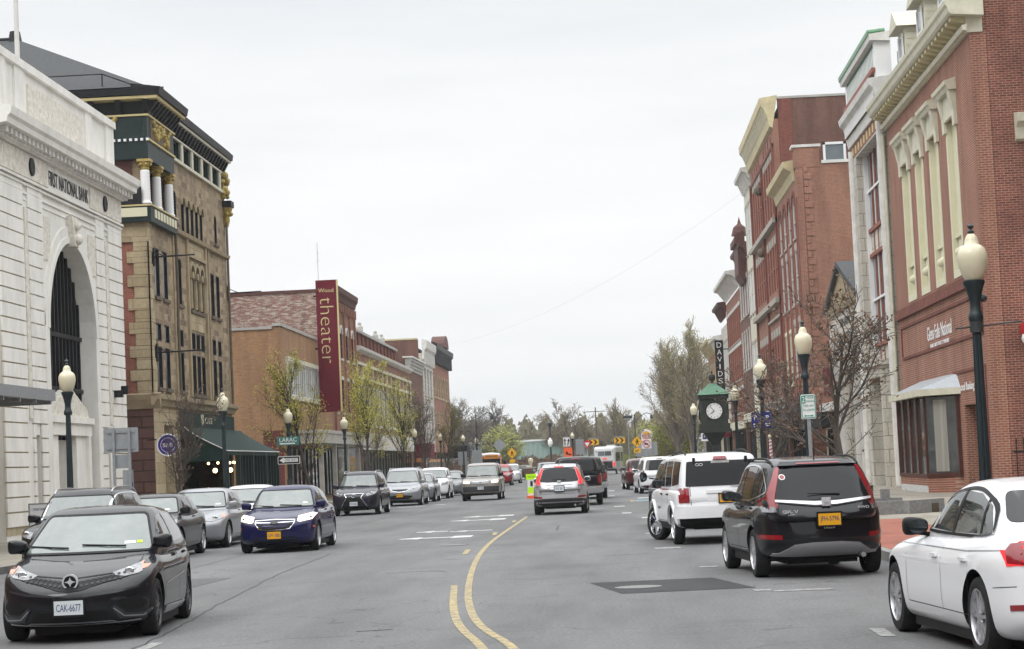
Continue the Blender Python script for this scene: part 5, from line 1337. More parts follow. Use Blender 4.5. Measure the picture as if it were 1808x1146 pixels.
# courses
m = MB(); z = .55
while z < 10.9:
    for a, c in ((Y0 - .03, 63.1), (63.62, 65.3), (72.25, 73.45), (74.0, Y1 + .03)):
        if 63.62 == a and z < 3.4: 
            f.box(m, a, 63.86, z, z + .40, 0, .06); f.box(m, 64.54, c, z, z + .40, 0, .06); continue
        if 72.25 == a and z < 3.4:
            f.box(m, a, 73.06, z, z + .40, 0, .06); continue
        f.box(m, a, c, z, z + .40, 0, .06)
    z += .445
m.build('rusticated_blocks', 'marble', b)
m = MB()
for a, c in ((Y0 - .02, 63.09), (63.63, 65.29), (72.26, 73.44), (74.01, Y1 + .02)): 
    if a == 63.63: f.box(m, a, 63.88, .3, 10.93, -.01, .012); f.box(m, 64.52, c, .3, 10.93, -.01, .012)
    elif a == 72.26: f.box(m, a, 73.08, .3, 10.93, -.01, .012)
    else: f.box(m, a, c, .3, 10.93, -.01, .012)
m.build('joint', 'marble_joint', b)
m = MB()
for a, c in ((63.18, 63.54), (73.5, 73.92)): f.box(m, a, c, 3.8, 10.3, 0, .07)
for k in (0, 1): f.box(m, 65.35 if k == 0 else 71.2, 66.3 if k == 0 else 72.2, 8.9, 10.3, 0, .03)
f.box(m, Y0 - .03, 66.05, 11.25, 12.02, .04, .09); f.box(m, 71.45, Y1 + .03, 11.25, 12.02, .04, .09)
m.build('carved_relief', 'marble_carved', b)
m = MB()
for zz, dd in ((11.10, .16), (10.98, .10), (10.72, .05), (10.52, .03)): f.box(m, Y0 - .04, Y1 + .04, zz, zz + .07, 0, dd)
f.box(m, Y0 - .08, Y1 + .08, 12.04, 12.16, 0, .2); m.build('moulding', 'marble', b)
m = MB()
for k in range(24):
    a0, a1 = pi * k / 24, pi * (k + 1) / 24
    for r0, r1, d in ((AR, AR + .22, .10), (AR + .22, AR + .55, .06)):
        q = [(AC - r * cos(a), ASP + r * sin(a)) for r, a in ((r0, a0), (r0, a1), (r1, a1), (r1, a0))]
        m.hexa([f.P(u, zz, 0) for u, zz in q], [f.P(u, zz, d) for u, zz in q])
for u0, u1 in ((AC - AR - .5, AC - AR - .004), (AC + AR + .004, AC + AR + .5)): f.box(m, u0, u1, .14, ASP, 0, .07)
m.build('arch_moulding', 'marble', b)
m = MB(); m.hexa([f.P(68.5, 9.6, 0), f.P(69.0, 9.6, 0), f.P(69.0, 9.6, .28), f.P(68.5, 9.6, .28)], [f.P(68.35, 10.6, 0), f.P(69.15, 10.6, 0), f.P(69.15, 10.6, .22), f.P(68.35, 10.6, .22)])
m.ball(f.P(68.75, 9.85, .28), .2, 10); m.ball(f.P(68.75, 10.3, .26), .17, 10); m.build('keystone', 'marble_carved', b, smooth=True)
# arched window
m = MB(); pts = [(AC - AR, .14)] + [(AC - AR * cos(pi * k / 20), ASP + AR * sin(pi * k / 20)) for k in range(21)] + [(AC + AR, .14)]
m.prism([f.P(u, zz, -.52) for u, zz in pts], (-.05, 0, 0)); w = m.build('window', 'glass_dark', b)
m = MB()
for k in range(-6, 7):
    u = AC + k * .46; top_ = ASP + sqrt(max(0, AR * AR - (u - AC) ** 2)); f.box(m, u - .045, u + .045, .2, top_, -.515, -.45)
for zz in (3.9, 4.9, 6.7): f.box(m, AC - AR, AC + AR, zz - .07, zz + .07, -.512, -.43)
m.build('window_bars', 'trim_black', w)
# doorway inside the arch
d = f.pbox('door', 'trim_grey', 67.5, 69.7, .14, 3.2, -.50, -.42)
m = MB(); f.box(m, 66.2, 67.45, .14, 3.35, -.5, -.22); f.box(m, 69.75, 71.2, .14, 3.35, -.5, -.22); f.box(m, 65.95, 71.55, 3.35, 3.75, -.5, -.12); f.box(m, 65.9, 71.6, 3.75, 3.95, -.5, -.03)
for a, c in ((66.1, 66.4), (71.0, 71.3)): f.box(m, a, c, .14, 3.35, -.22, -.10)
m.build('door_surround', 'marble', d)
m = MB(); m.prism([f.P(66.2, 3.95, -.12), f.P(71.2, 3.95, -.12), f.P(70.9, 4.25, -.12), f.P(69.1, 4.85, -.12), f.P(68.3, 4.85, -.12), f.P(66.5, 4.25, -.12)], (-.3, 0, 0)); m.ball(f.P(68.7, 4.9, -.25), .26, 10); m.build('pediment', 'marble_carved', d, smooth=False)
for a, c in ((63.9, 64.5), (73.1, 73.6)):
    w = f.pbox('window', 'glass_dark', a, c, .5, 3.3, -.3, -.25); m = MB()
    for zz in (1.2, 2.0, 2.7): f.box(m, a, c, zz - .02, zz + .02, -.25, -.22)
    m.build('frame', 'trim_black', w)
f.text('FIRST NATIONAL BANK', 68.75, 11.60, 5.1, .48, 'trim_black', d=.06, parent=fr)
for u in (64.06, 73.53):
    m = MB(); m.lathe([(.30, .05), (.28, .14), (.20, .16), (.001, .12)], f.P(u, 11.64, 0), 16, 'x'); o = m.build('wreath', 'trim_black', fr, smooth=True)
m = MB(); f.box(m, 74.15, 74.4, 4.75, 5.0, .06, .35); f.box(m, 74.22, 74.34, 4.85, 5.15, .3, .55); m.build('floodlight', 'trim_black', b)
shell(b, LX - 16, LX - 1.3, Y0, Y1, 13.6, 'marble', faces='NF')
p = thing('flagpole', 'weathered white flagpole on the roof of the marble bank', 'pole', (-18.6, 66.4, 14.5))
MB().tube((-18.6, 66.4, 13.2), (-18.6, 66.4, 25), .085, .06, 12).build('pole', 'trim_white', p, smooth=True)
MB().lathe([(.28, 0), (.22, .3), (.10, .4)], (-18.6, 66.4, 13.3), 12).build('base', 'galvanised', p, smooth=True)
# neighbour left of the bank, mostly outside the picture
b = thing('corner_shop_building', 'brownish building at the far left edge beside the marble bank with a flat metal canopy', 'building', (LX - 5, 50, 0))
f = Fac(b, 'x', LX - .3, 1); f.holes = [(50, 56, .5, 3.6)]; f.wall(38, 60.4, 0, 7.0, 'pale_stone_blocks')
f.win(53, .5, 6, 3.1, hole=False, nx=4, ny=2, glass='glass_shop', frame='trim_black')
shell(b, LX - 12, LX - .65, 38, 60.4, 6.9, 'brick_brown', faces='NF')
m = MB(); f.box(m, 46, 57.2, 4.15, 4.3, 0, 2.6)
for k in range(8): f.box(m, 46.4 + k * 1.5, 46.5 + k * 1.5, 3.95, 4.15, .1, 2.7)
f.box(m, 46, 57.25, 4.05, 4.35, 2.6, 2.75); m.build('canopy', 'galvanised', b)

# ================= LEFT: tall sandstone block =================
SX = -17.6
b = thing('sandstone_building', 'five-storey tan stone block with green and gold loggia, dark hipped roof and green cafe awning', 'building', (SX - 6, 88, 0))
f = Fac(b, 'x', SX, 1)
Y0, Y1 = 80.3, 97.2
fk = dict(frame='trim_black', sill='stone_dark', dep=.04, fw=.05)
for u, w_, n1 in ((81.85, .95, 1), (83.35, .95, 1), (86.2, .85, 1), (93.45, .85, 1), (94.75, .85, 1)):
    f.win(u, 8.95, w_, 1.95, nx=1, ny=1, **fk)
    f.win(u, 5.35, w_, 1.65, nx=1, ny=1, **fk); f.win(u, 7.2, w_, .72, nx=1, ny=1, **dict(fk, sill=None))
for k in range(3):
    u = 88.75 + k * 1.02
    f.win(u, 8.9, .78, 1.95, arch=True, nx=1, ny=1, lintel='archhood', lh=.16, surround='stone_trim', **fk)
    f.win(u, 5.3, .82, 1.7, nx=1, ny=1, **fk); f.win(u, 7.2, .82, .75, nx=1, ny=1, **dict(fk, sill=None))
for k in range(5): f.win(87.3 + k * 1.0, 12.12, .62, 1.45, arch=True, nx=1, ny=1, lintel='archhood', lh=.10, surround='stone_trim', **fk)
f.win(94.7, 12.35, .62, 1.35, arch=True, nx=1, ny=1, **fk); f.win(85.75, 12.35, .6, 1.35, arch=True, nx=1, ny=1, **fk)
f.holes.append((80.55, 84.85, 12.45, 14.2))
f.wall(Y0, Y1, 4.7, 14.95, 'rubble_stone', t=.6)
m = MB(); f.box(m, Y0, Y0 + 1.9, .1, 4.7, -.6, 0); f.box(m, 84.0, 85.3, .1, 4.7, -.6, 0); f.box(m, 96.5, Y1, .1, 4.7, -.6, 0); f.box(m, 85.3, 96.5, 4.5, 4.7, -.6, 0); f.box(m, Y0 + 1.9, 84.0, 3.9, 4.7, -.6, 0)
m.build('ground_floor_pier', 'pale_stone_blocks', b)
w = f.pbox('window', 'curtain', Y0 + 1.9, 84.0, .1, 3.9, -.5, -.45)
m = MB()
for u in (Y0 + 1.9, 83.9): f.box(m, u, u + .12, .1, 3.9, -.45, -.3)
m.build('frame', 'stone_trim', w)
m = MB(); f.prof(m, [(0, 4.62), (.12, 4.62), (.2, 4.8), (.34, 4.88), (.36, 5.05), (0, 5.12)], Y0 - .34, Y1 + .1); m.build('string_course', 'stone_trim', b)
m = MB(); f.prof(m, [(0, 11.88), (.16, 11.9), (.2, 12.05), (0, 12.1)], 85.0, Y1); f.box(m, 87.9, 91.6, 11.15, 11.3, 0, .12)
for u in (87.75, 91.75): f.box(m, u - .14, u + .14, 5.15, 11.9, 0, .10)
for u in (84.95, 92.5): f.box(m, u - .07, u + .07, 5.15, 11.9, 0, .06)
m.build('moulding', 'stone_trim', b)
m = MB(); f.box(m, 88.2, 91.35, 8.05, 8.75, 0, .03); f.box(m, 88.0, 91.5, 11.35, 11.8, 0, .03); m.build('stone_panel', 'pale_stone_blocks', b)
m = MB()
for k in range(4):
    u = 88.24 + k * 1.02; m.tube(f.P(u, 8.95, .04), f.P(u, 10.25, .04), .11, .10, 10); f.box(m, u - .16, u + .16, 10.25, 10.5, -.05, .2)
m.build('colonnette', 'stone_trim', b)
m = MB(); m.path([f.P(85.15, 12.0, .12), f.P(85.2, 9.2, .12), f.P(85.1, 8.0, .12), f.P(85.2, 5.2, .12)], .06, 8); m.path([f.P(96.9, 14.0, .12), f.P(96.95, 5.0, .12)], .06, 8); m.build('drainpipe', 'stone_dark', b)
# attic storey in green with cream trims
for k in range(5): f.win(86.3 + k * 2.15, 15.12, 1.15, .74, frame='trim_green', nx=1, ny=1, sill=None, dep=.12, glass='glass_dark')
h2 = f.holes; f.holes = [h for h in h2 if h[2] > 15]
f.wall(Y0, Y1, 14.95, 16.5, 'trim_green', t=.6, name='attic_wall'); f.holes = h2
m = MB()
for k in range(6): f.box(m, 85.05 + k * 2.15, 85.45 + k * 2.15, 15.1, 15.86, 0, .07)
f.box(m, Y0, Y1, 14.93, 15.06, 0, .12); f.box(m, Y0, Y1, 15.87, 15.95, 0, .09); f.prof(m, [(0, 16.41), (.36, 16.43), (.38, 16.52), (0, 16.52)], 84.9, Y1 + .1); m.build('cream_trim', 'trim_cream', b)
m = MB(); k = 84.9
while k < Y1 - .1:
    f.prof(m, [(0, 15.96), (.12, 15.98), (.30, 16.3), (.33, 16.41), (0, 16.41)], k, k + .2); k += .62
m.build('bracket', 'trim_black', b)
m = MB(); f.prof(m, [(-.3, 16.52), (.44, 16.55), (.48, 16.82), (-.3, 17.0)], 84.6, Y1 + .15)
f.prof(m, [(-.3, 16.60), (.80, 16.63), (.86, 16.92), (-.3, 17.1)], Y0 - .75, 85.0)
m.build('eave', 'trim_black', b)
# near side wall
g = Fac(b, 'y', Y0, -1)
g.wall(SX - 14, SX - .61, 4.6, 14.9, 'brick_rust', t=.4, name='side_wall'); MB().box(SX - 14, SX + .02, Y0 - .05, Y0 - .003, 0, 4.6).build('brownstone_base', 'brownstone', b)
m = MB(); g.prof(m, [(0.05, 4.5), (.12, 4.5), (.3, 4.85), (.36, 5.05), (0, 5.12)], SX - 14, SX + .34); m.build('string_course', 'stone_trim', b)
m = MB(); z = 5.12; k = 0
while z < 11.6: g.box(m, SX - (.82 if k % 2 else .55), SX + .05, z, z + .44, 0, .06); f.box(m, Y0 - .06, Y0 + (.45 if k % 2 else .7), z, z + .44, 0, .05); z += .46; k += 1
g.box(m, SX - 3.0, SX + .06, 11.0, 11.75, 0, .07); m.build('quoins', 'pale_stone_blocks', b)
g.pbox('attic_wall', 'trim_green', SX - 14, SX - .62, 14.9, 16.45, -.3, .0)
# loggia: corner bay
lo = MB(); f.box(lo, Y0 - .3, 84.95, 14.2, 15.95, 0, .2); f.box(lo, Y0 - .3, 84.95, 11.75, 12.45, 0, .25); g.box(lo, SX - 3.2, SX - .002, 11.75, 12.45, 0, .3); g.box(lo, SX - 6, SX - .002, 14.2, 15.95, 0, .3); l_ = lo.build('loggia', 'trim_green', b)
m = MB()
for k in range(8): f.box(m, 80.6 + k * .53, 80.95 + k * .53, 11.95, 12.28, .25, .28)
g.box(m, SX - 1.0, SX + .1, 11.95, 12.3, .30, .33); g.box(m, SX - 2.7, SX - 1.3, 11.95, 12.3, .30, .33); m.build('cream_panel', 'cream_panel', l_)
m = MB(); f.box(m, Y0 - .33, 84.98, 12.36, 12.42, .25, .30); f.box(m, Y0 - .33, 84.98, 14.92, 15.0, .2, .27); f.box(m, Y0 - .33, 84.98, 15.88, 15.95, .2, .28); g.box(m, SX - 4, SX + .27, 12.36, 12.42, .30, .35); g.box(m, SX - 14, SX + .27, 15.88, 15.95, .30, .36)
f.prof(m, [(.2, 16.48), (.70, 16.50), (.72, 16.60), (.2, 16.60)], Y0 - .7, 85.0); g.prof(m, [(-.3, 16.48), (.70, 16.50), (.72, 16.60), (-.3, 16.60)], SX - 14, SX + .7); m.build('gold_trim', 'gold_trim', l_)
m = MB(); k = SX - 6
while k < SX + .3: g.box(m, k, k + .1, 14.90, 15.0, .30, .38); k += .22
m.build('bead_row', 'white_paint', l_)
m = MB()
for k in range(10): g.prof(m, [(.0, 15.96), (.35, 15.98), (.60, 16.34), (.66, 16.48), (.0, 16.48)], SX - 9.6 + k * 1.08, SX - 9.42 + k * 1.08)
k = Y0 - .3
while k < 84.9: f.prof(m, [(.0, 15.96), (.24, 15.98), (.56, 16.34), (.62, 16.48), (.0, 16.48)], k, k + .2); k += .55
m.build('bracket', 'trim_black', l_)
m = MB(); g.prof(m, [(-.3, 16.62), (.76, 16.64), (.80, 16.90), (-.3, 17.1)], SX - 15, SX + .78); g.box(m, SX - 14, SX - .01, 15.95, 16.6, -.3, .12); m.build('soffit', 'trim_black', l_)
random.seed(11)
def relief(fc, u0, u1, z0, z1, d, n=40):
    m = MB()
    for sgn in (-1, 1):
        uc = (u0 + u1) / 2; 
        for k in range(n // 2):
            t = k / (n // 2); a = t * 2 * pi * 1.3
            u = uc + sgn * (.08 + t * (u1 - u0) * .42); z = (z0 + z1) / 2 + sin(a) * (z1 - z0) * .32; r = .06 + .07 * abs(cos(a * .7))
            m.ball(fc.P(u, z, d), r, 7)
        for k in range(6): m.ball(fc.P(uc + sgn * random.uniform(.1, .9) * (u1 - u0) / 2, random.uniform(z0 + .1, z1 - .1), d), .10, 6)
    return m.build('gold_relief', 'gold', l_, smooth=True)
f.pbox('relief_panel', 'stone_dark', 80.5, 84.2, 15.05, 15.85, .2, .23, parent=l_); relief(f, 80.6, 84.1, 15.0, 15.9, .26)
relief(g, SX - 3.6, SX - .9, 15.0, 15.9, .33)
for k, u in enumerate((80.25, 82.3, 84.6)):
    m = MB(); prof = [(.24, 12.45), (.24, 12.52), (.20, 12.56)] + [(.19 + .012 * (j % 2) - .0008 * j, 12.6 + j * .058) for j in range(21)] + [(.15, 13.8)]
    m.lathe(prof, f.P(u, 0, .0), 18); c_ = m.build('column', 'white_paint', l_, smooth=True)
    m = MB(); m.lathe([(.16, 13.78), (.19, 13.84), (.16, 13.88), (.24, 14.06), (.26, 14.14)], f.P(u, 0, .0), 12); f.box(m, u - .27, u + .27, 14.1, 14.2, -.25, .27)
    for q in range(6): m.ball(Vector(f.P(u, 14.0, .0)) + Vector((cos(q * pi / 3) * .22, sin(q * pi / 3) * .22, 0)), .07, 6)
    m.build('capital', 'gold', c_, smooth=True)
m = MB(); f.box(m, 80.4, 84.9, 12.45, 14.5, -3.0, -2.9); f.box(m, 84.85, 84.95, 12.45, 14.5, -3, -.6); m.build('loggia_back', 'trim_brown', l_)
g.pbox('loggia_screen', 'trim_black', SX - 3.0, SX - .1, 12.45, 13.1, .3, .36, parent=l_)
g.pbox('loggia_recess_shade', 'trim_brown', SX - 3.0, SX - .5, 13.1, 14.45, .04, .05, parent=l_)  # flat brown sheet painted as the shaded recess, wall behind is solid
# far corner gold ornament
m = MB(); random.seed(5)
for k in range(26): m.ball(f.P(97.0 + random.uniform(-.45, .2), random.uniform(14.75, 15.85), random.uniform(.0, .2)), random.uniform(.10, .2), 7)
m.build('corner_relief', 'gold', l_, smooth=True)
m = MB(); m.lathe([(.10, 13.4), (.18, 13.7), (.16, 13.85), (.30, 14.2), (.32, 14.3)], f.P(97.0, 0, .1), 12)
for k in range(8): m.ball(Vector(f.P(97.0, 14.0, .1)) + Vector((cos(k) * .24, sin(k) * .24, 0)), .10, 6)
m.build('corner_capital', 'gold', l_, smooth=True); f.pbox('corner_cap', 'trim_black', 96.6, 97.4, 14.32, 14.6, -.2, .42, parent=l_)
# roof
e0, e1 = SX - 15.5, SX + .35
m = MB(); m.add([(e0, Y0 - .6, 16.98), (e1, Y0 - .6, 16.98), (e1, Y1 + .1, 16.95), (e0, Y1 + .1, 16.95), (e0 + 0, 88.6, 21.0), (SX - 7.2, 88.6, 21.0)], [(0, 1, 5, 4), (1, 2, 5), (2, 3, 4, 5), (0, 4, 3), (0, 3, 2, 1)])
r_ = m.build('roof', 'shingle', b)
m = MB(); m.tube((SX - 7.3, 88.6, 20.9), (SX - 7.3, 88.6, 21.35), .3, .22, 10); m.tube((e0, 88.6, 21.02), (SX - 7.2, 88.6, 21.02), .09, .09, 6); m.build('ridge_cap', 'trim_black', r_)
m = MB()
for x in (SX - 9, SX - 6.5, SX - 4, SX - 1.5): m.tube((x, Y0 - .3, 17.0), (x, Y0 - .3, 17.6), .03, .03, 5)
m.tube((SX - 9, Y0 - .3, 17.6), (SX - 1.5, Y0 - .3, 17.6), .025, .025, 5); m.tube((SX - 1.5, Y0 - .3, 17.6), (SX + .0, Y0 - .2, 17.0), .025, .025, 5); m.build('snow_guard', 'trim_black', r_)
m = MB(); m.box(SX - 14, SX - .65, Y1 - .3, Y1, 0, 16.9); m.box(SX - 14, SX - 13.7, Y0 + .45, Y1 - .3, 0, 16.9); m.build('outer_wall', 'brick_rust', b)
# floodlight arms
for (y, z, ln) in ((81.0, 10.45, 1.7), (81.0, 6.7, 1.9), (97.15, 10.3, 1.6)):
    m = MB(); m.box(SX + .02, SX + .12, y - .08, y + .08, z - .35, z + .35); m.tube((SX + .1, y, z), (SX + ln, y, z + .02), .035, .03, 6); m.tube((SX + .1, y, z + .2), (SX + .5, y, z + .02), .02, .02, 5); m.build('sign_arm', 'trim_black', b)
# cafe front: green fascia, awning, glazed enclosure
fa = f.pbox('fascia', 'awning_green', 85.4, 96.9, 3.86, 4.5, 0, .15)
f.text('CAFE', 90.6, 4.2, 1.6, .26, 'cream_panel', d=.17, parent=fa)
m = MB(); 
for k in range(5): f.box(m, 89.0 + k * .12, 89.06 + k * .12, 4.0 + abs(k - 2) * .04, 4.45, .15, .165)
m.build('leaf_emblem', 'cream_panel', fa)
aw = MB(); n = 12
pr = [(0.15 + 1.75 * (k / n), 3.84 - 1.05 * (k / n) ** .8) for k in range(n + 1)]
for (d0, z0), (d1, z1) in zip(pr[:-1], pr[1:]):
    aw.hexa([f.P(85.4, z0, d0), f.P(98.6, z0, d0), f.P(98.6, z1, d1), f.P(85.4, z1, d1)], [f.P(85.4, z0 + .03, d0), f.P(98.6, z0 + .03, d0), f.P(98.6, z1 + .03, d1), f.P(85.4, z1 + .03, d1)])
aw.prism([f.P(85.42, z, d) for d, z in pr] + [f.P(85.42, 2.4, 1.9), f.P(85.42, 2.4, .15)], (0, .03, 0))
f.box(aw, 85.4, 98.6, 2.62, 2.82, 1.88, 1.91); aw.build('awning', 'awning_green', b)
m = MB(); m.path([f.P(85.38, z + .02, d + .01) for d, z in pr] + [f.P(98.6, 2.8, 1.93)], .022, 5); m.build('awning_piping', 'white_paint', b)
m = MB()
for k in range(15): u = 88.2 + k * .74; f.box(m, u - .045, u + .045, .14, 2.7, 1.78, 1.88)
for u in (85.5, 88.2, 91.5, 95.0, 98.5): f.box(m, u - .11, u + .11, .14, 2.8, 1.72, 1.92)
f.box(m, 85.5, 98.6, .14, .75, 1.80, 1.86); m.build('terrace_posts', 'trim_green', b)
f.pbox('terrace_glass', 'glass_shop', 88.2, 98.5, .75, 2.6, 1.74, 1.76)
f.pbox('shop_interior', 'trim_black', 85.3, 96.5, .1, 4.5, -1.6, -1.5)
m = MB()
for (x_, y_, z_) in [(-16.6, 85.9, 2.32), (-16.3, 86.4, 2.33), (-16.0, 86.3, 2.3), (-16.2, 87.4, 2.34), (-15.95, 87.2, 2.32), (-16.0, 88.6, 2.33), (-16.3, 90, 2.35)]: m.ball((x_, y_, z_), .055, 8)
m.build('string_lights', 'warm_bulb', b)
for (x_, y_) in ((-16.5, 86.8), (-16.0, 87.6)):
    m = MB(); m.ball((x_, y_, 2.02), .10, 10); o = m.build('pendant_lamp', 'warm_bulb', b); MB().tube((x_, y_, 2.1), (x_, y_, 2.7), .008, .008, 4).build('cord', 'trim_black', o)

# ================= LEFT: tan brick building =================
b = thing('tan_brick_building', 'low tan brick building with a long white-framed window band beside the side street', 'building', (SX - 6, 121, 0))
f = Fac(b, 'x', SX, 1); Y0, Y1 = 112.5, 132.9
f.holes = [(114.3, 131.2, 6.05, 7.95), (113.4, 132, .3, 3.2)]
f.wall(Y0, Y1, 0, 9.75, 'brick_tan')
for k in range(7): f.win(115.5 + k * 2.42, 6.05, 2.4, 1.9, hole=False, nx=3, ny=1, frame='trim_white', glass='glass_pale', sill=None, fw=.09)
m = MB(); f.box(m, 114.1, 131.4, 7.95, 8.2, 0, .10); f.box(m, 114.1, 131.4, 5.85, 6.05, 0, .14); f.box(m, 114.05, 114.3, 5.85, 8.2, 0, .1); m.build('window_surround', 'trim_cream', b)
for k in range(6): f.win(115.0 + k * 3.1, .3, 3.0, 2.9, hole=False, nx=2, ny=1, frame='trim_black', glass='glass_shop', sill=None)
m = MB(); f.box(m, Y0 - .08, Y1, 9.75, 9.92, -.4, .08); m.box(SX - 14, SX - .42, Y0 - .08, Y0 + .4, 9.6, 9.74); m.build('coping', 'trim_grey', b)
g = Fac(b, 'y', Y0, -1); g.wall(SX - 14, SX - .36, 0, 9.6, 'brick_tan', name='side_wall'); g.pbox('painted_panel', 'brick_maroon', SX - 1.1, SX - .01, .1, 4.1, 0, .03)
MB().box(SX - 14, SX - .35, Y0 + .35, Y1, 9.0, 9.3).build('roof', 'roof_tar', b)
m = MB(); f.box(m, 114, 133, 3.35, 4.0, 0, 1.9); f.box(m, 113.9, 133.1, 3.9, 4.08, 0, 1.95); m.build('canopy', 'trim_grey', b)
for k in range(4): f.pbox('canopy_post', 'trim_grey', 115 + k * 5.6, 115.25 + k * 5.6, .14, 3.35, 1.5, 1.75)

# ================= LEFT: theatre =================
b = thing('theatre_building', 'tall brick theatre with peeling painted side wall above the tan building', 'building', (SX - 6, 139, 0))
f = Fac(b, 'x', SX, 1); Y0, Y1 = 133.0, 146.4
for u in (135.5, 138.5, 141.5, 144.5):
    f.win(u, 9.2, .9, 2.1, arch=True, frame='trim_brown', nx=1, ny=2, lintel='archhood', lh=.15, surround='trim_white', sill='trim_white')
    f.win(u, 5.6, .9, 2.2, frame='trim_brown', nx=1, ny=2, lintel='trim_white')
f.wall(Y0, Y1, 0, 13.5, 'brick_orange'); f.holes = []
m = MB(); f.prof(m, [(0, 13.0), (.08, 13.0), (.15, 13.3), (.28, 13.5), (.32, 13.85), (0, 13.95)], Y0 - .3, Y1 + .1); m.build('cornice', 'trim_brown', b)
m = MB()
for k in range(16): f.box(m, Y0 + .3 + k * .85, Y0 + .6 + k * .85, 12.3, 12.9, 0, .15)
for u in (134.1, 137, 140, 143, 146): f.box(m, u - .12, u + .12, 4.3, 12.3, 0, .12)
m.build('brick_corbel', 'brick_orange', b)
g = Fac(b, 'y', Y0, -1); g.wall(SX - 14, SX - .36, 0, 13.25, 'brick_patchy', name='side_wall')
g.pbox('coping', 'trim_brown', SX - 14, SX - .5, 13.25, 13.45, -.4, .06); MB().box(SX - 14, SX - .35, Y0 + .35, Y1, 12.5, 12.9).build('roof', 'roof_tar', b)
f.pbox('canopy', 'trim_grey', 134, 146, 3.3, 4.1, 0, 1.7); m = MB(); f.box(m, 134.3, 146, .14, 3.3, 0, .06); m.build('shopfront', 'glass_shop', b)
m = MB(); m.path([(SX - .8, 134.5, 13.4), (SX - .8, 134.5, 16.6)], .02, 4); m.path([(SX - .95, 134.5, 15.4), (SX - .65, 134.5, 15.4)], .012, 4); m.path([(SX - .9, 134.5, 15.9), (SX - .7, 134.5, 15.9)], .012, 4); m.build('antenna', 'galvanised', b)
s_ = thing('theatre_sign', 'tall maroon vertical banner sign with yellow lettering reading Wood theater', 'sign', (-16.8, 126, 9.3))
MB().box(-17.42, -16.16, 125.93, 126.07, 5.35, 13.35).build('banner', 'banner_maroon', s_)
MB().box(-16.16, -16.08, 125.9, 126.1, 5.35, 13.35).build('edge_strip', 'gold_trim', s_)
text('Wood', .92, .24, 'gold_trim', (.0, -.09, 3.42), 0, s_)
o = text('theater', 4.0, .80, 'gold_trim', (.02, -.09, .35), 0, s_, thin=-.018); o.rotation_euler = (0, 0, 0)
o.matrix_local = Matrix.Translation((.02, -.09, 1.0)) @ Matrix.Rotation(R(90), 4, 'X') @ Matrix.Rotation(R(-90), 4, 'Z')
m = MB()
for z in (6.3, 9.2, 12.4): m.box(-17.6, -17.42, 125.97, 126.03, z - .05, z + .05)
m.build('bracket', 'trim_black', s_)

# ================= LEFT: long brick building with white cornice =================
b = thing('long_brick_building', 'long orange brick building with white cornice and pilasters, taller brick storey set back above', 'building', (SX - 6, 166, 0))
f = Fac(b, 'x', SX, 1); Y0, Y1 = 146.4, 185.4
nb = 12; bw = (Y1 - Y0) / nb
for k in range(nb): f.win(Y0 + bw * (k + .5), 5.0, bw - .7, 2.8, nx=2, ny=1, frame='trim_cream', glass='glass_dark' if k % 3 else 'glass_pale', sill='trim_cream', fw=.1)
f.holes.append((Y0 + 1, Y1 - 1, .2, 3.2))
f.wall(Y0, Y1, 0, 10.25, 'brick_orange')
m = MB()
for k in range(nb + 1): f.box(m, Y0 + bw * k - .14, Y0 + bw * k + .14, 4.4, 9.5, 0, .12)
f.box(m, Y0, Y1, 8.2, 8.4, .12, .2); f.box(m, Y0, Y1, 9.2, 9.4, .12, .2); m.build('pilaster', 'trim_cream', b)
m = MB(); f.prof(m, [(0, 10.1), (.15, 10.15), (.34, 10.3), (.38, 10.5), (-.3, 10.58)], Y0, Y1 + .2); m.build('cornice', 'trim_white', b)
m = MB(); f.box(m, Y0, Y1, 3.2, 4.4, 0, .25); m.build('fascia', 'trim_white', b)
for k in range(9): f.win(Y0 + 3.2 + k * 4.1, .3, 3.9, 2.9, hole=False, nx=2, ny=1, frame='trim_black', glass='glass_shop', sill=None)
MB().box(SX - 14, SX - .3, Y0, Y1, 9.0, 9.5).build('roof', 'roof_tar', b)
f2 = Fac(b, 'x', SX - 2.2, 1); m = MB(); f2.box(m, 149, 196, 9.4, 12.7, -8, 0)
for k in range(17): f2.box(m, 149.2 + k * 2.8, 149.5 + k * 2.8, 9.5, 12.6, 0, .12)
m.build('upper_storey', 'brick_deep', b)
m = MB(); f2.box(m, 149, 196, 12.7, 12.92, -8, .2); m.build('coping', 'trim_grey', b)
m = MB()
for y in (151.5, 156.5, 162.0, 163.6, 170.5, 182, 187):
    c = f2.P(y, 12.9, -.3); m = MB(); m.box(c[0] - .25, c[0] + .25, y - .25, y + .25, 12.9, 13.4); m.lathe([(.3, .5), (.25, .6), (.12, .7), (.16, .85), (.001, 1.0)], (c[0], y, 12.9), 8); m.build('finial', 'trim_grey', b)

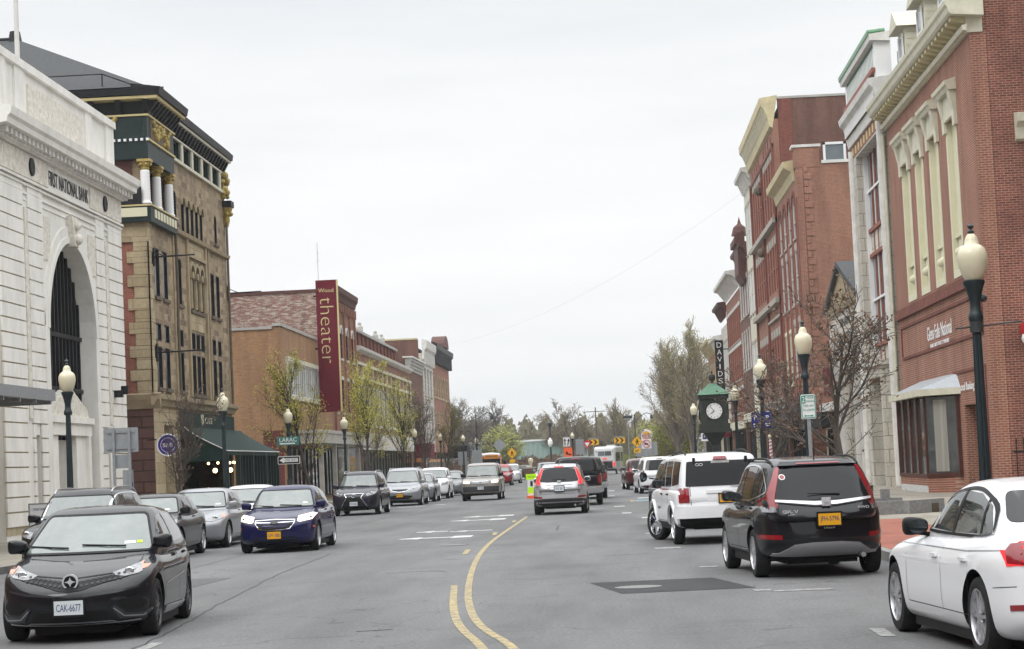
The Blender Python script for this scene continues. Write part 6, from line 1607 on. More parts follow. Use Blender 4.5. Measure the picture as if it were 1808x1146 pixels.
b = thing('grey_topped_building', 'narrow brown brick building with a stepped grey cornice between the white-corniced and ornate white buildings', 'building', (SX - 6, 192, 0))
f = Fac(b, 'x', SX, 1)
for u in (188, 190.7, 193.4, 196.1): f.win(u, 5.0, 1.3, 2.4, frame='trim_cream', nx=1, ny=2)
f.wall(185.4, 198.2, 0, 10.4, 'brick_brown')
m = MB()
for k in range(4): f.box(m, 185.3 - .05 * k, 198.3, 10.4 + k * .28, 10.68 + k * .28, -.3, .06 + k * .08)
m.build('cornice', 'trim_grey', b); f.pbox('coping', 'trim_white', 185.0, 198.4, 11.52, 11.66, -.5, .4)
MB().box(SX - 12, SX - .35, 185.4, 185.7, 0, 11.2).build('side_wall', 'brick_brown', b); MB().box(SX - 12, SX - .35, 185.7, 198, 10, 10.3).build('roof', 'roof_tar', b)
f.pbox('awning', 'awning_red', 187.2, 193.5, 2.6, 3.9, 0, 1.3); f.pbox('shopfront', 'glass_shop', 186, 197.6, .2, 2.6, 0, .05)

b = thing('ornate_white_building', 'ornate whitish facade with a plain brown brick side wall rising over its neighbours', 'building', (SX - 6, 204, 0))
f = Fac(b, 'x', SX + .1, 1)
for u in (200.5, 203.7, 206.9):
    for z in (5.0, 8.6): f.win(u, z, 1.3, 2.4, frame='trim_white', nx=1, ny=2, lintel='hood', surround='trim_white')
f.wall(198.2, 209.5, 0, 12.6, 'terracotta_blocks')
g = Fac(b, 'y', 198.2, -1); g.wall(SX - 14, SX - .26, 0, 13.9, 'brick_brown', name='side_wall'); g.pbox('coping', 'trim_yellow', SX - 14, SX - .3, 13.9, 14.05, -.4, .06)
m = MB(); f.prof(m, [(0, 12.0), (.2, 12.1), (.2, 12.8), (.42, 13.1), (.5, 13.8), (0, 13.9)], 198.2, 209.5)
for k in range(12): f.box(m, 198.6 + k * .95, 198.9 + k * .95, 11.6, 12.8, 0, .28)
m.build('cornice', 'trim_white', b); MB().box(SX - 14, SX - .3, 198.5, 209.5, 12.9, 13.1).build('roof', 'roof_tar', b)
f.pbox('shopfront', 'glass_shop', 199, 209, .2, 3.2, 0, .05)

b = thing('pediment_brick_building', 'red brick building with dark bracketed cornice and rounded pediment, end of the left row', 'building', (SX - 6, 220, 0))
f = Fac(b, 'x', SX + .1, 1)
for k in range(6):
    for z in (5.0, 8.8): f.win(211.5 + k * 3.2, z, 1.4, 2.3, frame='trim_yellow', nx=1, ny=2, arch=(z > 8), lintel=None, sill='trim_yellow')
f.wall(209.5, 230.5, 0, 12.4, 'brick_red')
m = MB(); f.prof(m, [(0, 12.6), (.2, 12.7), (.3, 13.3), (.55, 13.6), (.6, 14.1), (0, 14.3)], 209.2, 230.7)
for k in range(18): f.box(m, 209.6 + k * 1.2, 210.0 + k * 1.2, 12.2, 13.4, 0, .4)
m.build('cornice', 'trim_black', b)
m = MB(); pts = [(219.5, 14.3)] + [(222.5 - 3.0 * cos(pi * k / 10), 14.3 + 1.3 * sin(pi * k / 10)) for k in range(11)] + [(225.5, 14.3)]
m.prism([f.P(u, z, .5) for u, z in pts], (-1.4, 0, 0)); m.build('pediment', 'trim_brown', b)
MB().box(SX - 14, SX - .3, 209.5, 230.2, 12.3, 13.0).build('roof', 'roof_tar', b)
MB().box(SX - 14, SX - .3, 230.2, 230.5, 0, 13.0).build('outer_wall', 'brick_red', b)
f.pbox('awning', 'awning_black', 226, 230.4, 2.6, 3.9, 0, 2.0); f.pbox('shopfront', 'glass_shop', 210, 230, .2, 3.2, 0, .05)
# row behind on the left, so gaps show buildings
b = thing('rear_block', 'plain brown brick block seen down the side street beyond the sandstone building', 'building', (-45, 106, 0))
f = Fac(b, 'x', -40, 1)
for k in range(5): f.win(92 + k * 7, 3, 1.4, 2.2)
f.wall(90, 125, 0, 7.2, 'brick_brown'); MB().box(-52, -40.35, 90, 125, 6.8, 7.1).build('roof', 'roof_tar', b)
# ================= RIGHT: brick bank at the corner =================
b = thing('brick_bank_building', 'large red brick bank with four tall cream blind windows, nearest building on the right', 'building', (RX + 6, 74, 0))
f = Fac(b, 'x', RX, -1); Y0, Y1 = 64.35, 83.7
cols = [(79.2, 2.1), (75.85, 2.0), (72.4, 2.05), (68.6, 2.1)]
f.holes = [(c - w / 2, c + w / 2, 7.18, 12.35) for c, w in cols] + [(65.75, 69.2, .14, 3.0)]
f.wall(Y0, Y1, 0, 14.35, 'brick_red', t=.5)
for c, w in cols:
    o = f.pbox('blind_window', 'cream_panel', c - w / 2, c + w / 2, 7.18, 12.35, -.22, -.16)
    m = MB(); f.box(m, c - w / 2, c - w / 2 + .22, 7.18, 12.35, -.16, .02); f.box(m, c + w / 2 - .22, c + w / 2, 7.18, 12.35, -.16, .02); f.box(m, c - w / 2 + .22, c + w / 2 - .22, 7.18, 7.45, -.16, .02)
    f.box(m, c - w / 2 + .22, c + w / 2 - .22, 8.5, 8.62, -.16, -.06); m.build('frame', 'cream_panel', o)
    m = MB(); f.box(m, c - .55, c + .55, 7.75, 8.4, -.16, -.12)
    for k in range(3): m.ball(f.P(c - .3 + k * .3, 8.0, -.1), .16, 8)
    m.build('carved_panel', 'cream_panel', o, smooth=True)
    m = MB(); f.prof(m, [(0, 12.0), (.10, 12.0), (.11, 12.5), (.22, 13.0), (.24, 13.12), (0, 13.12)], c - w / 2 - .2, c - w / 2 + .25); f.prof(m, [(0, 12.0), (.10, 12.0), (.11, 12.5), (.22, 13.0), (.24, 13.12), (0, 13.12)], c + w / 2 - .25, c + w / 2 + .2)
    f.box(m, c - w / 2 + .25, c + w / 2 - .25, 12.35, 13.12, 0, .10)
    f.prof(m, [(0, 13.12), (.25, 13.12), (.30, 13.24), (.36, 13.28), (.38, 13.40), (0, 13.52)], c - w / 2 - .3, c + w / 2 + .3); m.build('hood', 'trim_cream', o)
m = MB(); f.box(m, Y0 - .04, Y1, 6.68, 6.98, 0, .12); f.box(m, Y0 - .02, Y1, 6.98, 7.08, 0, .07); f.box(m, Y0 + .6, 82.6, 6.3, 6.4, 0, .05); f.box(m, Y0 + .6, 82.6, 5.1, 5.2, 0, .05); f.box(m, Y0 + .5, Y0 + .6, 5.1, 6.4, 0, .05); f.box(m, 82.6, 82.7, 5.1, 6.4, 0, .05)
f.box(m, 64.9, 65.0, .14, 4.15, 0, .04); f.box(m, 70.85, 70.95, .14, 4.15, 0, .04); f.box(m, 65.0, 70.85, 4.07, 4.15, 0, .04); m.build('brick_band', 'brick_deep', b)
m = MB(); f.box(m, Y0 - .05, Y1 + .1, 14.35, 14.85, -.4, .10); f.prof(m, [(.1, 14.38), (.22, 14.4), (.25, 14.55), (.1, 14.6)], Y0 - .2, Y1 + .1); f.prof(m, [(-.4, 14.80), (.60, 14.88), (.66, 14.95), (.70, 15.10), (.76, 15.18), (.78, 15.32), (-.4, 15.42)], Y0 - .4, Y1 + .1); m.build('cornice', 'trim_cream', b)
m = MB(); k = Y0
while k < Y1: f.prof(m, [(.1, 14.62), (.3, 14.68), (.55, 14.74), (.55, 14.86), (.1, 14.84)], k, k + .32); k += .72
m.build('modillions', 'trim_yellow', b)
t_ = f.pbox('sign_letter_base', 'brick_red', 70.2, 76.6, 5.25, 6.05, 0, .015)
f.text('Glens Falls National', 73.38, 5.72, 5.4, .50, 'white_paint', d=.03, parent=t_); f.text('BANK AND TRUST COMPANY', 73.38, 5.24, 4.2, .20, 'white_paint', d=.03, parent=t_)
f.text('Personal Banking Center', 67.9, 3.56, 4.9, .34, 'white_paint', d=.03, parent=t_)
# door recess
o = f.pbox('door', 'brick_deep', 65.75, 69.2, .14, 3.0, -1.3, -1.2); m = MB(); f.box(m, 65.75, 65.8, .14, 3.0, -1.2, -.5); f.box(m, 69.15, 69.2, .14, 3.0, -1.2, -.5); m.build('door_recess', 'brick_deep', o)
f.pbox('door_glass', 'glass_shop', 66.2, 68.4, .14, 2.6, -1.2, -1.16, parent=o)
# bay window
by = lambda u, z, d: f.P(u, z, d)
m = MB(); bs = [(78.0, 0), (78.0, 1.0), (71.3, 1.0), (70.2, 0)]
def bay(m, z0, z1, g=0): m.prism([f.P(u, z0, d + (g if d > 0 else 0)) for u, d in bs], (0, 0, z1 - z0))
bay(m, .14, .68); bb = m.build('bay_base', 'brick_red', b)
m = MB(); f.box(m, 71.35, 77.9, .145, .38, .99, 1.012); m.build('painted_patch', 'paint_line_white', bb)
m = MB(); bay(m, .68, 3.35, -.06); bw_ = m.build('bay_window', 'glass_shop', b)
m = MB()
for u in (78.0, 76.4, 74.8, 73.2, 71.4): f.box(m, u - .08, u + .08, .66, 3.4, .88, 1.02)
f.box(m, 71.3, 78.08, .66, .78, .9, 1.03); m.prism([by(71.35, .66, 1.0), by(71.25, .66, 1.02), by(70.2, .66, .04), by(70.3, .66, 0)], (0, 0, .14)); m.box(RX - .12, RX, 70.1, 70.25, .66, 3.4)
m.build('frame', 'door_wood', bw_)
m = MB(); m.prism([by(71.02, .85, .745), by(70.62, .85, .38), by(70.64, .85, .34), by(71.04, .85, .70)], (0, 0, 2.4)); m.build('curtain', 'curtain', bw_)
m = MB(); m.prism([f.P(u, 3.4, d) for u, d in [(78.3, 0), (78.3, 1.25), (71.1, 1.25), (69.8, 0)]], (0, 0, .22)); m.build('bay_cornice', 'trim_cream', bw_)
m = MB(); m.hexa([f.P(u, 3.62, d) for u, d in [(78.3, 0), (78.3, 1.2), (71.1, 1.2), (69.8, 0)]], [f.P(u, 4.08, d) for u, d in [(77.6, 0), (77.6, .15), (71.3, .15), (70.4, 0)]]); m.build('bay_roof', 'galvanised', bw_)
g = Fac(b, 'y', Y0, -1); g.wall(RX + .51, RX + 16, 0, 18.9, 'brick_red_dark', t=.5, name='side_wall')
MB().box(RX + .25, RX + .53, Y0 + .004, Y0 + .45, 14.3, 18.8).build('gable_end', 'brick_red_dark', b)
m = MB(); g.prof(m, [(0, 10.9), (.2, 10.95), (.3, 11.3), (.55, 11.45), (.6, 11.7), (0, 11.8)], RX + 1.2, RX + 4.5); m.build('window_hood', 'trim_cream', b)
m = MB(); m.ball((RX + 1.22, Y0 - .35, 4.85), .26, 12); m.build('alarm_box', 'white_paint', b, smooth=True); MB().box(RX + 1.0, RX + 1.5, Y0 - .6, Y0 - .02, 4.98, 5.3).build('red_sign', 'sign_red', b)
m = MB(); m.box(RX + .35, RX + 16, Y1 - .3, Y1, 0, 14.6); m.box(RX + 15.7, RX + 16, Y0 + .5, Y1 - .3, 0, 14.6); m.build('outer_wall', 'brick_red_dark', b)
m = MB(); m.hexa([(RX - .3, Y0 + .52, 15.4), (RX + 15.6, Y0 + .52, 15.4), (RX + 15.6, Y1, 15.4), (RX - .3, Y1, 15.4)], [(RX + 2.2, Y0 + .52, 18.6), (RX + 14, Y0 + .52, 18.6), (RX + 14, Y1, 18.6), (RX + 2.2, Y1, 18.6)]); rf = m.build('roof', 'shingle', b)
for y in (82.0, 77.0, 72.0):
    m = MB(); m.box(RX + .55, RX + 2.6, y - .9, y + .9, 15.6, 18.0); d_ = m.build('dormer', 'trim_cream', b)
    m = MB(); m.prism([(RX + .2, y - 1.15, 18.0), (RX + .2, y + 1.15, 18.0), (RX + .2, y, 18.75)], (2.8, 0, 0)); m.build('gable', 'trim_cream', d_)
    m = MB(); m.box(RX + .50, RX + .56, y - .5, y + .5, 16.1, 17.7); w = m.build('window', 'glass_pale', d_); m = MB(); m.box(RX + .46, RX + .52, y - .6, y - .5, 16.0, 17.8); m.box(RX + .46, RX + .52, y + .5, y + .6, 16.0, 17.8); m.box(RX + .46, RX + .52, y - .5, y + .5, 16.85, 16.92); m.build('frame', 'white_paint', w)
    m = MB()
    for k in range(9): m.box(RX + .6, RX + 2.5, y - .915, y - .9, 15.7 + k * .26, 15.72 + k * .26)
    m.build('siding', 'trim_yellow', d_)
o = tag(MB().tube((RX - .14, 83.9, .2), (RX - .14, 83.9, 14.2), .07, .07, 8).build('drainpipe', 'trim_cream', None, smooth=True), 'cream drainpipe running up between the red brick bank and the terracotta facade', 'pipe')
fe = thing('iron_fence', 'black wrought iron fence at the right edge beside the brick bank corner', 'fence', (RX + 1.5, 63.6, .14))
for k in range(16):
    x = RX + .55 + k * .22; MB().tube((x, 63.7, .14), (x, 63.7, 1.7), .018, .018, 5).lathe([(.001, 0), (.04, .06), (.001, .2)], (x, 63.7, 1.68), 5).build('picket', 'trim_black', fe)
MB().box(RX + .45, RX + 4.1, 63.68, 63.72, 1.4, 1.46).box(RX + .45, RX + 4.1, 63.68, 63.72, .4, .46).build('rail', 'trim_black', fe)

# ================= RIGHT: white terracotta building =================
TX = 11.45
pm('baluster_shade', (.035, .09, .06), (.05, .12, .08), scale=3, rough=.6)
b = thing('terracotta_building', 'narrow white terracotta facade with green roof tiles, rust window bars and a white door surround', 'building', (TX + 6, 89, 0))
f = Fac(b, 'x', TX, -1); Y0, Y1 = 83.95, 94.3
f.holes = [(85.1, 93.0, 5.2, 14.6), (86.2, 89.9, .14, 4.65)]
f.wall(Y0, Y1, 0, 15.0, 'terracotta_blocks', t=.8)
o = f.pbox('window', 'glass_pale', 85.1, 93.0, 5.2, 14.6, -.55, -.5)
m = MB()
for u in (86.45, 88.4, 90.35, 91.7): f.box(m, u - .08, u + .08, 5.2, 14.6, -.5, -.44)
for z in (5.3, 6.2, 10.15, 11.25): f.box(m, 85.1, 93.0, z - .08, z + .08, -.5, -.36)
m.build('rust_mullion', 'trim_rust', o)
m = MB(); f.box(m, 85.1, 93, 10.25, 11.15, -.5, -.47); f.box(m, 85.1, 93, 5.4, 6.1, -.5, -.47); m.build('spandrel', 'terracotta_blocks', o)
m = MB()
for u in (87.4, 89.4, 91.0): f.box(m, u - .04, u + .04, 6.3, 14.5, -.49, -.46)
for z in (8.2, 13.0): f.box(m, 85.2, 92.9, z - .05, z + .05, -.48, -.41)
f.box(m, 85.1, 85.25, 5.2, 14.6, -.5, -.3); f.box(m, 92.85, 93, 5.2, 14.6, -.5, -.3); m.build('sash', 'white_paint', o)
m = MB()
for u in (Y0 + .25, Y1 - .35): MB().tube(f.P(u, .2, .05), f.P(u, 15, .05), .17, .17, 10).build('corner_roll', 'trim_white', b, smooth=True)
m = MB(); f.box(m, 85.75, 86.2, .14, 5.1, 0, .35); f.box(m, 89.9, 90.4, .14, 5.1, 0, .35); f.box(m, 86.2, 89.9, 4.65, 5.1, 0, .35); f.box(m, 85.6, 90.5, 5.1, 5.3, 0, .5); dd = m.build('door_surround', 'terracotta_blocks', b)
f.pbox('door', 'trim_grey', 86.2, 89.9, .14, 4.6, -.7, -.6, parent=dd)
m = MB()
for k in range(10): f.box(m, 84.4 + k * 1.0, 84.75 + k * 1.0, 14.75, 15.1, 0, .04)
m.build('gold_tiles', 'gold_trim', b)
m = MB(); f.box(m, Y0, Y1, 14.68, 15.2, -.02, .015); m.build('rust_band', 'trim_rust', b)
m = MB(); f.prof(m, [(-.5, 15.2), (.12, 15.2), (.2, 15.7), (.3, 16.1), (.46, 16.25), (.5, 16.5), (-.5, 16.6)], Y0 - .3, Y1 + .3); f.prof(m, [(-.5, 18.0), (.32, 18.05), (.36, 18.3), (-.5, 18.4)], Y0 - .2, Y1 + .2); m.build('cornice', 'trim_white', b)
f.pbox('parapet', 'baluster_shade', Y0, Y1, 16.55, 18.03, -.5, .10); f.pbox('dentil_shade', 'stone_dark', Y0, Y1, 15.6, 16.1, 0, .26)  # dark grounds painted as shade behind near-flush balusters and dentils
m = MB(); k = Y0
while k < Y1: f.box(m, k, k + .2, 15.62, 16.08, .1, .285); k += .36
m.build('dentils', 'white_paint', b)
m = MB(); f.box(m, Y0 - .02, Y0 + .45, 16.55, 18.03, -.52, .13); f.box(m, Y1 - .4, Y1 + .02, 16.55, 18.03, -.5, .13); g2 = MB(); k = Y0 + .6
while k < Y1 - .2: f.box(m, k, k + .16, 17.0, 17.85, .10, .125); f.box(g2, k + .2, k + .34, 17.35, 17.95, .10, .12); k += .42
m.build('baluster', 'white_paint', b); g2.build('green_baluster', 'green_tile', b)
f.pbox('rust_strip', 'trim_rust', Y0, Y1, 16.8, 16.97, .12, .28)
m = MB(); k = Y0 - .1
while k < Y1 + .1: m.tube(f.P(k, 18.42, -.3), f.P(k, 18.36, .40), .12, .12, 8); k += .27
m.build('roof_tiles', 'green_tile', b, smooth=True)
shell(b, TX + .81, TX + 15, Y0, Y1, 17.6, 'trim_grey', faces='NF')

# ================= RIGHT: small temple-front bank =================
b = thing('temple_front_building', 'small classical stone bank with a triangular pediment right of the orange brick side wall', 'building', (RX + 6, 102, 0))
PX = RX + .1
f = Fac(b, 'x', PX, -1); Y0, Y1 = 95.6, 108.2; f.holes = [(99.5, 104.5, .14, 5.6)]
f.wall(Y0, Y1, 0, 7.3, 'terracotta_blocks', t=.5); f.pbox('entablature', 'terracotta_blocks', Y0, Y1, 7.3, 8.4, -.5, .2)
f.pbox('doorway', 'glass_shop', 99.5, 104.5, .14, 5.6, -.4, -.35)
f.text('FINANCE', 100.3, 7.85, 5.4, .42, 'trim_black', d=.22)
m = MB(); f.prof(m, [(-.5, 8.4), (.32, 8.42), (.4, 8.75), (-.5, 8.85)], Y0 - .3, Y1 + .3); m.build('cornice', 'stone_trim', b)
m = MB(); m.prism([f.P(Y0 - .3, 8.85, .2), f.P(Y1 + .3, 8.85, .2), f.P(101.9, 10.6, .2)], (9, 0, 0)); pd = m.build('pediment', 'stone_trim', b)
m = MB(); 
for a, c in (((Y0 - .5, 8.95), (101.9, 10.8)), ((Y1 + .5, 8.95), (101.9, 10.8))):
    m.hexa([f.P(a[0], a[1] - .25, 0.42), f.P(c[0], c[1] - .25, 0.42), f.P(c[0], c[1] - .25, -9), f.P(a[0], a[1] - .25, -9)], [f.P(a[0], a[1] + .02, 0.42), f.P(c[0], c[1] + .02, 0.42), f.P(c[0], c[1] + .02, -9), f.P(a[0], a[1] + .02, -9)])
m.build('roof', 'shingle', b)
for u in (96.6, 99.0, 104.9, 107.3):
    m = MB(); m.lathe([(.34, .14), (.34, .35), (.28, .45), (.24, 6.6), (.28, 6.7), (.34, 6.9), (.34, 7.3)], f.P(u, 0, .0), 14); m.build('column', 'trim_grey', b, smooth=True)
MB().box(PX + .51, PX + 9, Y0, Y0 + .3, 0, 8.4).box(PX + .51, PX + 9, Y1 - .3, Y1, 0, 8.4).build('outer_wall', 'stone_trim', b)
b = thing('low_shop_building', 'low cream one-storey shop at the foot of the orange brick side wall', 'building', (RX + 5, 115, 0))
f = Fac(b, 'x', RX + .9, -1); f.holes = [(110, 115, .3, 2.9), (116.5, 121.5, .3, 2.9)]; f.wall(108.4, 122.7, 0, 4.3, 'trim_cream')
for u in (112.5, 119): f.win(u, .3, 5, 2.6, hole=False, nx=3, ny=1, frame='trim_black', glass='glass_shop', sill=None)
f.pbox('red_panel', 'trim_red', 108.6, 109.8, .1, 3.3, 0, .05); f.pbox('cornice', 'trim_white', 108.4, 122.7, 3.9, 4.35, 0, .3); f.pbox('awning', 'awning_black', 109.5, 122, 2.95, 3.7, .3, 1.6); MB().box(RX + 1.3, RX + 12, 108.4, 122.7, 4.0, 4.2).build('roof', 'roof_tar', b)

# ================= RIGHT: red building with round-arched windows =================
def shopfront(f, y0, y1, z1, n, mat='trim_brown', fas='trim_grey', aw=None):
    f.holes.append((y0 + .2, y1 - .2, .14, z1 - .7))
    for k in range(n): 
        w = (y1 - y0 - .4) / n; f.win(y0 + .2 + w * (k + .5), .14, w, z1 - .84, hole=False, nx=2, ny=1, frame=mat, glass='glass_shop', sill=None, dep=.3, fw=.1)
    f.pbox('fascia', fas, y0, y1, z1 - .7, z1, 0, .18)
    if aw:
        m = MB(); m.prism([f.P(y0 + .2, z1 - .5, .18), f.P(y0 + .2, z1 - 1.5, 1.5), f.P(y0 + .2, z1 - 1.7, 1.5), f.P(y0 + .2, z1 - 1.6, .18)], (0, y1 - y0 - .4, 0)); m.build('awning', aw, f.root)
b = thing('arched_brick_building', 'four-storey red brick building with tall round-headed windows, cream cornice and blank orange side wall', 'building', (RX + 6, 130, 0))
f = Fac(b, 'x', RX, -1); Y0, Y1 = 122.8, 137.3
for u in (125.2, 128.4, 131.8, 135.0):
    f.win(u, 14.4, 1.5, 2.6, arch=True, frame='trim_white', nx=1, ny=2, lintel='archhood', lh=.22, surround='brick_deep', sill='stone_sill')
    f.win(u, 10.6, 1.4, 3.1, frame='trim_white', nx=1, ny=2, lintel='stone_sill', lh=.4)
    if u < 131: f.win(u, 6.3, 1.4, 3.1, frame='trim_white', nx=1, ny=2, lintel='stone_sill', lh=.35)
    else: f.win(u, 5.9, 1.6, 3.2, frame='cream_panel', nx=2, ny=2, sill='cream_panel', surround='cream_panel', lintel='cream_panel')
shopfront(f, Y0, Y1, 5.0, 5, 'trim_black', 'trim_brown', 'awning_black')
f.wall(Y0, Y1, 0, 18.4, 'brick_red', t=.4)
m = MB()
for u in (123.1, 124.1, 126.3, 127.3, 129.5, 130.7, 132.9, 133.9, 136.1, 137.0): m.tube(f.P(u, 5.1, .0), f.P(u, 16.6, .0), .07, .07, 8)
m.build('pilaster', 'trim_red', b, smooth=True)
m = MB(); f.prof(m, [(0, 17.7), (.08, 17.75), (.2, 18.25), (.62, 18.5), (.68, 18.85), (0, 18.95)], 124.0, Y1 - .1); m.build('cornice', 'trim_yellow', b)
m = MB(); f.box(m, Y0 - .02, 123.9, 18.3, 19.5, -1.4, .06); m.build('corner_pier', 'brick_orange', b); f.pbox('pier_cap', 'trim_white', Y0 - .08, 124.0, 19.5, 19.66, -1.5, .2)
g = Fac(b, 'y', Y0, -1); g.wall(RX + .41, RX + 16, 0, 18.5, 'brick_orange', t=.4, name='side_wall'); g.pbox('coping', 'trim_white', RX + 1.5, RX + 16, 18.5, 18.68, -.5, .08)
m = MB(); z = .4; k = 0
while z < 18.2: g.box(m, RX + .42, RX + (.9 if k % 2 else .66), z, z + .35, 0, .05); z += .42; k += 1
m.build('brick_quoins', 'brick_red', b)
MB().box(RX + .41, RX + 16, Y0 + .4, Y1 - .3, 17.5, 17.9).box(RX + .41, RX + 16, Y1 - .3, Y1, 0, 18.4).build('roof', 'roof_tar', b)
g.pbox('painted_wall_sign', 'brick_maroon', RX + .95, RX + 3.1, 4.9, 6.5, 0, .06)

# ================= RIGHT: tall red building =================
b = thing('tall_brick_building', 'tallest red brick building on the right with big cream cornice and rust window bays', 'building', (RX + 6, 149, 0))
f = Fac(b, 'x', RX, -1); Y0, Y1 = 137.4, 159.6
for g0 in (138.9, 149.9):
    for k in range(4):
        u = g0 + k * 2.15 + .9
        for z, h in ((17.5, 3.7), (12.5, 3.1), (6.6, 2.9)):
            f.win(u, z, 1.35, h, frame='trim_rust', nx=1, ny=2, lintel='stone_sill', lh=.55, sill=None, glass='glass_dark', fw=.09, surround='trim_rust')
        f.win(u, 22.2, .55, .55, frame='trim_rust', nx=1, ny=1, sill=None, fw=.04)
shopfront(f, Y0, Y1, 5.3, 6, 'trim_black', 'trim_grey')
f.wall(Y0, Y1, 0, 23.6, 'brick_red', t=.4)
m = MB(); f.box(m, Y0, Y1, 16.75, 17.1, 0, .35); f.box(m, Y0, Y1, 11.5, 11.85, 0, .4); f.box(m, Y0, 147.5, 10.6, 10.75, 0, .2); m.build('belt_course', 'stone_sill', b)
m = MB(); f.box(m, Y0, Y1, 21.7, 21.95, 0, .12)
for u in (137.7, 148.2, 159.2): f.box(m, u - .3, u + .3, 5.3, 22, 0, .15)
m.build('brick_pier', 'brick_deep', b)
m = MB()
for z in (16.2, 21.0): m.lathe([(.5, .1), (.42, .3), (.2, .35), (.001, .3)], f.P(148.2, z, 0), 12, 'x')
for z in (15.8, 20.2): m.ball(f.P(148.2, z, .3), .35, 8)
m.build('carved_boss', 'stone_dark', b)
m = MB(); f.prof(m, [(0, 23.0), (.2, 23.1), (.3, 23.6), (.5, 24.2), (.74, 24.5), (.78, 25.0), (-.4, 25.15)], Y0 - .05, Y1 + .2); m.build('cornice', 'trim_yellow', b)
m = MB()
for k in range(26): f.prof(m, [(.22, 23.5), (.4, 23.7), (.66, 24.3), (.66, 24.42), (.22, 24.1)], Y0 + .2 + k * .85, Y0 + .45 + k * .85)
m.build('bracket', 'trim_cream', b)
g = Fac(b, 'y', Y0, -1); g.wall(RX + .41, RX + 16, 0, 24.9, 'brick_brown', t=.4, name='side_wall'); g.pbox('coping', 'trim_grey', RX + .3, RX + 16, 24.9, 25.05, -.5, .06); g.pbox('corner_strip', 'brick_deep', RX + .42, RX + 1.3, 5, 24.9, 0, .05)
g.win(15.55, 20.35, 1.5, 1.5, arch=False, hole=False, frame='white_paint', glass='glass_pale', nx=1, ny=1, fw=.16, dep=-.08, sill='white_paint')
MB().box(RX + .41, RX + 16, Y0 + .4, Y1 - .3, 24.0, 24.4).box(RX + .41, RX + 16, Y1 - .3, Y1, 0, 24.4).build('roof', 'roof_tar', b)

# ================= RIGHT: row further on =================
def row(name, label, y0, y1, zt, mat, wins, cor, cmat, cz, cd, frame='trim_white', shop=5.0, x=RX, aw=None, side=None, extra=None, nx=1, lint='stone_sill'):
    b = thing(name, label, 'building', (x + 6, (y0 + y1) / 2, 0)); f = Fac(b, 'x', x, -1)
    for z, h, n, w in wins:
        for k in range(n): f.win(y0 + (y1 - y0) * (k + .5) / n, z, w, h, frame=frame, nx=nx, ny=2, lintel=lint, lh=.3, surround=frame if lint else None)
    shopfront(f, y0, y1, shop, max(2, int((y1 - y0) / 3)), 'trim_black', 'trim_cream', aw)
    f.wall(y0, y1, 0, zt, mat, t=.4)
    m = MB(); f.prof(m, [(0, cz - .9), (.2, cz - .8), (cd * .5, cz - .4), (cd, cz - .25), (cd + .05, cz), (0, cz + .1)], y0 - .1, y1 + .1)
    for k in range(int((y1 - y0) / 1.1)): f.prof(m, [(0, cz - 1.4), (.2, cz - 1.3), (cd * .8, cz - .4), (0, cz - .3)], y0 + .3 + k * 1.1, y0 + .6 + k * 1.1)
    m.build('cornice', cmat, b)
    m = MB(); m.box(x + .41, x + 14, y0, y0 + .3, 0, zt - .1); m.box(x + .41, x + 14, y1 - .3, y1, 0, zt - .1); m.build('side_wall', side or mat, b)
    MB().box(x + .41, x + 14, y0 + .3, y1 - .3, zt - 1, zt - .6).build('roof', 'roof_tar', b)
    if extra: extra(b, f)
    return b
row('white_narrow_building', 'narrow tall building with pale blue-white painted window bays beyond the tallest brick one', 159.8, 168.0, 22.9, 'trim_cream', [(17.4, 3.6, 3, 1.5), (12.6, 3.2, 3, 1.5), (7.2, 3.0, 3, 1.5)], 1, 'trim_white', 23.5, .7, 'white_paint')
def turret(b, f):
    m = MB(); f.box(m, 170, 175, 16.3, 18.6, 0, .6); f.prof(m, [(0, 15.6), (.2, 15.6), (.6, 16.3), (0, 16.3)], 170, 175); f.prof(m, [(0, 18.6), (.85, 18.7), (.85, 19.2), (.6, 19.6), (0, 19.7)], 169.7, 175.3); m.lathe([(.7, 19.6), (.5, 20.3), (.15, 20.6), (.001, 21.2)], f.P(172.5, 0, .2), 8); m.build('oriel', 'trim_brown', b)
row('turret_brick_building', 'dark brown brick building with a projecting top turret', 168.1, 179.8, 18.2, 'brick_brown', [(13.0, 3.0, 4, 1.2), (8.6, 3.0, 4, 1.2)], 1, 'trim_brown', 18.6, .6, 'trim_white', extra=turret)
row('bay_brick_building', 'red brick building with large rust window bays and a wide white cornice', 179.9, 200.5, 15.9, 'brick_red', [(11.6, 2.9, 7, 1.9), (8.2, 2.9, 7, 1.9), (5.3, 2.0, 7, 1.9)], 1, 'trim_white', 17.4, 1.1, 'trim_rust', nx=2, lint='trim_white', shop=4.6)
row('dark_turret_building', 'pale building with a dark maroon bracketed cornice', 200.6, 211, 14.2, 'terracotta_blocks', [(10, 2.5, 4, 1.3), (6, 2.5, 4, 1.3)], 1, 'trim_brown', 16.2, .8, 'trim_white', aw='awning_red')
row('cream_cornice_building', 'small pale building with a white hooded cornice further down the right row', 211.1, 222, 12.8, 'trim_cream', [(9, 2.4, 4, 1.3), (5.6, 2.2, 4, 1.3)], 1, 'trim_white', 13.6, .8, 'trim_white')
row('far_brown_brick_building', 'brown brick building with a yellowish trim in the far right row', 222.1, 241, 13.0, 'brick_rust', [(9, 2.4, 6, 1.3), (5.6, 2.2, 6, 1.3)], 1, 'trim_yellow', 13.9, 1.0, 'trim_yellow')
row('last_brick_building', 'last rust-red brick building at the far end of the right row', 241.1, 262, 11.2, 'brick_rust', [(7.8, 2.3, 6, 1.3), (5.2, 1.9, 6, 1.3)], 1, 'trim_white', 12.2, .9, 'trim_cream')
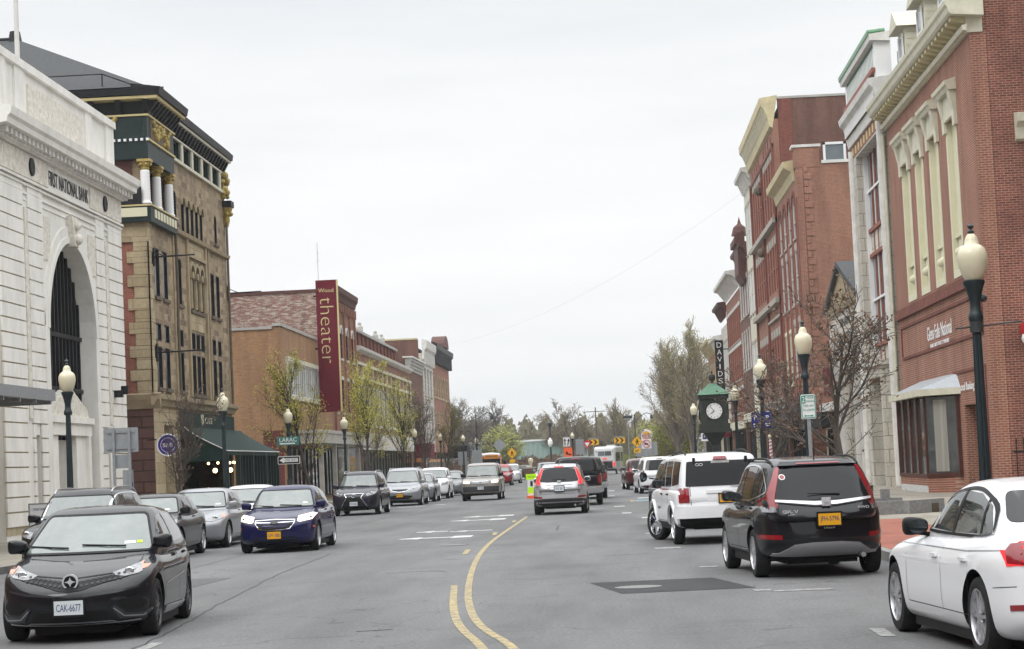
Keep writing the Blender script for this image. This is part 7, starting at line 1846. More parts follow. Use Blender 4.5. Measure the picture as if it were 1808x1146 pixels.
s_ = thing('davids_sign', 'black vertical sign with white letters DAVIDS hanging on the far right row', 'sign', (RX - .9, 199.0, 8.5))
MB().box(RX - 1.35, RX - .55, 198.9, 199.15, 4.9, 12.5).build('sign_board', 'black_paint', s_)
for k, ch in enumerate('DAVIDS'): text(ch, .44 if ch != 'I' else .12, .50, 'white_paint', (-.05, -.12, 3.55 - k * .68), 0, s_)
m = MB(); m.box(RX - .55, RX, 198.98, 199.06, 11.6, 11.7); m.box(RX - .55, RX, 198.98, 199.06, 6.6, 6.7); m.build('bracket', 'trim_black', s_)
bp_ = thing('barber_pole', 'striped barber pole with a white globe on the right shop row', 'sign', (RX - .55, 146, 1.9))
MB().lathe([(.13, 1.3), (.13, 2.6)], (RX - .55, 146, 0), 12).build('cylinder', 'white_paint', bp_, smooth=True)
m = MB()
for k in range(5): m.tube((RX - .69, 145.88, 1.4 + k * .25), (RX - .41, 145.88, 1.52 + k * .25), .04, .04, 5)
m.build('stripe', 'sign_red', bp_); MB().ball((RX - .55, 146, 2.8), .19, 10).build('globe', 'lamp_globe', bp_, smooth=True); MB().box(RX - .55, RX, 145.97, 146.03, 2.55, 2.62).lathe([(.16, 1.15), (.16, 1.3)], (RX - .55, 146, 0), 12).build('bracket', 'trim_black', bp_)
# far building beyond the junction
b = thing('green_roof_building', 'long low building with pale green metal roof behind shrubs at the street end', 'building', (-14, 345, 0))
m = MB(); m.box(-34, -3.2, 340, 356, 0, 2.4); m.build('wall', 'brick_brown', b)
m = MB(); m.hexa([(-34.8, 338.8, 2.3), (-2.6, 338.8, 2.3), (-2.6, 357, 2.3), (-34.8, 357, 2.3)], [(-34.8, 346, 5.2), (-4.5, 346, 5.2), (-4.5, 350, 5.2), (-34.8, 350, 5.2)])
pm('green_metal', (.06, .10, .085), (.085, .13, .11), scale=2, rough=.5)
m.build('roof', 'green_metal', b)
m = MB()
for k in range(40): x = -34.6 + k * .78; m.tube((x, 338.8, 2.35), (x, 346, 5.25), .05, .05, 4)
m.build('roof_seams', 'green_metal', b); MB().box(-35, -4, 345.8, 350.2, 5.2, 5.5).build('ridge', 'white_paint', b)
b = thing('white_house', 'small grey-white building far beyond the junction on the left', 'building', (-22, 310, 0))
MB().box(-30, -19, 312, 320, 0, 3.6).build('wall', 'trim_white', b); MB().box(-30.4, -18.6, 311.6, 320.4, 3.6, 3.9).build('roof', 'roof_tar', b)
m = MB()
for k in range(4): m.box(-28.5 + k * 2.6, -27 + k * 2.6, 311.95, 312, 1, 2.4)
m.build('window', 'glass_dark', b)
# ---------------------------------------------------------------- street furniture
def lamp_post(x, y, label, h=4.45, r=.195):
    t = thing('street_lamp', label, 'street lamp', (x, y, .14), group='acorn street lamps along both pavements')
    m = MB(); m.lathe([(.24, 0), (.24, .12), (.20, .16), (.19, .55), (.15, .65), (.13, .75), (.105, .80)], n=12); m.build('base', 'lamp_green', t, smooth=True, local=True)
    n = 24; prof = [(.080, .78), (.056, h - 1.25)]
    m = MB(); V = []; F2 = []
    for rr, zz in prof:
        for i in range(n): a = 2 * pi * i / n; q = rr * (1 if i % 2 else .86); V.append((q * cos(a), q * sin(a), zz))
    for i in range(n): F2.append((i, (i + 1) % n, n + (i + 1) % n, n + i))
    m.add(V, F2); m.build('pole', 'lamp_green', t, local=True)
    m = MB(); m.lathe([(.085, h - 1.27), (.10, h - 1.22), (.085, h - 1.16), (.07, h - 1.12), (.07, h - 1.02), (.09, h - .92), (.12, h - .82), (.14, h - .78), (.14, h - .74), (.10, h - .73)], n=14); m.build('collar', 'lamp_green', t, smooth=True, local=True)
    m = MB(); z = h - .74
    m.lathe([(r * .50, z), (r * .70, z + .06), (r * .90, z + .16), (r, z + .27), (r * .98, z + .34), (r * .86, z + .41), (r * .64, z + .45), (r * .48, z + .47), (r * .44, z + .53), (r * .36, z + .57), (r * .25, z + .60), (.03, z + .61)], n=20); g = m.build('globe', 'lamp_globe', t, smooth=True, local=True, angle=50)
    m = MB(); m.lathe([(.03, z + .60), (.045, z + .64), (.02, z + .67), (.05, z + .71), (.001, z + .76)], n=8); m.build('finial', 'dark_metal', g, local=True)
    return t
# light weathering differences come from the shared materials
L1 = lamp_post(-12.35, 47.4, 'acorn street lamp in front of the white marble bank')
for (x, y, lab, kw) in [(-12.4, 66.9, 'acorn street lamp in front of the green cafe awning', {}), (-13.4, 87.0, 'acorn street lamp carrying the green street name and ONE WAY signs', {}), (-13.3, 104.6, 'acorn street lamp between the two leafy trees beside the maroon theatre banner', {}),
        (4.77, 27.2, 'nearest and largest acorn street lamp in front of the brick bank, right', {}), (4.3, 46.0, 'acorn street lamp just behind the two-hour parking sign', {}), (4.41, 60.8, 'acorn street lamp with two small blue signs on its pole', {}), (5.0, 83.5, 'acorn street lamp right beside the clock', {}),
        (-13.6, 145.4, 'acorn street lamp before the red awning, left row', {}), (-13.8, 169.9, 'acorn street lamp near the pediment building, left row', {}), (-13.0, 184.6, 'first far acorn street lamp left of the school bus', {}), (-13.2, 206, 'second far acorn street lamp beside the tall curved lamp, left', {}), (-3.68, 202, 'acorn street lamp above the keep-right sign in the middle distance', {}), (4.4, 110, 'acorn street lamp among the bare trees beyond the clock', {})]:
    dup(L1, (x, y, .14), 0, lab)
# nearest right lamp has a banner arm
L_ = thing('banner_arm', 'thin metal banner arm clamped on the nearest street lamp', 'arm', (4.77, 27.2, 3.2)); MB().tube((4.5, 27.2, 3.24), (5.35, 27.2, 3.30), .012, .012, 6).build('rod', 'dark_metal', L_); m = MB(); m.lathe([(.085, 3.18), (.085, 3.38)], (4.77, 27.2, 0), 12); m.ball((4.88, 27.2, 3.62), .05, 8); m.build('clamp', 'dark_metal', L_)
def cobra(x, y, h, arm, label, d=1):
    t = thing('arm_street_light', label, 'street light', (x, y, 0))
    MB().tube((0, 0, 0), (0, 0, h), .08, .05, 8).build('pole', 'dark_metal', t, local=True, smooth=True)
    m = MB(); pts = [(0, 0, h - .8), (d * arm * .3, 0, h - .2), (d * arm * .7, 0, h + .15), (d * arm, 0, h)]; m.path(pts, .04, 6); m.build('arm', 'dark_metal', t, local=True)
    m = MB(); m.lathe([(.05, h), (.13, h - .15), (.16, h - .4), (.08, h - .5)], (d * arm, 0, 0), 10); m.build('lamp_head', 'dark_metal', t, local=True); return t
cobra(-11.8, 185, 6.2, 1.4, 'tall dark street light with a curved arm left of the school bus')
cobra(2.6, 222, 6.3, 1.8, 'tall dark street light with a curved arm above the pedestrian sign')
t = thing('parking_lot_light', 'thin pole with a flat box light left of the curved street light, far right', 'street light', (2.0, 235, 0)); MB().tube((0, 0, 0), (0, 0, 6.3), .06, .05, 6).build('pole', 'galvanised', t, local=True); MB().box(-.5, .5, -.3, .3, 6.2, 6.5).build('lamp_head', 'dark_metal', t, local=True)
t = thing('arm_street_light', 'dark street pole with a round top lantern before the green roof', 'street light', (-7.2, 250, 0)); MB().tube((0, 0, 0), (0, 0, 6.4), .14, .12, 8).build('pole', 'dark_metal', t, local=True); MB().lathe([(.15, 5.9), (.3, 6.1), (.3, 6.35), (.1, 6.5)], n=8).build('lamp_head', 'dark_metal', t, local=True); MB().lathe([(.1, 3.5), (.28, 3.8), (.28, 4.2), (.05, 4.6)], (0, -.4, 0), 8).build('globe', 'white_paint', t, local=True)
t = thing('utility_pole', 'wooden utility pole with a cross arm among the far trees', 'pole', (-2.0, 300, 0)); MB().tube((0, 0, 0), (0, 0, 9.2), .11, .08, 8).build('pole', 'bark', t, local=True); MB().box(-1.6, 1.4, -.05, .05, 8.55, 8.65).build('cross_arm', 'bark', t, local=True)
t = thing('utility_wire', 'thin overhead wire sagging across the sky from the right row', 'wire', (0, 150, 12)); m = MB(); pts = []
for k in range(17): u = k / 16; pts.append((-14 + 26 * u, 200 - 60 * u, 13.5 + 6.5 * u * u + .8 * u)); 
m.path(pts, .005, 4); m.build('cable', 'galvanised', t)
# post clock
c = thing('post_clock', 'dark square street clock with green copper roof on a post at the right kerb', 'clock', (4.2, 85, .14))
m = MB(); m.box(-.22, .22, -.22, .22, 0, .5); m.box(-.14, .14, -.14, .14, .5, 2.2); m.hexa([(-.15, -.15, 2.0), (.15, -.15, 2.0), (.15, .15, 2.0), (-.15, .15, 2.0)], [(-.45, -.45, 2.5), (.45, -.45, 2.5), (.45, .45, 2.5), (-.45, .45, 2.5)]); m.build('post', 'dark_metal', c, local=True)
m = MB(); m.box(-.66, .66, -.66, .66, 2.5, 2.62); m.box(-.60, .60, -.60, .60, 2.62, 2.85); m.box(-.54, .54, -.54, .54, 2.85, 3.85); m.box(-.60, .60, -.60, .60, 3.85, 4.02)
pm('clock_body', (.035, .040, .036), (.05, .056, .05), scale=5, rough=.5)
hd = m.build('case', 'clock_body', c, local=True)
m = MB(); m.add([(-.68, -.68, 4.02), (.68, -.68, 4.02), (.68, .68, 4.02), (-.68, .68, 4.02), (-.26, -.26, 4.36), (.26, -.26, 4.36), (.26, .26, 4.36), (-.26, .26, 4.36)], [(0, 1, 2, 3), (0, 1, 5, 4), (1, 2, 6, 5), (2, 3, 7, 6), (3, 0, 4, 7), (4, 5, 6, 7)]); m.hexa([(-.24, -.24, 4.36), (.24, -.24, 4.36), (.24, .24, 4.36), (-.24, .24, 4.36)], [(-.14, -.14, 4.48), (.14, -.14, 4.48), (.14, .14, 4.48), (-.14, .14, 4.48)]); m.build('roof', 'copper_green', c, local=True)
m = MB(); m.lathe([(.07, 4.48), (.05, 4.56), (.12, 4.62), (.15, 4.72), (.12, 4.83), (.03, 4.88), (.04, 4.95), (.001, 5.0)], n=12); m.build('finial', 'clock_body', c, local=True, smooth=True)
for rz_ in (0, -pi / 2, pi / 2, pi):
    rm = Matrix.Rotation(rz_, 4, 'Z')
    m = MB(); m.lathe([(.33, -.57), (.33, -.545)], (0, 0, 3.36), 32, 'y'); m.v = [tuple(rm @ Vector(v)) for v in m.v]; d = m.build('clock_face', 'white_paint', hd, local=True)
    m = MB(); pts = [(.34 * cos(2 * pi * k / 32), -.575, 3.36 + .34 * sin(2 * pi * k / 32)) for k in range(33)]; m.path(pts, .02, 5)
    for k in range(12):
        a = pi / 2 - k * pi / 6; m.tube((.235 * cos(a), -.578, 3.36 + .235 * sin(a)), (.29 * cos(a), -.578, 3.36 + .29 * sin(a)), .012, .012, 4)
    for a, ln, w in ((R(90 - 236), .19, .016), (R(90 + 42), .27, .011)): m.tube((0, -.585, 3.36), (ln * cos(a), -.585, 3.36 + ln * sin(a)), w, w * .6, 5)
    m.v = [tuple(rm @ Vector(v)) for v in m.v]; m.build('clock_hands', 'black_paint', d, local=True)
# ---- signs
def post_sign(name, label, x, y, z0, w, h, mat, txts=(), shape='rect', post=True, pmat='galvanised', border=None, z_g=.14, rz=0, two=False):
    t = thing(name, label, 'sign', (x, y, z_g), rz)
    zc = z0 + h / 2 - z_g; bw = w / 2
    if shape == 'rect': pts = round_poly([(-bw, -h / 2), (bw, -h / 2), (bw, h / 2), (-bw, h / 2)], .04)
    elif shape == 'diamond': pts = round_poly([(0, -h / 2), (bw, 0), (0, h / 2), (-bw, 0)], .04)
    elif shape == 'tri': pts = round_poly([(0, -h / 2), (bw, h / 2), (-bw, h / 2)], .05)
    elif shape == 'round': pts = [(bw * cos(2 * pi * k / 28), bw * sin(2 * pi * k / 28)) for k in range(28)]
    m = MB(); m.prism([(a, -.05, zc + b_) for a, b_ in pts], (0, .015, 0)); pl = m.build('sign_panel', mat, t, local=True)
    if border:
        m = MB(); k_ = .90
        m.path([(a * k_, -.055, zc + b_ * k_ + (.0)) for a, b_ in pts + [pts[0]]], .010, 4); m.build('border', border, pl, local=True)
    if post:
        m = MB()
        for px in ((-w * .2, w * .25) if two else (0,)): m.box(px - .035, px + .035, -.034 - .10 * two, .03 - .10 * two, 0, z0 + h * (.9 if not two else .98) - z_g)
        m.build('post', pmat, t, local=True)
    for (s_t, dx, dz, tw, th, tm) in txts: text(s_t, tw, th, tm, (dx, -.052, zc + dz), 0, pl, depth=.006)
    return t, pl, zc
def flat(pl, mat, polys, d=-.058, name='symbol', parent=None):
    m = MB()
    for p in polys: m.prism([(a, d, b_) for a, b_ in p], (0, .008, 0))
    return m.build(name, mat, pl, local=True)
t, pl, zc = post_sign('parking_sign', 'green and white two-hour parking sign on a square post behind the black SUV', 4.2, 44.6, 2.42, .31, .52, 'white_paint',
    [('HOUR', .05, .19, .13, .05, 'sign_teal_text'), ('PARKING', .045, .115, .17, .045, 'sign_teal_text'), ('9:00 AM', 0, .02, .21, .055, 'sign_teal_text'), ('TO 6:00 PM', 0, -.07, .24, .055, 'sign_teal_text')], border='sign_teal_text')
flat(pl, 'sign_teal_text', [[(-.145, zc + .07), (-.055, zc + .07), (-.055, zc + .235), (-.145, zc + .235)]], d=-.056); text('2', .06, .12, 'white_paint', (-.10, -.062, zc + .155), 0, pl, depth=.006)
flat(pl, 'sign_teal_text', [[(-.10, zc - .19), (-.06, zc - .165), (-.06, zc - .215)], [(.10, zc - .19), (.06, zc - .165), (.06, zc - .215)], [(-.07, zc - .198), (.07, zc - .198), (.07, zc - .182), (-.07, zc - .182)]])
# big blank sign backs at the left
t, pl, zc = post_sign('route_sign', 'large blank grey sign back on two posts in front of the marble bank', -12.6, 53.6, 2.5, .90, .63, 'sign_back', two=True)
for k, (z, w) in enumerate(((2.58, .72), (3.0, .72))): MB().box(-w / 2, w / 2, -.075, -.05, z - .14, z - .08).build('stiffener', 'galvanised', pl, local=True)
flat(pl, 'sign_back', [[(-.15, 1.95), (.2, 1.95), (.2, 2.3), (-.15, 2.3)], [(.02, 1.4), (.3, 1.4), (.3, 1.9), (.02, 1.9)]], name='lower_sign')
flat(pl, 'sign_blue', [[(.2, 1.45), (.28, 1.45), (.28, 1.58), (.2, 1.58)]], d=-.07, name='sticker')
# street name and one-way on the third left lamp
def oneway(x, y, z, label, left=True, post=False):
    t, pl, zc = post_sign('one_way_sign', label, x, y, z, .93, .33, 'white_paint', post=post)
    flat(pl, 'black_paint', [[(-.44, zc - .14), (.44, zc - .14), (.44, zc + .14), (-.44, zc + .14)]], d=-.056, name='panel')
    s = -1 if left else 1
    flat(pl, 'white_paint', [[(s * .40, zc), (s * .20, zc + .12), (s * .20, zc - .12)], [(s * .21, zc - .075), (s * .21, zc + .075), (-s * .38, zc + .075), (-s * .38, zc - .075)]], d=-.062, name='arrow')
    text('ONE WAY', .50, .10, 'black_paint', (-s * .09, -.064, zc), 0, pl, depth=.004)
oneway(-13.4, 86.85, 2.15, 'black and white ONE WAY sign pointing left on the left lamp post')
t, pl, zc = post_sign('street_name_sign', 'green street name sign reading LARAC on the left lamp post', -13.4, 86.85, 2.93, .92, .36, 'sign_green', [('LARAC', 0, .05, .72, .17, 'white_paint')], post=False); flat(pl, 'white_paint', [[(-.28, zc - .13), (.28, zc - .13), (.28, zc - .08), (-.28, zc - .08)], [(-.38, zc - .105), (-.28, zc - .06), (-.28, zc - .15)]])
oneway(4.9, 119, 2.55, 'far ONE WAY sign pointing right behind the clock', left=False, post=True)
t, pl, zc = post_sign('accessible_parking_sign', 'small white and blue wheelchair parking sign in front of the far ONE WAY sign', 4.1, 92, 2.35, .30, .62, 'white_paint'); flat(pl, 'sign_blue', [[(-.09, zc - .22), (.09, zc - .22), (.09, zc), (-.09, zc)]]); text('P', .06, .12, 'white_paint', (0, -.064, zc - .11), 0, pl, depth=.004)
for sg, lab in ((-1, 'left one of two small blue signs on the third right lamp'), (1, 'right one of two small blue signs on the third right lamp')):
    t, pl, zc = post_sign('blue_sign', lab, 4.41 + sg * .17 - .05, 60.72, 2.45, .24, .46, 'sign_blue', [('P', 0, .08, .08, .12, 'white_paint')], post=False); flat(pl, 'white_paint', [[(-.07, zc - .12), (.07, zc - .12), (.07, zc - .09), (-.07, zc - .09)], [(-.06, zc - .17), (.06, zc - .17), (.06, zc - .15), (-.06, zc - .15)]])
# round hanging signs
def round_sign(x, y, z, r, label):
    t = thing('round_sign', label, 'sign', (x, y, z)); m = MB(); m.lathe([(r, -.04), (r, .04)], n=32, axis='y'); pl = m.build('disc', 'sign_purple', t, local=True)
    m = MB(); m.path([((r - .03) * cos(2 * pi * k / 32), -.045, (r - .03) * sin(2 * pi * k / 32)) for k in range(33)], .028, 5); m.build('rim', 'white_paint', pl, local=True)
    m = MB(); m.path([((r * .62) * cos(2 * pi * k / 32), -.045, (r * .62) * sin(2 * pi * k / 32)) for k in range(33)], .010, 4); m.build('ring', 'white_paint', pl, local=True)
    text('S&B', r * .9, r * .34, 'white_paint', (0, -.045, 0), 0, pl); text('DELI', r * .5, r * .16, 'white_paint', (0, -.045, -r * .78), 0, pl)
    MB().box(-r - .35, -r, -.02, .02, .2, .25).build('bracket', 'trim_black', t, local=True)
round_sign(-16.85, 79.3, 3.05, .44, 'round purple deli sign with white rim on the near corner of the sandstone building'); round_sign(-17.1, 99.0, 2.95, .42, 'round purple sign half hidden behind the green awning')
# sandwich board
t = thing('poster_board', 'white framed poster board standing by the bank at the left edge', 'sign board', (-15.0, 54.7, .14))
m = MB(); m.box(-.38, .38, -.03, .03, .10, 1.14); o = m.build('board', 'galvanised', t, local=True); flat(o, 'white_paint', [[(-.34, .14), (.34, .14), (.34, 1.10), (-.34, 1.10)]], d=-.04, name='poster'); flat(o, 'sign_blue', [[(-.2, .6), (-.02, .6), (-.02, .78), (-.2, .78)]], d=-.05, name='picture'); flat(o, 'sign_red', [[(-.22, .45), (-.1, .45), (-.1, .56), (-.22, .56)]], d=-.05, name='picture'); flat(o, 'trim_brown', [[(.02, .56), (.2, .56), (.2, .8), (.02, .8)]], d=-.05, name='picture')
text('YOUR TOWN BANK', .5, .06, 'sign_blue', (0, -.045, .98), 0, o, depth=.004)
m = MB(); m.box(-.36, -.32, -.2, .2, 0, .1); m.box(.32, .36, -.2, .2, 0, .1); m.build('feet', 'trim_black', t, local=True)
# in-street pedestrian sign
t = thing('crosswalk_paddle', 'fluorescent yellow-green in-street pedestrian paddle on the centre line', 'sign', (-4.0, 103.5, 0))
m = MB(); m.box(-.20, .20, -.02, .02, .15, 1.15); o = m.build('panel', 'white_paint', t, local=True)
m = MB(); m.box(-.26, .26, -.03, .03, .92, 1.2); m.box(-.2, .24, -.03, .03, .25, .55); m.build('fluorescent_panel', 'fluoro', o, local=True)
m = MB(); m.box(-.25, .25, -.2, .2, 0, .14); m.build('base', 'sign_orange', t, local=True); flat(o, 'black_paint', [[(-.06, .6), (.06, .6), (.06, .85), (-.06, .85)]], d=-.03)
text('STATE LAW', .34, .07, 'black_paint', (0, -.034, 1.06), 0, o, depth=.004)
# distant signs around the junction
t, pl, zc = post_sign('lane_sign', 'white lane-arrow sign above the orange one in the middle distance', -4.0, 190, 3.05, .62, .85, 'white_paint', z_g=0, border='black_paint')
flat(pl, 'black_paint', [[(-.2, zc - .3), (-.1, zc - .3), (-.1, zc + .1), (-.02, zc + .1), (-.15, zc + .32), (-.28, zc + .1), (-.2, zc + .1)], [(.04, zc - .32), (.14, zc - .32), (.22, zc + .05), (.28, zc + .05), (.2, zc + .32), (.05, zc + .05), (.12, zc + .05)]])
t, pl, zc = post_sign('orange_sign', 'square orange roadwork sign under the lane-arrow sign', -3.9, 189.7, 2.0, .78, .95, 'sign_orange', z_g=0); flat(pl, 'black_paint', [[(-.2, zc - .1), (-.05, zc - .2), (.0, zc - .05), (-.05, zc + .12), (-.2, zc + .1)], [(.02, zc - .2), (.28, zc - .22), (.28, zc - .1), (.02, zc - .05)]])
t, pl, zc = post_sign('directory_sign', 'grey slatted sign back right of the orange sign', -2.9, 195, 2.3, .75, 1.4, 'sign_back', z_g=0); flat(pl, 'galvanised', [[(-.36, zc - .6 + k * .28), (.36, zc - .6 + k * .28), (.36, zc - .5 + k * .28), (-.36, zc - .5 + k * .28)] for k in range(5)], d=-.07, name='slat')
t, pl, zc = post_sign('yield_sign', 'red and white triangular yield sign left of the shuttle bus', -2.55, 225, 2.9, 1.0, .9, 'sign_red', shape='tri', z_g=0); flat(pl, 'white_paint', [[(0, zc - .18), (.27, zc + .26), (-.27, zc + .26)]])
for x, y, z, lab in ((-1.9, 228, 3.35, 'black and yellow chevron board left above the shuttle bus'), (.95, 226, 3.4, 'black and yellow chevron board right above the shuttle bus')):
    t, pl, zc = post_sign('chevron_board', lab, x, y, z, 1.15, .6, 'sign_yellow', z_g=0); flat(pl, 'black_paint', [[(a, zc - .26), (a + .18, zc - .26), (a + .42, zc), (a + .18, zc + .26), (a, zc + .26), (a + .2, zc)] for a in (-.5, .02)]); MB().box(-.5, .45, -.1, .1, zc + .34, zc + .44).build('solar_cap', 'galvanised', t, local=True)
def pedestrian(pl, zc, s=1.0):
    flat(pl, 'black_paint', [[(-.05 * s, zc - .05 * s), (.07 * s, zc - .05 * s), (.09 * s, zc + .16 * s), (-.05 * s, zc + .16 * s)], [(-.05 * s, zc - .05 * s), (.02 * s, zc - .05 * s), (-.08 * s, zc - .3 * s), (-.16 * s, zc - .3 * s)], [(.0, zc - .05 * s), (.07 * s, zc - .05 * s), (.17 * s, zc - .3 * s), (.09 * s, zc - .3 * s)], [(-.05 * s, zc + .15 * s), (-.18 * s, zc - .02 * s), (-.13 * s, zc - .04 * s), (-.02 * s, zc + .08 * s)], [(.07 * s, zc + .12 * s), (.2 * s, zc), (.17 * s, zc - .04 * s), (.05 * s, zc + .06 * s)], [(.06 * s * cos(k * pi / 4), zc + .24 * s + .06 * s * sin(k * pi / 4)) for k in range(8)]])
t, pl, zc = post_sign('pedestrian_crossing_sign', 'big yellow diamond pedestrian sign with an arrow plaque, right of the far street light', 2.55, 205, 2.75, 1.1, 1.1, 'sign_yellow', shape='diamond', z_g=0); pedestrian(pl, zc)
flat(pl, 'sign_yellow', [[(-.32, zc - 1.05), (.32, zc - 1.05), (.32, zc - .62), (-.32, zc - .62)]], d=-.05, name='plaque'); flat(pl, 'black_paint', [[(-.2, zc - .95), (-.02, zc - .95), (.16, zc - .78), (.1, zc - .74), (-.06, zc - .88), (-.2, zc - .78)]])
t, pl, zc = post_sign('pedestrian_crossing_sign', 'small yellow diamond pedestrian sign beside the school bus, left', -9.7, 205, 2.2, .95, 1.1, 'sign_yellow', shape='diamond', z_g=0); pedestrian(pl, zc, .9); flat(pl, 'sign_yellow', [[(-.25, zc - .95), (.25, zc - .95), (.25, zc - .6), (-.25, zc - .6)]], d=-.05, name='plaque')
t, pl, zc = post_sign('no_trucks_sign', 'white sign with a red crossed circle beside the far yellow pedestrian diamond', 3.45, 205, 2.6, .95, .95, 'white_paint', z_g=0)
m = MB(); m.path([(.36 * cos(2 * pi * k / 24), -.07, zc + .36 * sin(2 * pi * k / 24)) for k in range(25)], .04, 4); m.tube((-.25, -.07, zc + .25), (.25, -.07, zc - .25), .035, .035, 4); m.build('prohibition_ring', 'sign_red', pl, local=True); flat(pl, 'black_paint', [[(-.2, zc - .1), (.02, zc - .1), (.02, zc + .1), (-.2, zc + .1)], [(.04, zc - .1), (.2, zc - .1), (.18, zc + .04), (.04, zc + .06)]])
t, pl, zc = post_sign('route_sign', 'large blank grey sign back behind the white crossed-circle sign', 3.6, 214, 1.9, 2.2, 1.4, 'sign_back', z_g=0, two=True)
for x, y, z, w, h, lab in ((-11.4, 178, 1.9, .85, 1.1, 'grey route sign back with white bars, second from the left near the school bus'), (-13.2, 186, 1.8, .8, 1.2, 'small grey route sign back, leftmost near the black awning')):
    t, pl, zc = post_sign('route_sign', lab, x, y, z, w, h, 'sign_back', z_g=0, two=True); flat(pl, 'galvanised', [[(-w * .4, zc - .35 + k * .3), (w * .4, zc - .35 + k * .3), (w * .4, zc - .25 + k * .3), (-w * .4, zc - .25 + k * .3)] for k in range(3)], d=-.07, name='slat')
t, pl, zc = post_sign('warning_sign', 'grey diamond sign back above the right end of the school bus', -10.6, 200, 2.9, 1.3, 1.3, 'sign_back', shape='diamond', z_g=0)
# burger restaurant pole sign
t = thing('burger_sign', 'round white burger restaurant sign on a pole beyond the junction', 'sign', (4.15, 245, 0)); MB().tube((0, .1, 0), (0, .1, 3.7), .10, .10, 8).build('pole', 'galvanised', t, local=True)
m = MB(); m.lathe([(.78, -.12), (.78, .12)], (0, 0, 4.25), 32, 'y'); o = m.build('disc', 'white_paint', t, local=True)
def arcp(r0, a0, a1, sx, cz, n=12): return [(r0 * sx * cos(a0 + (a1 - a0) * k / n), cz + r0 * sin(a0 + (a1 - a0) * k / n)) for k in range(n + 1)]
flat(o, 'sign_yellow', [arcp(.42, R(15), R(165), 1.05, 4.37), arcp(.42, R(195), R(345), 1.05, 4.1)], d=-.15, name='bun'); text('BURGER', 1.05, .29, 'sign_red', (.0, -.17, 4.34), 0, o, depth=.02, shear=.12); text('KING', .80, .33, 'sign_red', (.02, -.17, 4.0), 0, o, depth=.02, shear=.12)
m = MB(); m.path([((.72 * cos(R(a))), -.15, 4.25 + .72 * sin(R(a))) for a in range(110, 260, 12)], .05, 5); m.build('swoosh', 'sign_blue', o, local=True)
# benches, planters, bins on the pavements
def planter(x, y, lab, s=1.0):
    t = thing('street_planter', lab, 'planter', (x, y, .14)); m = MB(); m.lathe([(.38 * s, 0), (.46 * s, .1), (.55 * s, .65 * s), (.6 * s, .7 * s), (.5 * s, .7 * s)], n=14); m.build('pot', 'kerb_stone', t, local=True, smooth=True)
    m = MB(); m.lathe([(.48 * s, .60 * s), (.3 * s, .72 * s), (.001, .76 * s)], n=10); m.build('soil', 'soil', t, local=True)
planter(-12.7, 72, 'stone planter on the pavement before the sandstone building'); planter(-13.1, 112, 'stone planter beyond the side street, left pavement'); planter(5.4, 70, 'stone planter on the right pavement before the clock')
def bench(x, y, lab, rz):
    t = thing('street_bench', lab, 'bench', (x, y, .14), rz)
    for z, yy in ((.45, -.15), (.45, 0), (.45, .15)): MB().box(-.8, .8, yy - .06, yy + .06, z - .03, z).build('seat_slat', 'trim_green', t, local=True)
    for z in (.62, .78): MB().box(-.8, .8, .2, .24, z - .05, z + .05).build('backrest', 'trim_green', t, local=True)
    for sx in (-.7, .7): MB().box(sx - .03, sx + .03, -.2, .24, 0, .44).build('leg', 'dark_metal', t, local=True)
bench(-14.2, 92, 'dark green bench near the dark luxury SUV', -pi / 2); bench(7.8, 66, 'dark green bench on the right pavement by the bare tree', pi / 2)
t = thing('parking_meter', 'grey parking meter left of the dark luxury SUV', 'parking meter', (-12.1, 78.5, .14)); MB().tube((0, 0, 0), (0, 0, 1.1), .03, .03, 8).build('pole', 'dark_metal', t, local=True); MB().box(-.1, .1, -.07, .07, 1.1, 1.4).build('meter_head', 'dark_metal', t, local=True, smooth=True)
t = thing('newspaper_box', 'black and yellow newspaper box by the sandstone building corner', 'box', (-15.6, 74.5, .14)); MB().box(-.4, .4, -.25, .25, .25, 1.0).box(-.3, .3, -.2, .2, 0, .25).build('box', 'black_paint', t, local=True); MB().box(-.3, .3, -.27, -.25, .6, .9).build('front_panel', 'sign_yellow', t, local=True)
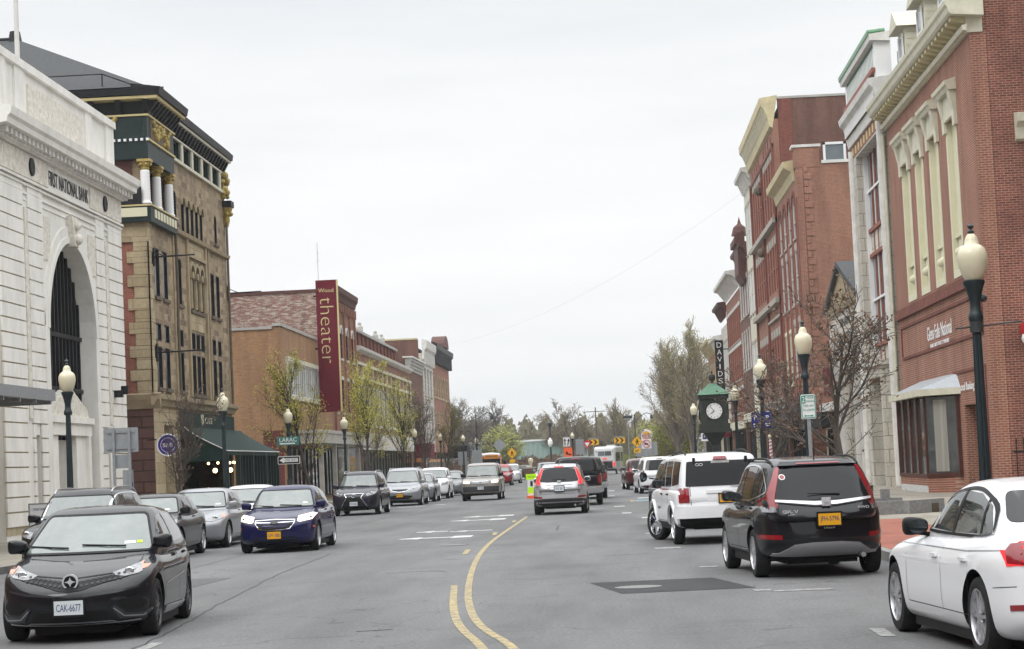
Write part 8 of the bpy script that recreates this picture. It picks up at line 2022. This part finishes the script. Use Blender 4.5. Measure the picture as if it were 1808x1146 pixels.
# ---------------------------------------------------------------- trees
pm('leaf_spring', (.44, .41, .07), (.29, .27, .06), scale=1.5, rough=.7)
pm('leaf_olive', (.20, .20, .06), (.13, .15, .05), scale=1.5, rough=.7)
pm('leaf_brown', (.12, .075, .05), (.17, .11, .07), scale=2, rough=.8)
pm('leaf_yellow', (.36, .38, .09), (.26, .29, .08), scale=.4, rough=.7)
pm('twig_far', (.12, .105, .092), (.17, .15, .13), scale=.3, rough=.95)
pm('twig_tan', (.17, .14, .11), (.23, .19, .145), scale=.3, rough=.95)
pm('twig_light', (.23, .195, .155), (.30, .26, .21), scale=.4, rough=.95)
pm('leaf_bud', (.30, .29, .11), (.21, .20, .09), scale=.6, rough=.8)
pm('woodland', (.24, .22, .13), (.17, .155, .11), scale=.15, rough=.95)  # distance haze is mixed into this olive-brown colour
class Tree:
    def __init__(s, seed): s.rn = random.Random(seed); s.tr = MB(); s.tw = MB(); s.lf = MB(); s.ends = []
    def seg(s, mb, a, b, r0, r1, n):
        d = b - a
        if d.length < 1e-5: return
        d.normalize(); x = d.orthogonal().normalized(); y = d.cross(x); k = len(mb.v)
        for p, r in ((a, r0), (b, r1)):
            for i in range(n): t = 2 * pi * i / n; q = p + (x * cos(t) + y * sin(t)) * r; mb.v.append((q.x, q.y, q.z))
        for i in range(n): mb.f.append((k + i, k + (i + 1) % n, k + n + (i + 1) % n, k + n + i)); mb.mi.append(0)
    def branch(s, p, d, ln, r, lev, cfg):
        rn = s.rn; n = 5 if lev < 2 else 3; mb = s.tr if lev < 2 else s.tw
        segs = cfg['segs'][min(lev, 3)]; up = cfg['up'][min(lev, 3)]; wig = cfg['wig']
        pts = [p]; q = p.copy(); dd = d.copy(); rr = r
        for k in range(segs):
            dd = (dd + Vector((rn.gauss(0, wig), rn.gauss(0, wig), rn.gauss(0, wig) * .6)) + Vector((0, 0, up))).normalized()
            nq = q + dd * (ln / segs); r1 = max(cfg['rmin'], r * (1 - .75 * (k + 1) / segs)); s.seg(mb, q, nq, rr, r1, n); q = nq; rr = r1; pts.append(q)
        if lev >= cfg['depth']:
            s.ends.append((pts[-1], dd)); s.ends.append((pts[len(pts) // 2], dd)); return
        nc = cfg['kids'][lev]
        for k in range(nc):
            t = cfg['t0'][min(lev, 3)] + (1 - cfg['t0'][min(lev, 3)]) * (k + rn.random()) / nc; i = min(int(t * segs), segs - 1); f = t * segs - i
            b = pts[i] + (pts[i + 1] - pts[i]) * f
            dr = (pts[i + 1] - pts[i]).normalized(); az = rn.random() * 2 * pi; x = dr.orthogonal().normalized(); y = dr.cross(x)
            an = R(rn.uniform(*cfg['ang'][min(lev, 3)])); nd = dr * cos(an) + (x * cos(az) + y * sin(az)) * sin(an)
            s.branch(b, nd, ln * cfg['ratio'][min(lev, 3)] * rn.uniform(.65, 1.15) * (1 - .35 * (t - .3)), max(cfg['rmin'], r * .5 * (1 - .55 * t)), lev + 1, cfg)
    def leaves(s, n, size, spread, zmin=0, keep=None):
        rn = s.rn
        for _ in range(n):
            p, d = rn.choice(s.ends)
            if keep and not keep(p): continue
            c = p + Vector((rn.gauss(0, spread), rn.gauss(0, spread), rn.gauss(0, spread)))
            a = Vector((rn.gauss(0, 1), rn.gauss(0, 1), rn.gauss(0, 1))).normalized(); b = a.orthogonal().normalized(); sz = size * rn.uniform(.6, 1.3)
            k = len(s.lf.v)
            for u, v in ((-1, -.5), (1, -.5), (1, .5), (-1, .5)): q = c + a * u * sz * .5 + b * v * sz; s.lf.v.append((q.x, q.y, q.z))
            s.lf.f.append((k, k + 1, k + 2, k + 3)); s.lf.mi.append(0)
    def fit(s, h, wide=1.0):
        zs = [v[2] for v in s.tw.v]; k = h / max(zs)
        for mb in (s.tr, s.tw, s.lf): mb.v = [(v[0] * k * wide, v[1] * k * wide, v[2] * k) for v in mb.v]
    def finish(s, label, bark, twig, leaf, group, name='street_tree'):
        t = thing(name, label, 'tree', group=group)
        a = s.tr.build('trunk', bark, t, smooth=True, local=True, recalc=False)
        s.tw.build('twigs', twig, t, local=True, recalc=False)
        if s.lf.v: s.lf.build('crown', leaf, t, local=True, recalc=False)
        return t
PEAR = dict(depth=3, kids=[17, 10, 6], segs=[6, 4, 3, 2], up=[.05, .12, .10, .05], wig=.07, rmin=.006, t0=[.22, .25, .2, .2], ang=[(18, 36), (18, 42), (20, 50), (20, 50)], ratio=[.52, .42, .55, .5])
BROAD = dict(depth=3, kids=[13, 9, 6], segs=[6, 5, 3, 2], up=[.02, .05, .06, .03], wig=.12, rmin=.009, t0=[.16, .2, .15, .2], ang=[(30, 65), (25, 60), (20, 60), (20, 50)], ratio=[.62, .5, .5, .5])
def mk(seed, h, cfg, bark, twig, leaf=None, nl=0, lsz=.06, lsp=.08, label='', group='street trees', name='street_tree', keep=None, r=None, wide=1.0, **ov):
    c = dict(cfg); c.update(ov); t = Tree(seed); t.branch(Vector((0, 0, 0)), Vector((0, 0, 1)), h * .86, r or h * .016 + .02, 0, c)
    if nl: t.leaves(nl, lsz, lsp, keep=keep)
    t.fit(h, wide)
    return t.finish(label, bark, twig, leaf or 'leaf_olive', group, name)
def put(t, x, y, z=.14, rz=0, s=1): t.location = (x, y, z); t.rotation_euler = (0, 0, rz); t.scale = (s, s, s); return t
sap = put(mk(3, 4.4, PEAR, 'bark', 'bark', 'leaf_brown', 260, .05, .05, 'thin bare sapling in front of the round purple deli sign'), -13.0, 62)
lf1 = put(mk(5, 7.0, PEAR, 'bark_mid', 'bark_mid', 'leaf_spring', 4200, .05, .09, 'leafing pear tree in front of the tan building with yellow-green buds', keep=lambda p: p.z > 2.6), -12.9, 90)
lf2 = put(mk(9, 8.0, PEAR, 'bark_mid', 'bark_mid', 'leaf_spring', 8000, .055, .11, 'fullest yellow-green pear tree beside the theatre banner', keep=lambda p: p.z > 3.0), -13.1, 112)
put(dup(lf1, label='half-leafed pear tree in front of the long brick building, nearer of two'), -13.0, 131, rz=1.3, s=1.08)
put(dup(sap, label='mostly bare tree in front of the grey-topped building, left row'), -13.2, 150, rz=2.0, s=1.6)
put(dup(lf1, label='last leafy street tree of the left row before the pediment building'), -13.2, 168, rz=4, s=1.02)
big = put(mk(14, 6.4, BROAD, 'bark', 'bark', 'leaf_brown', 1100, .07, .05, 'spreading bare tree with brown seed heads in front of the terracotta facade', ang=[(28, 55), (25, 60), (20, 60), (20, 50)], up=[.02, .10, .08, .03], r=.12, wide=1.3), 6.15, 57.5)
put(mk(16, 5.0, BROAD, 'bark', 'bark', 'leaf_brown', 500, .06, .05, 'small dark bare tree behind the two blue signs', up=[.02, .10, .08, .03], ang=[(25, 50), (25, 60), (20, 60), (20, 50)], r=.09), 5.4, 69.5, rz=2)
t9 = put(mk(21, 9.4, PEAR, 'bark_far', 'twig_light', 'leaf_bud', 4500, .055, .12, 'tall upright budding tree immediately left of the clock', rmin=.015, kids=[22, 11, 6], wide=.92), 4.4, 116)
for x, y, s, rz, lab in ((4.3, 131, .98, 1, 'second upright budding tree beyond the clock'), (4.8, 147, 1.05, 2.5, 'third upright budding tree beyond the clock, tallest'), (5.1, 163, .98, 4, 'fourth upright budding tree beyond the clock'), (5.6, 182, .9, 5.2, 'fifth and leftmost upright budding tree beyond the clock')): put(dup(t9, label=lab), x, y, rz=rz, s=s)
# far trees at the end of the street
GF = 'trees at the end of the street'
FARC = dict(BROAD, kids=[18, 12, 8], rmin=.036)
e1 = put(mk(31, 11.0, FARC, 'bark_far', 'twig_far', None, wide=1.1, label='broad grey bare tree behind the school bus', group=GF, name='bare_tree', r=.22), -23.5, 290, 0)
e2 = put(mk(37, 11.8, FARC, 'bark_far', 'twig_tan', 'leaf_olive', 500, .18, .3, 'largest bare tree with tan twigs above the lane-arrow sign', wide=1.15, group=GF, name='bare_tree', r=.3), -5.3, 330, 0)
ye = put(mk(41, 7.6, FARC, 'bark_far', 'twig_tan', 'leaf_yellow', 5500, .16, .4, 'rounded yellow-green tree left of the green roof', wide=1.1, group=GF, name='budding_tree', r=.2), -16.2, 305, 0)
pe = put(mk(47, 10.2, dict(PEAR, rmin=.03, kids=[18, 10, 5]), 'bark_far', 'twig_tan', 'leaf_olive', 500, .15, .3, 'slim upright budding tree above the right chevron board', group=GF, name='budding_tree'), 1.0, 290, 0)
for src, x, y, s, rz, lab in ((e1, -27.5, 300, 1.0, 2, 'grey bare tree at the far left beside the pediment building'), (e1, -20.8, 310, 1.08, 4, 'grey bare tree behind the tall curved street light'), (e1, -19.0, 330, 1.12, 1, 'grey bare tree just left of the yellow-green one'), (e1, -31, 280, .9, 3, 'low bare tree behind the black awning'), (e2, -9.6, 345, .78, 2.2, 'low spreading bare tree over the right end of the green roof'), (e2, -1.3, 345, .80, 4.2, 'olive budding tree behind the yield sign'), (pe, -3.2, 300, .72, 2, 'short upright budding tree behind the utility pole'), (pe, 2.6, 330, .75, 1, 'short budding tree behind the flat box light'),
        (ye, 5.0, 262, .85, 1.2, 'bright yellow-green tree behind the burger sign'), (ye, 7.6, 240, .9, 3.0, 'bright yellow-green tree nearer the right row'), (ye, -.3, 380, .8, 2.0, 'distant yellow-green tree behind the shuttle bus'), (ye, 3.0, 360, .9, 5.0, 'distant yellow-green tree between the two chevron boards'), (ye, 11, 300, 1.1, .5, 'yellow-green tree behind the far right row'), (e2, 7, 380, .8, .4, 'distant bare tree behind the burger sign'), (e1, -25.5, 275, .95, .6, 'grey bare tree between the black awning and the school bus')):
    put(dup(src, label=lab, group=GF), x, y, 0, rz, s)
# low shrubs
def shrubs(name, label, x0, x1, y0, y1, h, n, m1, kind=None, sz=.22, seed=1):
    rn = random.Random(seed); m = MB()
    for _ in range(n):
        x, y = rn.uniform(x0, x1), rn.uniform(y0, y1); hh = h * (.55 + .45 * abs(sin(x * .9) * cos(y * .7 + x * .31))) * rn.uniform(.3, 1); a = rn.random() * 6.28; s_ = sz * rn.uniform(.5, 1.3)
        m.add([(x - cos(a) * s_, y - sin(a) * s_, hh - s_ * .8), (x + cos(a) * s_, y + sin(a) * s_, hh - s_ * .5), (x + cos(a) * s_ * .5 + .1 * s_, y + sin(a) * s_ * .5, hh + s_ * .8)], [(0, 1, 2)])
    o = m.build(name, m1, recalc=False); o['kind'] = 'stuff'; o['label'] = label; o['category'] = 'shrubs'; return o
shrubs('shrubs', 'brown leafless shrubs along the far bank below the green roof', -30, -2.5, 300, 334, 3.0, 9000, 'leaf_brown', seed=2)
shrubs('hedge', 'green and brown verge shrubs right of the far junction', 1.5, 30, 268, 300, 2.4, 6000, 'leaf_olive', seed=3)
shrubs('ground_cover', 'dense olive woodland edge beyond the junction', -34, 14, 385, 415, 10.5, 22000, 'woodland', sz=.55, seed=5)
# island with brick pillar
t = thing('brick_pillar', 'short brick pillar with a stone ball on the far traffic island', 'pillar', (-8.3, 215, 0)); MB().box(-.7, .7, -.5, .5, 0, 1.15).build('shaft', 'brick_brown', t, local=True); MB().box(-.78, .78, -.58, .58, 1.15, 1.3).build('cap', 'stone_sill', t, local=True); MB().lathe([(.12, 1.3), (.1, 1.5), (.28, 1.9), (.22, 2.15), (.001, 2.25)], n=10).build('lantern', 'lamp_globe', t, local=True)
m = MB(); m.prism([(-12 + 3.5 * cos(a * pi / 10), 214 + 12 * sin(a * pi / 10), 0) for a in range(20)], (0, 0, .15)); struct(m.build('traffic_island', 'kerb_stone'))

# ---------------------------------------------------------------- vehicles, placed
hatchback().place(-6.2, 25.15, R(176))
crossover('paint_black', 'black compact SUV with chrome tailgate bar, parked at right, rear to the viewer', True).place(2.70, 31.4, R(-5.5))
boxy_suv().place(1.90, 43.8, R(-6.5))
audi_sedan().place(3.70, 18.95, R(-6))
blue_sedan().place(-7.62, 49.1, R(180))
crossover('paint_silver', 'silver compact SUV with lit tail lights driving away in the middle of the road', False).place(-1.76, 71.9, R(.5))
black_wagon().place(-10.65, 42.2, R(180)); dark_coupe().place(-10.5, 47.7, R(180)); silver_sedan().place(-10.5, 53.6, R(180))
simple_front('sedan', 'white sedan of which only roof and windshield show behind the blue and silver sedans', 'paint_offwhite', 'car').place(-10.3, 59.3, R(180))
luxury_suv().place(-10.1, 84.2, R(181)); minivan(True).place(-9.95, 100.3, R(180))
simple_front('hatchback', 'small silver car wedged between the minivan and the white SUV, left kerb', 'paint_silver_grey', 'car', L=4.2).place(-9.85, 107.6, R(180))
simple_front('suv', 'white SUV parked beyond the minivan, left kerb', 'paint_white', 'suv', L=4.6, W=1.85, H=1.7).place(-9.85, 116.2, R(180))
simple_front('sedan', 'dark grey sedan parked beyond the white SUV, left kerb', 'paint_grey', 'car').place(-9.7, 126, R(180))
boxy_oncoming().place(-6.5, 105.6, R(180))
simple_front('sedan', 'red car driving towards the viewer behind the tan boxy SUV', 'paint_red', 'suv', H=1.6, L=4.5).place(-9.0, 170, R(180))
simple_front('suv', 'white SUV right behind the red car in the distance', 'paint_offwhite', 'suv').place(-8.9, 184, R(180))
simple_front('suv', 'pale blue-grey oncoming car half hidden left of the silver SUV, one headlight lit', 'paint_silver_grey', 'suv', lit=True, H=1.75).place(-4.6, 150, R(180))
pickup('black pickup truck right of the silver SUV, waiting in the right lane', 'paint_black', False).place(-1.45, 84.3, R(-1))
pickup('second black pickup truck ahead with a lit white and red cab lamp', 'paint_charcoal', True).place(-1.3, 97.5, R(-1))
simple_rear('suv', 'champagne SUV with a lit tail light ahead of the two black pickups', 'paint_champagne', lit=True, H=1.75).place(-1.3, 143, R(0))
simple_rear('suv', 'dark maroon SUV parked left of the white minivan, seen from behind', 'paint_maroon', H=1.72).place(1.55, 119.4, R(-4))
minivan(False).place(2.15, 104.7, R(-4))
pickup('dark pickup with big towing mirrors hidden in front of the white boxy SUV', 'paint_charcoal', False, True).place(2.0, 53.2, R(-5)).root.scale = (.92, .92, .89)
o = school_bus(); o.location = (-13.9, 236, 0); o.rotation_euler = (0, 0, R(-82))
o = shuttle_bus(); o.location = (-.3, 244, 0); o.rotation_euler = (0, 0, R(84))
o = simple_front('sedan', 'dark car crossing in the far junction left of the shuttle bus', 'paint_charcoal', 'car'); o.place(-9.8, 240, R(120))

# ---------------------------------------------------------------- the street behind the viewer (seen only in paint and glass)
for i, (x0, x1, y0, y1, h, mt, lab) in enumerate(((-30, LX, 14, 36, 11, 'brick_red', 'brick block left of and behind the viewer'), (-30, LX, -22, 12, 14, 'brick_brown', 'brown brick block behind the viewer, left'), (-30, LX, -60, -24, 12, 'pale_stone_blocks', 'pale stone block far behind the viewer, left'),
        (RX, 24, -2, 46, 11, 'brick_brown', 'brown brick block right of the viewer'), (RX, 24, -58, -4, 13, 'brick_red', 'red brick block behind the viewer, right'), (-30, 24, -110, -90, 15, 'trim_grey', 'wide grey block closing the street behind the viewer'))):
    b = thing('street_block', lab, 'building', ((x0 + x1) / 2, (y0 + y1) / 2, 0)); MB().box(x0, x1, y0, y1, 0, h).build('wall', mt, b)
    for z in (1.0, 5.0, 8.6):
        n = int((y1 - y0) / 3.4) if i < 5 else 14
        for k in range(n):
            m = MB()
            if i == 5: m.box(x0 + 2 + k * 3.7, x0 + 3.6 + k * 3.7, y1, y1 + .05, z, z + 2.2)
            else: y = y0 + 1 + k * 3.4; m.box(*((x1, x1 + .05) if x0 < 0 else (x0 - .05, x0)), y, y + 1.6, z, z + 2.2)
            m.build('window', 'glass_dark', b)

# ---------------------------------------------------------------- thin air haze
hm, hnt, hb = _new('haze_air'); hnt.nodes.remove(hb)
pv = hnt.nodes.new('ShaderNodeVolumePrincipled'); pv.inputs['Color'].default_value = (.93, .95, .97, 1); pv.inputs['Density'].default_value = .00025; pv.inputs['Anisotropy'].default_value = .2
hnt.links.new(pv.outputs[0], hnt.nodes['Material Output'].inputs['Volume'])
struct(MB().box(-900.5, 900.5, -115, 1500.5, -1.5, 28).build('haze', 'haze_air'), 'stuff')
